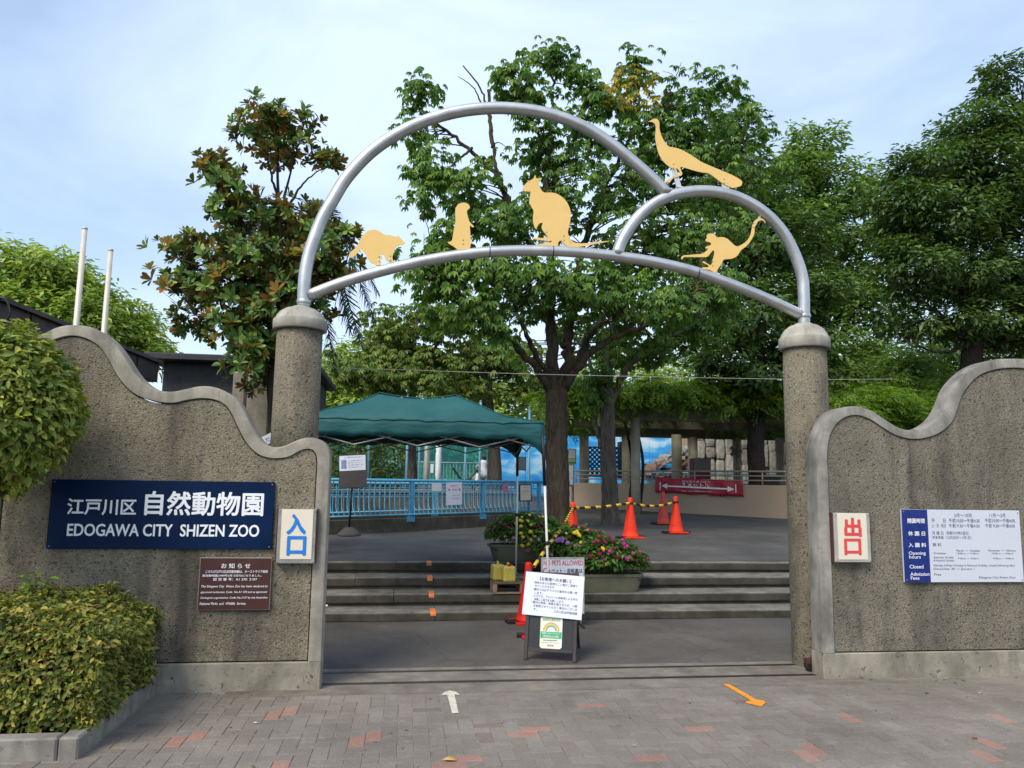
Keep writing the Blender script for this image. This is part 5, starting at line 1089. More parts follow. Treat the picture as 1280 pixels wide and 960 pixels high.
# teal foliage mural and grey fence far behind
g = NG('foliage_mural'); n1 = g.noise(5.5, 7, .72, dist=.6); n2 = g.noise(1.1, 5, .6)
c_ = g.ramp(n1, [(.3, (.004, .045, .045)), (.48, (.010, .15, .11)), (.62, (.03, .34, .20)), (.75, (.16, .56, .32))]); c_ = g.mix(g.ramp(n2, [(.42, .8), (.6, 0.)]), c_, (.003, .06, .07)); g.color(c_).set(.5); M_GMURAL = g.m
Y = 40.; xa, xb = float(aty(395, 600, Y)[0]), float(aty(640, 600, Y)[0]); t = thing('foliage_mural', 'teal green painted foliage mural on the far enclosure wall', 'mural', ((xa+xb)/2, Y, ter(Y)))
n = 5
for k in range(n): MB().box(xa+(xb-xa)*k/n+.01, xa+(xb-xa)*(k+1)/n-.01, Y, Y+.1, ter(Y)-.1, 4.1).build('panel', M_GMURAL, t)
Y = 36.; xa, xb = float(aty(440, 600, Y)[0]), float(aty(628, 600, Y)[0]); t = thing('grey_fence', 'pale grey picket fence before the green mural', 'fence', ((xa+xb)/2, Y, ter(Y)))
zt_ = float(aty(540, 578, Y)[2]); M_GF = plain('grey_green_paint', (.22, .34, .34), .5)
for z in (zt_, ter(Y)+.25): MB().tube([(xa, Y, z), (xb, Y, z)], .03, 8).build('rail', M_GF, t)
for k in range(46): x = xa+(xb-xa)*k/45; MB().tube([(x, Y, ter(Y)), (x, Y, zt_)], .014, 5, cap=False).build('picket', M_GF, t)
for (x0_, x1_, y0_, y1_, lb) in ((457, 468, 578, 584, 'small white plate at the left end of the grey fence'), (538, 542, 580, 591, 'narrow white plate on the grey fence')):
    p0 = aty(x0_, y1_, Y-.06); p1 = aty(x1_, y0_, Y-.06); o = MB().box(p0[0], p1[0], Y-.08, Y-.06, p0[2], p1[2]).build('fence_plate', M_PAPER, base=(p0[0], Y-.07, p0[2])); tag(o, lb, 'plate', 'plates on the grey fence')

# ================================================================== PERGOLA, BEIGE WALL, MURALS ON THE RIGHT
wA = atter(708, 633.5); wB = atter(1002, 649); d = unit((wB-wA)*[1, 1, 0]); wC = wB+d*7.; nW = np.array([d[1], -d[0], 0]); nW = nW if nW[1] < 0 else -nW
wtop = lambda p: 1.63
LW = np.linalg.norm((wC-wA)[:2])
t = thing('beige_wall', 'low smooth beige wall along the back of the terrace', 'wall', (wA+wC)/2)
mb = MB(); P = [wA, wC, wC-nW*.2, wA-nW*.2]; zA = float(aty(712, 601, wA[1])[2]); zC = float(aty(990, 612, wB[1])[2]); zC2 = zC+(zC-zA)*.5
zs = [zA, zC2, zC2, zA]
zs = [1.66]*4
mb.add([(p[0], p[1], .4) for p in P]+[(p[0], p[1], z) for p, z in zip(P, zs)], [(0, 1, 5, 4), (1, 2, 6, 5), (2, 3, 7, 6), (3, 0, 4, 7), (4, 5, 6, 7)]); mb.build('body', M_BEIGE, t, bevel=.015)
def wp(s, z, o_=0.): return wA*[1, 1, 0]+d*s+nW*o_+np.array([0, 0, z])
t = thing('wall_railing', 'beige pipe railing on top of the beige wall', 'railing', wp(LW/2, 1.66))
for z in (2.02, 1.90, 1.78): MB().tube([wp(0, z, -.1), wp(LW, z, -.1)], .026 if z > 2 else .018, 8).build('rail', M_BEIGEPAINT, t)
for k in range(15): s = LW*(k+.3)/15; MB().tube([wp(s, 1.655, -.1), wp(s, 2.02, -.1)], .022, 8).build('post', M_BEIGEPAINT, t)
def on_wall(x, y, o_):
    rd = ray(x, y); k = ((wA+nW*o_-EYE) @ nW)/(rd @ nW); return EYE+rd*k
# red banner
Q = [on_wall(*q, .06) for q in ((819.5, 616.5), (929.5, 618.5), (929.5, 601.5), (818, 597.5))]; c = sum(Q)/4; u = unit((Q[1]-Q[0])+(Q[2]-Q[3])); v = np.array([0, 0, 1.]); f = Frame(c, u, v); w_ = np.linalg.norm(Q[1]-Q[0])/2; h_ = np.linalg.norm(Q[3]-Q[0])/2*.97
t = thing('distance_banner', 'red social distance banner tied to the railing of the beige wall', 'banner', f.p(0, -h_))
nx = 40; mb = MB(); vs = [f.p(-w_+2*w_*i/(nx-1), -h_+2*h_*j/5+(.03*math.sin(i*.5)+.015*math.sin(i*1.3))*(j/5-.5)+.05*(.5-i/(nx-1)), .02*math.sin(i*.8+j*.5)+.012*math.sin(i*2.1)) for j in range(6) for i in range(nx)]
mb.add(vs, [(j*nx+i, j*nx+i+1, (j+1)*nx+i+1, (j+1)*nx+i) for j in range(5) for i in range(nx-1)], True); o = mb.build('sheet', M_BANNER, t); md = o.modifiers.new('s', 'SOLIDIFY'); md.thickness = .004
mb = MB(); y0 = -.1*h_; th = .10*h_
mb.add([f.p(x*w_, y0+z*h_+.05*(.5-(x+1)/2), .045) for x, z in ((-.84, 0), (-.70, .36), (-.70, .10), (.67, .10), (.67, .36), (.82, 0), (.67, -.36), (.67, -.10), (-.70, -.10), (-.70, -.36))], [tuple(range(9, -1, -1))]); mb.build('arrow_print', M_WHITE, t)
for x in (-.87, .85): mb = MB(); f.rect(mb, x*w_-.012, x*w_+.012, -.62*h_, .45*h_, .045); mb.build('end_bar_print', M_WHITE, t)
for body, x0_, x1_, y0_, y1_, b_ in (('はなれてあそぼう', -.35, .28, .52, .80, 0.), ('２メートル', -.35, .28, -.02, .46, .02), ('Keep Your Social Distance', -.36, .30, -.72, -.52, 0.)):
    mb = MB(); f.text(mb, body, x0_*w_, x1_*w_, y0_*h_, y1_*h_, d=.05, bold=b_); mb.build('text_line', M_WHITE, t)
# pergola: posts, beams, cross bars
t = thing('pergola', 'weathered flat pergola with round posts carrying wisteria behind the beige wall', 'pergola', (11, 23.5, ter(23)))
zP = 3.30; PX0, PX1 = float(aty(716, 540, 20.4)[0]), 21.
post_px = [(794, 20.3, .165, M_PERG)]
pp = np.array([*atter(794, 643)[:2], 0]); YPg = float(pp[1])
def pposts(x, Y, r_, z1=zP): a_ = aty(x, 575, Y); MB().lathe((a_[0], Y, ter(Y)-.05), [(r_, 0), (r_, 1.2), (r_, z1-ter(Y)+.05)], 16).build('post', M_PERG, t); return a_
pposts(794.5, YPg, .125, 3.42)
for x, Y, r_ in ((730, 25.6, .16), (783, 25.6, .16), (846, 24.6, .17), (866, 25.6, .17), (921, 25.4, .13), (975, 25, .14)): pposts(x, Y, r_)
for Y, z0_, z1_ in ((YPg+.15, zP+.05, zP+.33), (YPg+2.6, zP+.02, zP+.26), (25.6, zP-.05, zP+.25)): MB().box(PX0-.2, PX1, Y-.09, Y+.09, z0_, z1_, .01).build('main_beam', M_PERGD, t)
for k in range(20): x = PX0+(PX1-PX0)*k/19; MB().box(x-.05, x+.05, YPg-.35, 26.4, zP+.335, zP+.46, .008).build('cross_beam', M_PERGD, t)
MB().box(PX0-.2, PX1, 25.0, 26.4, zP+.47, zP+.52).build('roof_board', M_PERGD, t)
vineT = t
# mural: painted sky and sea wall
g = NG('sky_mural'); n1 = g.noise(.55, 6, .6, g.co((1, 1, 2.2)), .8); sep = g.n.new('ShaderNodeSeparateXYZ'); g.l.new(g.co(), sep.inputs[0])
blue = g.ramp(n1, [(.36, (.02, .25, .72)), (.5, (.06, .42, .85)), (.6, (.45, .72, .92)), (.7, (.85, .90, .92))])
low_ = g.math('ADD', sep.outputs[2], g.math('MULTIPLY', g.noise(1.2, 4), .5)); xx = g.math('ADD', sep.outputs[0], g.math('MULTIPLY', low_, .8))
sea = g.ramp(g.noise(2, 4, .5, g.co((.3, 1, 3))), [(.4, (.04, .30, .55)), (.6, (.45, .62, .68))])
g.color(g.mix(g.ramp(low_, [(.36, 1.), (.42, 0.)]), blue, sea)).set(.5); M_SKYM = g.m
Ym = 30.; xa, xb = float(aty(625, 600, Ym)[0]), float(aty(842, 600, Ym)[0]); t = thing('sky_mural', 'bright blue painted sky mural wall beyond the pergola', 'mural', ((xa+xb)/2, Ym, ter(Ym)))
zt_ = float(aty(760, 538, Ym)[2])
n = 7
for k in range(n): MB().box(xa+(xb-xa)*k/n+.006, xa+(xb-xa)*(k+1)/n-.006, Ym, Ym+.12, ter(Ym)-.1, zt_).build('panel', M_SKYM, t)
MB().box(xa, xb+8, Ym+.13, Ym+.3, ter(Ym)-.1, zt_-.05).build('backing_wall', M_BEIGE, t)
# rock wall made of stones
def stone_mat(name, a_, b_): g = NG(name); r_ = g.objrand(); c_ = g.ramp(r_, [(0, a_), (1, b_)]); c_ = g.mix(1., c_, g.ramp(g.noise(5, 6, .7), [(.3, .55), (.7, 1.2)]), 'MULTIPLY'); g.color(c_).set(.9, 0, .2); g.bump(g.noise(9, 6, .7), .6, .05); return g.m
M_STONE = stone_mat('pale_stone', (.24, .225, .185), (.46, .44, .375)); M_STONER = stone_mat('reddish_boulder', (.20, .12, .085), (.36, .25, .19)); M_STONEG = stone_mat('grey_boulder', (.20, .20, .19), (.40, .39, .36))
x0 = float(aty(868, 600, Ym)[0]); x1 = float(aty(1012, 600, Ym)[0]); t = thing('stone_wall', 'rough pale stacked stone wall beyond the pergola at right', 'wall', ((x0+x1)/2, Ym, ter(Ym)))
MB().box(x0, x1, Ym-.1, Ym+.1, ter(Ym)-.1, zt_-.05).build('backing', plain('dark_joint', (.03, .028, .025), .9), t)
def rock(name, c, h, mat, parent, seed, jit=.16):
    r_ = np.random.default_rng(seed); m = MB(); c = np.array(c); vs = []
    for k in (-1, -.4, .4, 1):
        for q in range(8):
            th_ = 2*math.pi*q/8+math.pi/8; e = .5; s = .86 if abs(k) == 1 else 1.
            vs.append(c+np.array([h[0]*s*np.sign(math.cos(th_))*abs(math.cos(th_))**e, h[1]*s*np.sign(math.sin(th_))*abs(math.sin(th_))**e, h[2]*k])*(1+r_.normal(0, jit*.4, 3)))
    fs = [(i*8+q, i*8+(q+1) % 8, (i+1)*8+(q+1) % 8, (i+1)*8+q) for i in range(3) for q in range(8)]+[tuple(range(7, -1, -1)), tuple(range(24, 32))]
    m.add(vs, fs); return m.build(name, mat, parent)
x = x0; sd_ = 0
while x < x1:
    wd = random.uniform(.32, .52); z = ter(Ym)+.1
    while z < zt_-.1:
        h = random.uniform(.4, .95); h = min(h, zt_-z+.05); rock('stone', (x+wd/2, Ym-.12+random.uniform(-.06, .06), z+h/2), (wd/2-.012, .16, h/2-.014), M_STONE, t, sd_, .12); sd_ += 1; z += h
    x += wd
# boulders at the foot of the mural
BL = ['reddish boulder at the left end of the rockery before the mural, middle row', 'reddish boulder at the left top of the rockery before the mural', 'lowest left reddish boulder of the rockery before the mural', 'large reddish boulder low in the middle of the rockery', 'grey boulder above the large reddish one in the rockery', 'grey boulder near the top middle of the rockery', 'reddish boulder right of the large one, middle row of the rockery', 'reddish boulder at the lower right end of the rockery', 'topmost grey boulder at the right of the rockery', 'grey boulder at the right end of the rockery, beside the stone wall', 'small grey boulder low between two reddish ones in the rockery', 'small reddish boulder low at the right of the large one']
for k, (px_, py_, w_, h_, mt) in enumerate([(812, 586, 11, 9, M_STONER), (824, 579, 9, 8, M_STONER), (806, 593, 9, 7, M_STONER), (836, 591, 14, 9, M_STONER), (833, 574, 10, 9, M_STONEG), (845, 566, 9, 8, M_STONEG), (852, 580, 10, 9, M_STONER), (860, 590, 9, 8, M_STONER), (857, 564, 9, 9, M_STONEG), (864, 575, 8, 8, M_STONEG), (822, 594, 9, 7, M_STONEG), (846, 594, 10, 7, M_STONER)]):
    c = aty(px_, py_, Ym-.6-.1*(k % 3)); s = m_per_px(c); t = thing('boulder', BL[k], 'boulder', c, 'boulders before the sky mural'); rock('rock', c, (w_*s*.62, .5, h_*s*.62), mt, t, 900+k, .3)
# lattice screen
Yl = 27.; xa, xb = float(aty(732, 600, Yl)[0]), float(aty(777, 600, Yl)[0]); za, zb_ = float(aty(750, 594, Yl)[2]), float(aty(750, 560, Yl)[2])
t = thing('lattice_screen', 'black diagonal lattice screen before the blue mural', 'screen', ((xa+xb)/2, Yl, ter(Yl)))
for (a0, a1, b0, b1) in ((xa, xb, zb_, zb_+.05), (xa, xb, za-.06, za), (xa-.05, xa, ter(Yl), zb_+.05), (xb, xb+.05, ter(Yl), zb_+.05)): MB().box(a0, a1, Yl-.03, Yl+.03, b0, b1).build('frame_bar', M_BLACK, t)
hL = zb_-za; st_ = .165
for s in (-1, 1):
    k = -hL
    while k < (xb-xa):
        # diagonal from (xa+k, za) to (xa+k+hL, zb), clipped
        s0 = max(0, -k); s1 = min(hL, (xb-xa)-k)
        if s1 > s0+.02:
            p0 = np.array([xa+k+s0, Yl+.012*s, za+s0]); p1 = np.array([xa+k+s1, Yl+.012*s, za+s1])
            if s < 0: p0[0] = xa+xb-p0[0]; p1[0] = xa+xb-p1[0]
            dv = p1-p0; MB().obox((p0+p1)/2, dv, (0, 1, 0), np.cross(dv, (0, 1, 0)), np.linalg.norm(dv)/2, .008, .026).build('lath', M_BLACK, t)
        k += st_
# assorted things under the pergola
def boxthing(name, label, cat, x0_, x1_, y0_, y1_, Y, dep, mat, parts=()):
    p0 = aty(x0_, y1_, Y); p1 = aty(x1_, y0_, Y); t = thing(name, label, cat, ((p0[0]+p1[0])/2, Y, p0[2])); MB().box(p0[0], p1[0], Y, Y+dep, p0[2], p1[2], .012).build('body', mat, t)
    for nm, (a0, a1, b0, b1), mt in parts:
        q0 = aty(a0, b1, Y-.02); q1 = aty(a1, b0, Y-.02); MB().box(q0[0], q1[0], Y-.02, Y-.001, q0[2], q1[2]).build(nm, mt, t)
    return t
M_GREYBOX = plain('grey_box_paint', (.17, .17, .145), .6, 0, .25, 14)
boxthing('control_cabinet', 'grey speckled cabinet on a dark red base under the pergola', 'cabinet', 869, 888, 573, 604, 24., .5, plain('dark_red_box', (.15, .015, .025), .6), [('upper_case', (868.5, 888.5, 573, 589), M_GREYBOX)])
boxthing('black_bin', 'black box standing behind the railing at far right', 'bin', 957, 975, 597, 622, 22.2, .4, M_BLACK, [('lid', (956.5, 975.5, 595.5, 598.5), M_BLACK)])
boxthing('tall_dark_cabinet', 'tall black cabinet beside the lattice screen', 'cabinet', 775.5, 780.5, 552, 598, 26.5, .4, M_BLACK, [('door', (776, 780, 554, 597), M_DARKROOF)])
t = boxthing('information_board', 'grey information board beside the big trunk', 'sign', 710.5, 720.5, 561, 580, 19.8, .06, M_GREYBOX, [('face', (711.2, 719.2, 562.5, 573), plain('board_face', (.33, .33, .30), .5)), ('green_strip', (711.2, 719.2, 574, 577.5), plain('board_green', (.16, .30, .06), .5))])
p = aty(716, 600, 19.85); MB().tube([(p[0], 19.85, ter(19.85)), (p[0], 19.85, aty(716, 578, 19.85)[2])], .035, 8).build('post', M_GREYBOX, t)
for x0_, x1_, y0_, y1_, lb in ((710.5, 717, 580, 608, 'grey notice panel under the information board'),): boxthing('small_signboard', lb, 'sign', x0_, x1_, y0_, y1_, 19.7, .03, M_GREYBOX, [('print', (711, 716.5, 582, 606), plain('panel_print', (.42, .42, .40), .5, 0, .5, 40))])
boxthing('mural_notice', 'grey notice sheet beside the tent corner before the blue mural', 'notice', 648, 658, 571, 588, 27., .03, M_GREYBOX, [('print', (648.6, 657.4, 572, 587), plain('notice_print', (.40, .42, .42), .5, 0, .4, 40))])
# standing fan
c = aty(920, 564, 23.6); t = thing('standing_fan', 'big round standing fan under the pergola', 'fan', (c[0], 23.6, ter(23.6)))
MB().tube([(c[0], 23.6, ter(23.6)), (c[0], 23.6, c[2])], .03, 8).build('pole', M_GREYBOX, t)
for k in range(5): th_ = 2*math.pi*k/5; MB().obox(c+np.array([math.cos(th_), 0, math.sin(th_)])*.12, (math.cos(th_), .3, math.sin(th_)), (0, 1, 0), (-math.sin(th_), 0, math.cos(th_)), .10, .006, .05).build('blade', M_GREYBOX, t)
for r_ in (.24, .19, .14, .09, .04): MB().tube([c+np.array([math.cos(a_)*r_, -.07-.03*(1-r_/.24), math.sin(a_)*r_]) for a_ in np.linspace(0, 2*math.pi, 25)], .006, 5, cap=False).build('guard_ring', M_GREYBOX, t)
for k in range(16): th_ = 2*math.pi*k/16; MB().tube([c+np.array([math.cos(th_)*.03, -.1, math.sin(th_)*.03]), c+np.array([math.cos(th_)*.24, -.07, math.sin(th_)*.24])], .004, 4, cap=False).build('guard_wire', M_GREYBOX, t)
MB().lathe(c+np.array([0, -.02, 0]), [(.05, 0), (.07, .02), (.07, .16), (.03, .2)], 12, axis=(0, 1, 0)).build('motor', M_GREYBOX, t)
MB().lathe((c[0], 23.6, ter(23.6)), [(.22, 0), (.22, .02), (.05, .05)], 16).build('base', M_GREYBOX, t)
# far blue railing in front of the stone wall
Y = 27.6; xa, xb = float(aty(800, 600, Y)[0]), float(aty(1010, 600, Y)[0]); t = thing('far_blue_railing', 'pale blue railing in front of the stone wall', 'railing', ((xa+xb)/2, Y, ter(Y)))
zt_ = float(aty(930, 592.5, Y)[2])
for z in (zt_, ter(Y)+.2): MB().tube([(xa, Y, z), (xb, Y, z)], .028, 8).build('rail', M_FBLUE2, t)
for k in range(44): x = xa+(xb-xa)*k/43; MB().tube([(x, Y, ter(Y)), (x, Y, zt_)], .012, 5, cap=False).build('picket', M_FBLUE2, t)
# overhead wire
t_ = MB().tube(resample([aty(330, 458, 11), aty(490, 462, 11.2), aty(700, 468.5, 11.5), aty(985, 474, 12), aty(1120, 474, 12.3)], 60), .0045, 6).build('overhead_wire', M_SFRAMEL, base=aty(700, 468, 11.5)); tag(t_, 'thin pale wire strung across behind the gate', 'wire')

# ================================================================== PEOPLE BEHIND THE FENCE
def figure(label, x, yb, yt, Y, dress, hair, skirt, arm, grp=None):
    a_ = aty(x, 595, Y); z0 = ter(Y); H = 1.55; s = H/1.6; b = np.array([a_[0], Y, z0])
    t = thing('person', label, 'person', b)
    me = bpy.data.meshes.new('body'); J = [(0, 0, .92), (0, 0, 1.12), (0, 0, 1.32), (0, 0, 1.42), (-.01, 0, 1.50), (-.012, 0, 1.58), (-.10, 0, 1.30), (-.22, -.10, 1.16), (-.36, -.16, 1.09), (-.06, .12, 1.30), (-.2, .12, 1.14), (-.35, .10, 1.08), (-.02, -.08, .88), (-.03, -.09, .50), (.0, -.09, .08), (-.10, -.09, .03), (.02, .08, .88), (.04, .09, .50), (.10, .09, .08), (.0, .09, .03)]
    E_ = [(0, 1), (1, 2), (2, 3), (3, 4), (4, 5), (2, 6), (6, 7), (7, 8), (2, 9), (9, 10), (10, 11), (0, 12), (12, 13), (13, 14), (14, 15), (0, 16), (16, 17), (17, 18), (18, 19)]
    rad = [.13, .11, .13, .05, .085, .07, .05, .038, .03, .05, .038, .03, .085, .055, .035, .028, .085, .055, .035, .028]
    me.from_pydata([(q[0]*s, q[1]*s, q[2]*s) for q in J], E_, []); o = link_mesh('body', me, t); me.materials.append(plain('skin', (.50, .31, .23), .6))
    md = o.modifiers.new('skin', 'SKIN')
    if not me.skin_vertices: me.skin_vertices.new()
    for k, r_ in enumerate(rad): me.skin_vertices[0].data[k].radius = (r_*s, r_*s)
    me.skin_vertices[0].data[0].use_root = True; o.modifiers.new('sub', 'SUBSURF').levels = 1
    MB().lathe(b, [(.24*s, .62*s), (.21*s, .80*s), (.165*s, 1.0*s), (.145*s, 1.1*s), (.165*s, 1.25*s), (.15*s, 1.36*s), (.07*s, 1.40*s)], 18).build('dress', dress, t)
    MB().lathe(b+np.array([.02, 0, 0]), [(.05*s, 1.36*s), (.085*s, 1.42*s), (.105*s, 1.52*s), (.09*s, 1.61*s), (.0, 1.645*s)], 14).build('hair', hair, t)
M_HAIR = plain('black_hair', (.012, .010, .010), .5)
figure('person in a pale grey dress pushing a pushchair behind the fence', 604, 600, 562, 33., plain('pale_dress', (.55, .56, .57), .8), M_HAIR, 1, 1)
# small child beside
a_ = aty(596.5, 598, 32.6); b = np.array([a_[0], 32.6, ter(32.6)]); t = thing('person', 'small child in white and red beside the pushchair', 'person', b)
me = bpy.data.meshes.new('body'); J = [(0, 0, .46), (0, 0, .62), (0, 0, .74), (0, 0, .80), (0, 0, .90), (-.1, -.06, .64), (-.2, -.06, .56), (-.06, .1, .64), (-.12, .14, .52), (0, -.05, .42), (0, -.05, .22), (-.02, -.05, .03), (0, .05, .42), (0, .05, .22), (-.02, .05, .03)]; E_ = [(0, 1), (1, 2), (2, 3), (3, 4), (2, 5), (5, 6), (2, 7), (7, 8), (0, 9), (9, 10), (10, 11), (0, 12), (12, 13), (13, 14)]
me.from_pydata(J, E_, []); o = link_mesh('body', me, t); me.materials.append(plain('skin', (.50, .31, .23), .6)); o.modifiers.new('skin', 'SKIN')
if not me.skin_vertices: me.skin_vertices.new()
for k, r_ in enumerate([.09, .08, .08, .04, .08, .035, .025, .035, .025, .055, .04, .03, .055, .04, .03]): me.skin_vertices[0].data[k].radius = (r_, r_)
me.skin_vertices[0].data[0].use_root = True; o.modifiers.new('sub', 'SUBSURF').levels = 1
MB().lathe(b, [(.13, .36), (.11, .5), (.11, .68), (.06, .78)], 14).build('shirt', plain('white_shirt', (.7, .66, .64), .8), t); MB().lathe(b, [(.135, .28), (.125, .42), (.10, .46)], 14).build('shorts', plain('red_shorts', (.45, .10, .08), .8), t); MB().lathe(b+np.array([.01, 0, 0]), [(.06, .84), (.092, .90), (.075, .97), (0, 1.0)], 12).build('hair', M_HAIR, t)
# pushchair
a_ = aty(583, 600, 32.8); b = np.array([a_[0], 32.8, ter(32.8)]); t = thing('pushchair', 'black pushchair in front of the person in the pale dress', 'pushchair', b)
for s in (-.22, .22):
    MB().tube([b+np.array(q) for q in ((-.35, s, .1), (.1, s, .55), (.55, s, 1.0))], .025, 8).build('handle_frame', M_BLACK, t); MB().tube([b+np.array(q) for q in ((.35, s, .1), (.05, s, .5))], .02, 8).build('rear_strut', M_BLACK, t)
    for x in (-.36, .36): MB().lathe(b+np.array([x, s-.02, .10]), [(.02, 0), (.10, .0), (.10, .04), (.02, .04)], 14, axis=(0, 1, 0)).build('wheel', M_BLACK, t)
MB().obox(b+np.array([-.02, 0, .52]), (1, 0, .15), (0, 1, 0), (-.15, 0, 1), .2, .2, .03, .01).build('seat', M_BLACK, t); MB().obox(b+np.array([-.42, 0, .78]), (.75, 0, -1), (0, 1, 0), (1, 0, .75), .30, .21, .035, .015).build('backrest', M_DARKROOF, t); MB().tube([b+np.array([.55, -.22, 1.0]), b+np.array([.55, .22, 1.0])], .022, 8).build('handle_bar', M_BLACK, t)

# ================================================================== BUILDINGS AND POLES AT LEFT
n0 = aty(-60, 346, 7.9); n1 = aty(199, 451, 13.2)
zr = float(n1[2]); n0 = np.array([n0[0], 7.9, zr]); n1 = np.array([n1[0], 13.2, zr])
k0 = aty(0, 371, 8.8); zr = float((k0[2]+n1[2])/2)
# roof edge runs away from the gate wall
e0 = aty(0, 371, (zr-1.6)/((k0[2]-1.6)/8.8)); e1 = aty(199, 451, (zr-1.6)/((n1[2]-1.6)/13.2)); dr = unit((e1-e0)*[1, 1, 0]); e0 = e0-dr*4; 
t = thing('brown_roofed_building', 'low building with dark brown fascia behind the left wall', 'building', ((e0+e1)/2)*[1, 1, 0])
nl = np.array([-dr[1], dr[0], 0]); nl = nl if nl[0] < 0 else -nl
def slab_poly(P, z0_, z1_): m = MB(); return m.prism_z([(p[0], p[1]) for p in P], z0_, z1_)
slab_poly([e0, e1, e1+nl*6, e0+nl*6], zr-.36, zr-.05).build('fascia', M_ROOFBRN, t, bevel=.01); slab_poly([e0-nl*.05, e1-nl*.05+dr*.05, e1+nl*6, e0+nl*6], zr-.049, zr).build('roof_cap', M_ROOFBRN, t)
slab_poly([e0+nl*.25, e1+nl*.25-dr*.2, e1+nl*5.8-dr*.2, e0+nl*5.8], .3, zr-.361).build('wall', plain('brown_wall', (.06, .045, .04), .8), t)
for k in range(9): p = e0+dr*(.7+k*.98); MB().obox(p-nl*.008+np.array([0, 0, zr-.2-p[2]]), dr, nl, (0, 0, 1), .006, .006, .15).build('fascia_joint', M_DARKROOF, t)
cb = [aty(x, y, e0[1]+3.3) for x, y in ((-6, 376), (3, 372), (10, 380), (12, 392), (6, 402), (-4, 404))]; o = MB().tube(resample(cb, 24), .012, 8).build('cable_loop', M_BLACK, base=cb[1]); tag(o, 'black cable loop over the brown fascia at far left', 'cable')
# charcoal flat-roofed block
Yb = 15.; b0 = aty(186, 443, Yb); b1 = aty(330, 447, Yb); t = thing('charcoal_block', 'charcoal flat-roofed block between the fascia and the magnolia', 'building', ((b0[0]+b1[0])/2, Yb, ter(Yb)))
zt_ = float(b0[2]); MB().box(b0[0], b1[0]+1, Yb-.3, Yb+4, zt_-.13, zt_, .02).build('roof_slab', M_DARKROOF, t); MB().box(b0[0]+.25, b1[0]+.8, Yb+.1, Yb+3.8, ter(Yb), zt_-.131).build('wall', M_DARKROOF, t)
MB().box(b0[0]+.6, b0[0]+1.6, Yb+.085, Yb+.1, zt_-1.0, zt_-.4).build('wall_panel', plain('charcoal_panel', (.03, .028, .028), .7), t)
# ribbed concrete column
Yc = 11.2; c0 = aty(288, 520, Yc); c1 = aty(337, 520, Yc); zc = float(aty(312, 466, Yc)[2]); t = thing('ribbed_column', 'stained concrete wall piers behind the left pillar', 'column', ((c0[0]+c1[0])/2, Yc, ter(Yc)))
wd = (c1[0]-c0[0]); MB().box(c0[0], c0[0]+wd*.36, Yc, Yc+.4, .4, zc+.02, .03).build('pier', M_COLUMN, t); MB().box(c0[0]+wd*.40, c1[0], Yc-.06, Yc+.4, .4, zc, .03).build('pier', M_COLUMN, t); MB().box(c0[0]+wd*.30, c0[0]+wd*.45, Yc+.03, Yc+.38, .4, zc-.03).build('joint', M_DARKROOF, t)
# slanted white sign behind the wall top
Q = [aty(*q, 7.3) for q in ((329, 557), (345, 549), (343, 539.5), (325, 549))]; c = sum(Q)/4; u = unit(Q[1]-Q[0]); v = unit(np.cross(np.array([0, -1., 0]), u)*1.); v = np.array([-u[2], 0, u[0]]); f = Frame(c, u, v); t = thing('slanted_sign', 'small slanted white sign with blue characters behind the left wall', 'sign', (c[0], 7.3, 0))
mb = MB(); f.slab(mb, -.075, .12, -.042, .042, -.006, 0); mb.build('board', M_PAPER, t); mb = MB(); f.text(mb, 'ください', -.07, .11, -.025, .02, d=.002); mb.build('text_line', M_INKNAVY, t); MB().tube([(c[0]+.05, 7.32, 0.02), c+np.array([.05, .02, 0])], .012, 8).build('stake', M_SFRAME, t)
# flag poles
for lb, xt, yt, Y in (('taller bare cream flagpole behind the left wall', 106, 286, 9.6), ('shorter bare cream flagpole behind the left wall', 138.5, 313, 10.2)):
    p = aty(xt, yt, Y); t = thing('flagpole', lb, 'flagpole', (p[0], Y, .2), 'bare flagpoles'); MB().tube([(p[0], Y, .15), (p[0], Y, p[2])], [.047, .030], 12).build('shaft', M_POLE, t); MB().lathe((p[0], Y, p[2]), [(.032, -.01), (.032, .015), (.0, .025)], 12).build('cap', M_POLE, t)

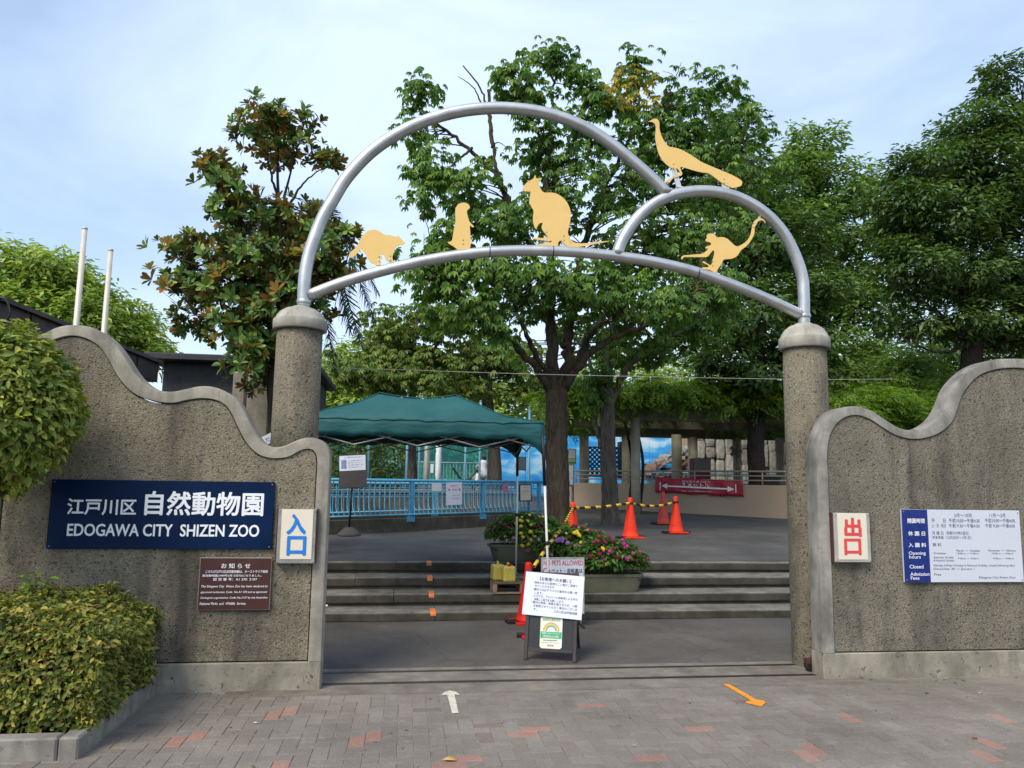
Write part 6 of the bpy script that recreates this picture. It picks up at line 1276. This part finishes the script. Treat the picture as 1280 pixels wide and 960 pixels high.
# ================================================================== TREES
def P3(pts): return [aty(x, y, Y) if len(q) == 3 else None for q in pts for (x, y, Y) in [q]]
def tree(name, label, base, limbs, blobs, tpl, leafmat, lsize, per, crad, bark, group=None, up=.8, rnd=.55, outw=.35, droop=.25, twig=.012, flat=.65, single=0, alt=None, nt=12, twigs=True):
    """limbs: (points (px, py, Y), r0, r1); blobs: (px, py, Y, rx px, ry px, depth radius m, clumps)"""
    base = np.array(base, float); t = thing(name, label, 'tree', base, group)
    mb = MB(); sk = []; skr = []
    for k, (pts, r0_, r1_) in enumerate(limbs):
        P = resample([aty(*q) if len(q) == 3 else np.array(q[:3]) for q in pts], max(8, len(pts)*7)); m = len(P)
        rad = np.linspace(0, 1, m)**.8*(r1_-r0_)+r0_
        if k == 0: rad = rad+r0_*.3*np.exp(-np.linspace(0, 1, m)*12)
        if k: P = P+np.r_[np.zeros((1, 3)), rng.normal(0, r0_*.22, (m-1, 3))]
        mb.tube(P, rad, nt if r0_ > .08 else 7, wob=.06 if r0_ > .06 else 0); sk.append(P); skr.append(rad)
    mb.build('trunk', bark, t)
    S = np.vstack(sk); SR = np.concatenate(skr); tw = MB(); POS = []; OUT = []
    for (px_, py_, Y, rx_, ry_, rd_, nc) in blobs:
        c = aty(px_, py_, Y); s = m_per_px(c); r3 = np.array([rx_*s, rd_, ry_*s])
        d = rdir(nc); k = rng.uniform(.05, 1, nc)**(1/2.4); cc = c+d*k[:, None]*r3
        for q, dd in zip(cc, d):
            dist = np.linalg.norm((S-q)*[1, 1, 1.1], axis=1)+np.where(S[:, 2] > q[2]+.1, 1.2, 0); j = int(np.argmin(dist)); a_ = S[j]
            if twigs and dist[j] < 6: tw.tube(resample([a_, a_*.5+q*.5+rng.normal(0, .06*dist[j], 3)+np.array([0, 0, .05*dist[j]]), q], 6), [min(SR[j]*.7, twig*(1+dist[j]*.5)), twig*.35], 5, cap=False)
            n = max(3, int(per*rng.uniform(.6, 1.4))); e = rdir(n)*rng.uniform(.2, 1, n)[:, None]**.6*crad*np.array([1, 1, flat])*rng.uniform(.7, 1.25)
            POS.append(q+e); OUT.append(unit(e/crad+dd*.5+np.array([0, 0, .15])))
    POS = np.vstack(POS); OUT = np.vstack(OUT); n = len(POS); sz = rng.uniform(*lsize, n)
    if tw.v: tw.build('branches', bark, t)
    idx = np.arange(n)
    if single:
        # the nearest leaves to be seen are leaves of their own
        dep = (POS-EYE) @ fw; order = np.argsort(dep); vis_ = [i for i in order if 0 < project(POS[i])[1] < 960 and 0 < project(POS[i])[0] < 1280][:single]
        v, tt = TPL[tpl]; lm = bpy.data.meshes.new('leaf'); lm.from_pydata([tuple(map(float, q)) for q in v], [], [tuple(map(int, q)) for q in tt]); lm.materials.append(leafmat); lm.update()
        for i in vis_:
            o = bpy.data.objects.new('leaf', lm); COL.objects.link(o); o.parent = t
            nr = unit(np.array([0, 0, 1.])*up+OUT[i]*outw+rdir(1)[0]*rnd); dx = unit(OUT[i]+rdir(1)[0]*.6); dx = unit(dx-nr*(dx @ nr)); dy = np.cross(nr, dx); L0 = POS[i]-base; s_ = sz[i]
            o.matrix_local = Matrix(((dx[0]*s_, dy[0]*s_, nr[0]*s_, L0[0]), (dx[1]*s_, dy[1]*s_, nr[1]*s_, L0[1]), (dx[2]*s_, dy[2]*s_, nr[2]*s_, L0[2]), (0, 0, 0, 1)))
        idx = np.setdiff1d(idx, vis_)
    if alt is not None:
        am, cond = alt; msk = np.array([cond(*project(q)[:2]) for q in POS[idx]]); ia = idx[msk & (rng.uniform(size=len(idx)) < .55)]; idx = np.setdiff1d(idx, ia)
        if len(ia): foliage('yellowed_leaves', tpl, POS[ia], OUT[ia], sz[ia], am, t, up, rnd, outw, droop)
    foliage('crown', tpl, POS[idx], OUT[idx], sz[idx], leafmat, t, up, rnd, outw, droop)
    return t
def gbase(x, y): p = atter(x, y); return np.array([p[0], p[1], ter(p[1])])
def T0(b): return (float(b[0]), float(b[1]), float(b[2])-.15, 0)   # 4-tuple: already a point
# --- main horse chestnut
b = gbase(698, 669); Y = float(b[1])
tree('horse_chestnut_tree', 'big horse chestnut tree with mossy trunk beside the tent', b,
  [([T0(b), (697.5, 620, Y), (696, 570, Y), (696, 525, Y), (695, 488, Y)], .225, .205),
   ([(694, 495, Y), (690, 440, Y-.1), (687, 380, Y), (686, 300, Y), (683, 230, Y), (688, 160, Y), (690, 90, Y)], .135, .02),
   ([(700, 492, Y), (708, 450, Y), (712, 400, Y+.3), (722, 340, Y+.4), (738, 280, Y+.5), (765, 220, Y+.4), (788, 170, Y+.2), (800, 120, Y)], .125, .02),
   ([(690, 492, Y), (672, 462, Y-.3), (645, 435, Y-.6), (612, 408, Y-.9), (575, 380, Y-1.1), (545, 350, Y-1.2)], .095, .02),
   ([(690, 480, Y), (668, 440, Y-.5), (652, 405, Y-.8), (640, 372, Y-1.)], .075, .03),
   ([(702, 490, Y), (725, 455, Y-.3), (760, 425, Y-.5), (800, 408, Y-.7), (845, 385, Y-.8), (880, 350, Y-.7)], .09, .02),
   ([(706, 485, Y), (735, 425, Y+.6), (770, 370, Y+.9), (810, 300, Y+1.), (830, 220, Y+.9)], .10, .02),
   ([(688, 400, Y), (668, 320, Y-.2), (648, 280, Y-.2), (615, 215, Y-.1), (560, 165, Y), (522, 135, Y), (513, 110, Y)], .085, .018),
   ([(660, 300, Y-.3), (628, 235, Y-.3), (616, 180, Y-.3), (613, 150, Y-.3), (600, 110, Y-.3), (578, 82, Y-.3)], .055, .012),
   ([(616, 185, Y-.3), (612, 150, Y-.3), (611, 112, Y-.3)], .045, .03), ([(604, 135, Y-.3), (592, 110, Y-.3), (573, 95, Y-.3)], .02, .006),
   ([(790, 170, Y+.2), (812, 150, Y), (835, 120, Y), (852, 78, Y)], .03, .006), ([(690, 200, Y), (665, 150, Y-.2), (640, 90, Y-.3)], .04, .012), ([(815, 270, Y+.9), (850, 210, Y+.6), (880, 150, Y+.3), (898, 100, Y+.2)], .05, .01), ([(850, 215, Y+.6), (900, 190, Y+.6), (925, 160, Y+.6)], .035, .01), ([(800, 160, Y+.1), (798, 110, Y), (796, 72, Y)], .03, .008),
   ([(690, 230, Y), (720, 170, Y-.2), (735, 110, Y-.3)], .05, .012), ([(590, 185, Y-.1), (560, 210, Y-.5), (530, 230, Y-.7)], .03, .01)],
  [(521, 115, Y, 20, 24, .5, 9), (515, 165, Y, 24, 24, .6, 9), (545, 205, Y-.4, 32, 26, .8, 14), (528, 245, Y-.7, 28, 20, .6, 7), (590, 245, Y-.6, 40, 34, 1., 20), (628, 282, Y-.7, 44, 30, 1., 22), (560, 300, Y-1., 40, 28, .9, 16), (525, 320, Y-1.1, 26, 18, .5, 7),
   (685, 72, Y, 34, 26, .6, 14), (640, 95, Y-.2, 26, 22, .5, 9), (660, 125, Y-.1, 40, 30, .8, 16), (722, 90, Y-.2, 22, 22, .5, 7), (795, 85, Y, 26, 22, .6, 10), (770, 125, Y, 45, 32, .9, 22), (735, 150, Y-.1, 34, 30, .8, 14), (845, 110, Y, 40, 22, .7, 9), (898, 105, Y+.2, 28, 18, .5, 8),
   (690, 180, Y, 60, 34, 1.2, 26), (800, 165, Y+.2, 60, 34, 1.2, 28), (865, 160, Y+.4, 55, 34, 1.2, 26), (920, 165, Y+.6, 40, 32, 1., 16),
   (740, 230, Y+.2, 80, 44, 1.5, 42), (850, 220, Y+.6, 80, 46, 1.4, 44), (690, 270, Y+.4, 60, 36, 1.3, 26), (920, 230, Y+.8, 50, 40, 1.2, 24),
   (790, 300, Y+.4, 90, 44, 1.5, 50), (880, 300, Y+.6, 70, 44, 1.4, 36), (600, 350, Y-1., 66, 34, 1.2, 36), (545, 350, Y-1.2, 40, 26, .8, 16), (670, 350, Y-.8, 66, 34, 1.2, 36), (745, 365, Y-.6, 70, 36, 1.2, 38), (820, 375, Y-.6, 66, 34, 1.2, 34), (885, 365, Y-.3, 50, 36, 1.2, 24),
   (610, 405, Y-1., 46, 22, 1., 14), (690, 395, Y+.9, 80, 26, 1., 14), (790, 420, Y+.6, 50, 20, 1.1, 12), (560, 395, Y-1., 34, 20, .8, 8)],
  'palmate', ML_CHEST, (.115, .20), 11, .36, M_BARK, up=.8, rnd=.45, outw=.45, flat=.5, single=300, alt=(ML_CHESTY, lambda x, y: 755 < x < 830 and 80 < y < 135), twig=.011)
# --- second trunk
b = gbase(763, 655); Y = float(b[1])
tree('chestnut_tree', 'slimmer forked tree between the orange cones and the beige wall', b,
  [([T0(b), (762, 610, Y), (760, 560, Y), (759, 510, Y), (758, 470, Y)], .19, .16), ([(758, 520, Y), (772, 480, Y), (792, 452, Y-.2), (830, 425, Y-.3), (870, 410, Y-.4)], .10, .03), ([(757, 500, Y), (742, 470, Y+.2), (730, 430, Y+.3)], .08, .03), ([(758, 475, Y), (765, 420, Y), (775, 360, Y), (790, 290, Y)], .14, .03), ([(752, 560, Y), (742, 520, Y+.1), (735, 490, Y+.2)], .06, .03)],
  [(745, 480, Y-.2, 22, 26, .8, 9), (800, 440, Y, 46, 26, 1.2, 16), (860, 420, Y+.3, 50, 28, 1.3, 20), (740, 420, Y+.8, 50, 28, 1.2, 12), (830, 350, Y+1., 90, 50, 1.6, 36), (640, 440, Y+2.5, 30, 24, 1., 5)], 'palmate', ML_CHEST, (.14, .23), 16, .45, M_BARK2)
# --- dark tree on the right
b = gbase(949, 645); Y = float(b[1])
tree('dark_forked_tree', 'dark forked tree at the right in front of the beige wall', b,
  [([T0(b), (947, 610, Y), (945, 560, Y), (946, 520, Y)], .27, .21), ([(945, 530, Y), (928, 500, Y), (912, 478, Y-.2), (890, 455, Y-.4)], .14, .04), ([(948, 525, Y), (953, 480, Y), (950, 430, Y), (945, 370, Y), (950, 300, Y)], .17, .04), ([(952, 470, Y), (968, 430, Y), (985, 405, Y), (1010, 380, Y)], .10, .03), ([(950, 440, Y), (930, 400, Y), (912, 370, Y)], .09, .03)],
  [(900, 440, Y, 44, 26, 1.4, 22), (950, 470, Y-.4, 40, 24, 1.2, 16), (985, 440, Y, 40, 28, 1.4, 18), (930, 390, Y, 70, 40, 1.8, 46), (1000, 380, Y+.4, 50, 44, 1.8, 36), (960, 310, Y+.6, 70, 46, 2., 56), (900, 330, Y+1., 60, 44, 1.8, 36), (920, 240, Y+1.2, 64, 46, 2., 50), (900, 180, Y+1.5, 56, 34, 1.6, 30), (1010, 450, Y+.3, 34, 26, 1.2, 14)], 'small', ML_DARK, (.17, .28), 60, .56, M_BARKD, twig=.016, flat=.5)
# --- camphor trees on the right
b = np.array([*aty(1030, 600, 27)[:2], ter(27)]); Y = 27.
tree('camphor_tree', 'tall mid-green tree right of the small arc, behind the right pillar', b,
  [([T0(b), (1028, 520, Y), (1022, 440, Y), (1018, 360, Y), (1012, 280, Y), (1005, 210, Y)], .3, .05), ([(1022, 440, Y), (1050, 390, Y), (1075, 330, Y), (1080, 270, Y)], .16, .03), ([(1020, 400, Y), (985, 350, Y), (965, 290, Y)], .14, .03)],
  [(1010, 190, Y, 40, 26, 1.6, 24), (985, 230, Y, 44, 36, 1.8, 30), (1045, 240, Y, 46, 34, 1.8, 30), (1085, 240, Y, 24, 30, 1.2, 14), (1010, 290, Y, 66, 40, 2.2, 50), (1075, 310, Y, 44, 40, 2., 34), (1030, 360, Y, 66, 36, 2.2, 44), (1085, 380, Y, 40, 36, 1.8, 24), (1050, 430, Y, 56, 34, 2., 30), (975, 390, Y+1, 40, 44, 1.8, 22)], 'small', ML_CAMPH, (.18, .32), 80, .72, M_BARKD, group='trees behind the right wall', twig=.02)
b = np.array([*aty(1215, 600, 19.)[:2], ter(19)]); Y = 19.
tree('big_evergreen_tree', 'big dark spreading tree at the right edge above the wall', b,
  [([T0(b), (1213, 520, Y), (1214, 450, Y), (1222, 380, Y)], .34, .24), ([(1220, 400, Y), (1195, 340, Y), (1165, 300, Y), (1140, 260, Y)], .15, .03), ([(1221, 390, Y), (1250, 320, Y), (1270, 240, Y), (1280, 150, Y)], .18, .04), ([(1215, 430, Y), (1170, 390, Y-.4), (1130, 360, Y-.6)], .12, .03), ([(1222, 380, Y), (1280, 340, Y), (1330, 300, Y)], .16, .04), ([(1216, 420, Y), (1185, 440, Y-.3), (1140, 432, Y-.5)], .08, .02)],
  [(1262, 100, Y, 26, 26, 1., 16), (1290, 150, Y, 60, 40, 1.6, 44), (1215, 165, Y, 44, 28, 1.2, 30), (1200, 205, Y, 48, 34, 1.4, 36), (1145, 215, Y, 34, 26, 1.1, 20), (1130, 260, Y, 40, 36, 1.3, 32), (1170, 280, Y, 56, 42, 1.7, 54), (1240, 240, Y, 66, 50, 1.8, 64), (1300, 240, Y, 60, 60, 1.8, 44), (1140, 330, Y-.3, 44, 36, 1.4, 36), (1205, 340, Y, 60, 40, 1.7, 40), (1265, 320, Y, 56, 44, 1.7, 44), (1310, 350, Y, 60, 50, 1.8, 34), (1250, 400, Y-.3, 60, 34, 1.5, 34), (1170, 400, Y-.3, 56, 26, 1.4, 22), (1290, 420, Y-.4, 50, 34, 1.4, 26), (1350, 200, Y, 60, 80, 1.8, 34)], 'small', ML_DARK, (.14, .24), 85, .52, M_BARKD, group='trees behind the right wall', twig=.014)
for lb, x, Y, bl in (('low light-green tree between the right pillar and the big dark tree', 1110, 24., [(1090, 470, 24, 50, 30, 1.6, 26), (1140, 460, 24, 50, 34, 1.6, 28), (1110, 500, 23.5, 70, 26, 1.5, 28), (1060, 490, 24, 34, 30, 1.3, 16), (1165, 495, 24, 40, 26, 1.3, 16)]), ('low light-green tree under the big dark tree at the right edge', 1230, 25., [(1200, 440, 25, 50, 34, 1.6, 24), (1260, 450, 25, 60, 36, 1.6, 28), (1230, 485, 24.5, 60, 24, 1.5, 20), (1300, 470, 25, 50, 40, 1.6, 20)])):
    b = np.array([*aty(x, 600, Y)[:2], ter(Y)])
    tree('low_tree', lb, b, [([T0(b), (x+2, 540, Y), (x-4, 500, Y), (x, 450, Y)], .13, .04), ([(x, 520, Y), (x+30, 480, Y), (x+44, 450, Y)], .07, .02), ([(x, 530, Y), (x-30, 490, Y), (x-40, 460, Y)], .07, .02)], bl, 'small', ML_CAMPH, (.18, .3), 80, .7, M_BARKD, group='trees behind the right wall')
# --- background trees left of centre
for lb, x, Y, rr, bl, lm in (('thin background tree rising behind the left half of the tent', 515, 24., .24, [(490, 405, 24, 34, 20, 1.3, 12), (540, 400, 24, 40, 22, 1.4, 14), (515, 430, 24, 56, 22, 1.6, 20), (470, 455, 23.5, 56, 18, 1.5, 20), (545, 455, 24, 40, 20, 1.4, 12), (455, 475, 23, 44, 16, 1.4, 14), (520, 480, 23, 40, 14, 1.2, 10)], ML_CHEST2), ('background tree with bare lower trunk behind the right half of the tent', 611, 25., .28, [(590, 420, 25, 44, 24, 1.5, 14), (640, 440, 25, 40, 24, 1.4, 14), (610, 460, 25, 60, 20, 1.5, 18), (655, 480, 25, 30, 22, 1.2, 10), (580, 480, 25, 34, 20, 1.2, 8)], ML_CHEST2)):
    b = np.array([*aty(x+(8 if x > 600 else 0), 600, Y)[:2], ter(Y)])
    tree('background_tree', lb, b, [([T0(b), (x+(7 if x > 600 else -2), 560, Y), (x, 500, Y), (x+2, 440, Y), (x+6, 390, Y)], rr, .05), ([(x, 480, Y), (x-24, 450, Y), (x-46, 430, Y)], .10, .03), ([(x, 470, Y), (x+26, 440, Y), (x+44, 410, Y)], .10, .03), ([(x-2, 510, Y), (x-20, 470, Y), (x-28, 450, Y)], .06, .02)], bl, 'palmate', lm, (.17, .27), 20, .6, M_BARK2, group='background trees behind the tent')
for k, (lb, x, y, Y, rx_, ry_, lm) in enumerate((('pale far tree showing left of the tent peak', 440, 470, 52, 60, 44, ML_FAR), ('pale far tree showing between tent and big trunk', 590, 478, 55, 70, 40, ML_FAR), ('pale far tree glimpsed right of the big trunk', 760, 478, 55, 90, 40, ML_FAR), ('pale far tree glimpsed behind the dark forked tree', 900, 470, 56, 90, 44, ML_FAR), ('pale far tree glimpsed right of the right pillar', 1080, 470, 58, 100, 40, ML_FAR))):
    b = np.array([*aty(x, 600, Y)[:2], ter(Y)]); tree('far_tree', lb, b, [([T0(b), (x, 540, Y), (x+3, y, Y)], .3, .1)], [(x, y, Y, rx_, ry_, 3., 40), (x-rx_*.5, y+20, Y, rx_*.6, ry_*.6, 2.5, 20), (x+rx_*.5, y+22, Y, rx_*.6, ry_*.6, 2.5, 20), (x, y+50, Y-1, rx_, ry_*.7, 2.5, 26)], 'small', lm, (.36, .6), 80, 1.4, M_BARK2, group='pale far trees')
# --- dark planting seen under the tent behind the fence
for lb, x, Y in (('dark leafy shrub behind the blue fence under the tent left', 430, 26.), ('dark leafy shrub in front of the green mural', 480, 31.)):
    c = aty(x, 575, Y); t = thing('enclosure_shrub', lb, 'shrub', (c[0], Y, ter(Y)), 'enclosure shrubs'); n = 3200; p, o_ = ell_shell(n, c, np.array([1.25, .9, 1.2]), .5, 1.05, .12, 5); foliage('foliage', 'leaf', p, o_, rng.uniform(.1, .2, n), ML_DARK, t, .5, .7, .5)
    MB().tube([(c[0], Y, ter(Y)-.05), (c[0], Y, c[2])], [.07, .03], 8).build('stem', M_BARKD, t)
# --- far left trees
for lb, x, y, Y, bl in (('pale green spreading tree at the far left behind the flagpoles', 60, 370, 34., [(20, 340, 34, 44, 34, 2., 30), (70, 345, 34, 34, 28, 1.8, 22), (100, 380, 34, 44, 30, 2., 28), (40, 390, 33, 70, 32, 2.2, 40), (110, 400, 33, 36, 24, 1.6, 18), (-30, 380, 34, 60, 50, 2.2, 30), (115, 365, 34, 14, 10, .7, 5)]), ('rounded darker green tree right of the flagpoles', 150, 420, 36., [(150, 410, 36, 40, 26, 2., 30), (175, 425, 36, 26, 22, 1.6, 18), (120, 430, 36, 50, 26, 2., 26), (165, 445, 36, 40, 22, 2., 20)])):
    b = np.array([*aty(x, 600, Y)[:2], ter(Y)]); tree('far_left_tree', lb, b, [([T0(b), (x, 520, Y), (x+2, 450, Y), (x, y-20, Y)], .22, .06), ([(x, 460, Y), (x-30, 400, Y), (x-40, 360, Y)], .1, .03), ([(x, 450, Y), (x+30, 400, Y), (x+40, 380, Y)], .1, .03)], bl, 'small', ML_FAR, (.26, .42), 80, .95, M_BARK2, group='far left trees', twig=.02)
# --- magnolia
Y = 9.4; b = np.array([*aty(338, 600, Y)[:2], .3]); mg = [(348, 150, 10, 12, .25, 4), (330, 150, 22, 18, .4, 9), (375, 160, 18, 14, .35, 6), (318, 175, 22, 20, .4, 9), (352, 180, 26, 20, .5, 12), (385, 195, 20, 14, .35, 7), (412, 200, 12, 12, .3, 5), (262, 205, 14, 16, .3, 6), (285, 205, 12, 12, .3, 4), (272, 228, 16, 12, .3, 5), (300, 245, 24, 18, .4, 9), (280, 260, 22, 14, .4, 7), (365, 258, 28, 14, .5, 7), (310, 275, 30, 20, .5, 14), (350, 290, 36, 24, .6, 18), (395, 290, 26, 22, .5, 12), (230, 312, 22, 14, .35, 8), (260, 318, 30, 20, .5, 13), (300, 318, 36, 24, .6, 20), (345, 330, 40, 28, .7, 24), (395, 325, 36, 28, .6, 20), (425, 310, 20, 22, .4, 9), (215, 362, 18, 12, .3, 6), (250, 355, 34, 22, .5, 16), (295, 365, 40, 26, .7, 24), (340, 375, 40, 28, .7, 24), (385, 370, 40, 28, .7, 22), (240, 400, 24, 14, .4, 7), (285, 408, 34, 22, .6, 16), (330, 415, 40, 26, .7, 22), (310, 440, 30, 18, .5, 12), (345, 445, 30, 20, .5, 12), (300, 460, 22, 10, .4, 6), (420, 350, 22, 18, .5, 8), (325, 478, 20, 10, .4, 5)]
ml = [([(b[0], b[1], .2, 0), (340, 540, Y), (338, 480, Y), (345, 420, Y), (352, 350, Y), (350, 280, Y), (347, 220, Y), (348, 160, Y)], .075, .012), ([(345, 420, Y), (310, 370, Y-.2), (270, 340, Y-.3), (225, 325, Y-.3)], .04, .008), ([(350, 400, Y), (390, 350, Y), (420, 320, Y)], .035, .008), ([(350, 330, Y), (310, 290, Y-.1), (280, 240, Y-.1), (265, 205, Y-.1)], .032, .006), ([(350, 280, Y), (375, 235, Y), (408, 205, Y)], .025, .005), ([(348, 250, Y), (335, 200, Y), (328, 150, Y)], .02, .005), ([(352, 260, Y), (365, 210, Y), (378, 162, Y)], .02, .005), ([(343, 430, Y), (300, 410, Y-.3), (245, 395, Y-.4)], .03, .006), ([(342, 460, Y), (315, 450, Y-.3), (300, 455, Y-.4)], .025, .006)]
mt = tree('magnolia_tree', 'evergreen magnolia with rust-brown leaf undersides behind the left wall', b, ml, [(x, y, Y+rng.uniform(-.35, .35), rx_*1.05, ry_, rd_, max(2, round(nc*1.2))) for x, y, rx_, ry_, rd_, nc in mg], 'rosette', ML_MAG, (.095, .155), 3.6, .16, M_BARKD, up=.55, rnd=.5, outw=.9, droop=-.1, twig=.006, alt=(ML_MAGB, lambda x, y: rng.uniform() < (.42 if y < 250 else .2)))
# new rusty shoots at the branch tips
P = []
for x, y, rx_, ry_, rd_, nc in mg:
    c = aty(x, y-ry_*.15, Y-.05); s = m_per_px(c)
    for k in range(int(nc*0)): d_ = rdir(1)[0]; d_[2] = abs(d_[2]); P.append(c+d_*np.array([rx_*s, rd_, ry_*s])*1.02)
P = np.array(P)
if len(P): foliage('new_shoots', 'rosette_new', P, np.tile([0, 0, 1.], (len(P), 1)), rng.uniform(.16, .24, len(P)), ML_MAGB, mt, 1.2, .5, .1, 0)
# --- palm behind the magnolia: every frond a part
Yp = 10.9; hub = aty(372, 318, Yp); t = thing('feather_palm', 'feather palm half hidden behind the magnolia, fronds drooping right', 'palm', (hub[0], Yp, ter(Yp)))
MB().tube(resample([(hub[0]+.05, Yp, ter(Yp)-.1), (hub[0]+.02, Yp, 1.8), hub], 14), [.17, .13], 12, wob=.12).build('trunk', M_BARKD, t)
def frond(tip_, rise, wd=.36):
    h = hub; tip_ = np.array(tip_); mid = (h*.45+tip_*.55)+np.array([0, 0, rise]); R_ = resample([h, h*.75+tip_*.25+np.array([0, 0, rise*.95]), mid, tip_], 84); mb = MB(); mb.tube(R_, [.016, .004], 5, cap=False)
    V = []; T = []
    for i in range(6, 84):
        tg = unit(R_[min(i+1, 83)]-R_[i-1]); sd = unit(np.cross(tg, (0, 0, 1.))); l_ = wd*math.sin(math.pi*min(1, (i-2)/84*1.05))**.5*1.0
        for s in (-1, 1):
            e = unit(sd*s*.8+tg*.8+np.array([0, 0, .12])+rng.normal(0, .16, 3)); l_ = l_*rng.uniform(.7, 1.1); q1 = R_[i]+e*l_*.55; q2 = R_[i]+e*l_+np.array([0, 0, -.5*l_*rng.uniform(.5, 1.3)]); wv = tg*.0125; b_ = len(V); V += [R_[i]-wv, R_[i]+wv, q1+wv*.9, q1-wv*.9, q2]; T += [(b_, b_+1, b_+2), (b_, b_+2, b_+3), (b_+3, b_+2, b_+4)]
    mb.add(V, T); mb.build('frond', ML_PALM, t)
for (x, y, Y, r_) in ((470, 405, 10.4, .75), (455, 440, 10.2, .6), (440, 420, 11.2, .7), (475, 370, 11., .6), (250, 385, 10.6, .6), (232, 372, 11.1, .7), (290, 420, 11.4, .6), (430, 290, 11.6, .5), (330, 250, 11.6, .3), (290, 300, 11.5, .5), (420, 470, 10.7, .5), (350, 420, 10.2, .6), (400, 250, 11.6, .25), (280, 340, 10.3, .6)): frond(aty(x, y, Y), r_)
# --- wisteria over the pergola
t = thing('wisteria_vine', 'bright green wisteria spread over the pergola roof', 'vine', (12, 22, zP)); POS = []; OUT = []
for k in range(470):
    x = rng.uniform(PX0-.6, PX1+1.5); y = rng.uniform(YPg-.6, 26.); z = zP+.62+.22*math.sin(x*.9)+.18*math.sin(x*2.3+y)+rng.uniform(-.1, .35)+.35*((x > 13)*1.)
    if rng.uniform() < .30: y = YPg-.55+rng.uniform(-.1, .35); z = zP+rng.uniform(.42, .95)
    n = 26; e = rdir(n)*rng.uniform(.2, 1, n)[:, None]**.5*np.array([.55, .5, .26]); POS.append(np.array([x, y, z])+e); OUT.append(unit(e+np.array([0, -.2, .1])))
POS = np.vstack(POS); OUT = np.vstack(OUT); foliage('foliage', 'pinnate', POS, OUT, rng.uniform(.26, .42, len(POS)), ML_VINE, t, .8, .5, .35, .35)
mb = MB()
for x in (float(aty(794, 600, YPg)[0])+.2, PX0+1.5, 15.):
    mb.tube(resample([(x, YPg+.3, ter(YPg)), (x+.1, YPg+.25, 2.2), (x-.05, YPg+.3, zP+.4), (x+1.5, YPg+1.5, zP+.7)], 16), [.05, .025], 8, wob=.1)
mb.build('stem', M_BARKD, t)
# --- dense greenery behind the right wall (continues the vine band)
t = thing('hedge_band', 'bright green leafy bank just behind the dip of the right wall', 'hedge', aty(1120, 560, 15.5)); 
POS = []; OUT = []
for x, y, Y, rx_, ry_, n in ((1060, 515, 15.5, 40, 22, 16), (1110, 510, 15.5, 50, 22, 20), (1150, 515, 15.5, 40, 24, 16), (1185, 520, 15.5, 40, 30, 16), (1110, 550, 15.3, 90, 26, 24), (1060, 550, 15.3, 34, 30, 10)):
    c = aty(x, y, Y); s = m_per_px(c)
    for k in range(n): q = c+rdir(1)[0]*rng.uniform(.2, 1)*np.array([rx_*s, .8, ry_*s]); m = 40; e = rdir(m)*rng.uniform(.2, 1, m)[:, None]**.5*np.array([.32, .32, .2]); POS.append(q+e); OUT.append(unit(e+np.array([0, -.1, .15])))
POS = np.vstack(POS); OUT = np.vstack(OUT); foliage('foliage', 'pinnate', POS, OUT, rng.uniform(.14, .24, len(POS)), ML_VINE, t, .8, .5, .35, .3)
mb = MB(); 
for x in (1060, 1110, 1160): q = aty(x, 540, 15.5); mb.tube([(q[0], 15.5, .4), (q[0]+.1, 15.5, 2.), (q[0], 15.5, float(q[2])+.3)], [.06, .02], 7)
mb.build('stem', M_BARKD, t)
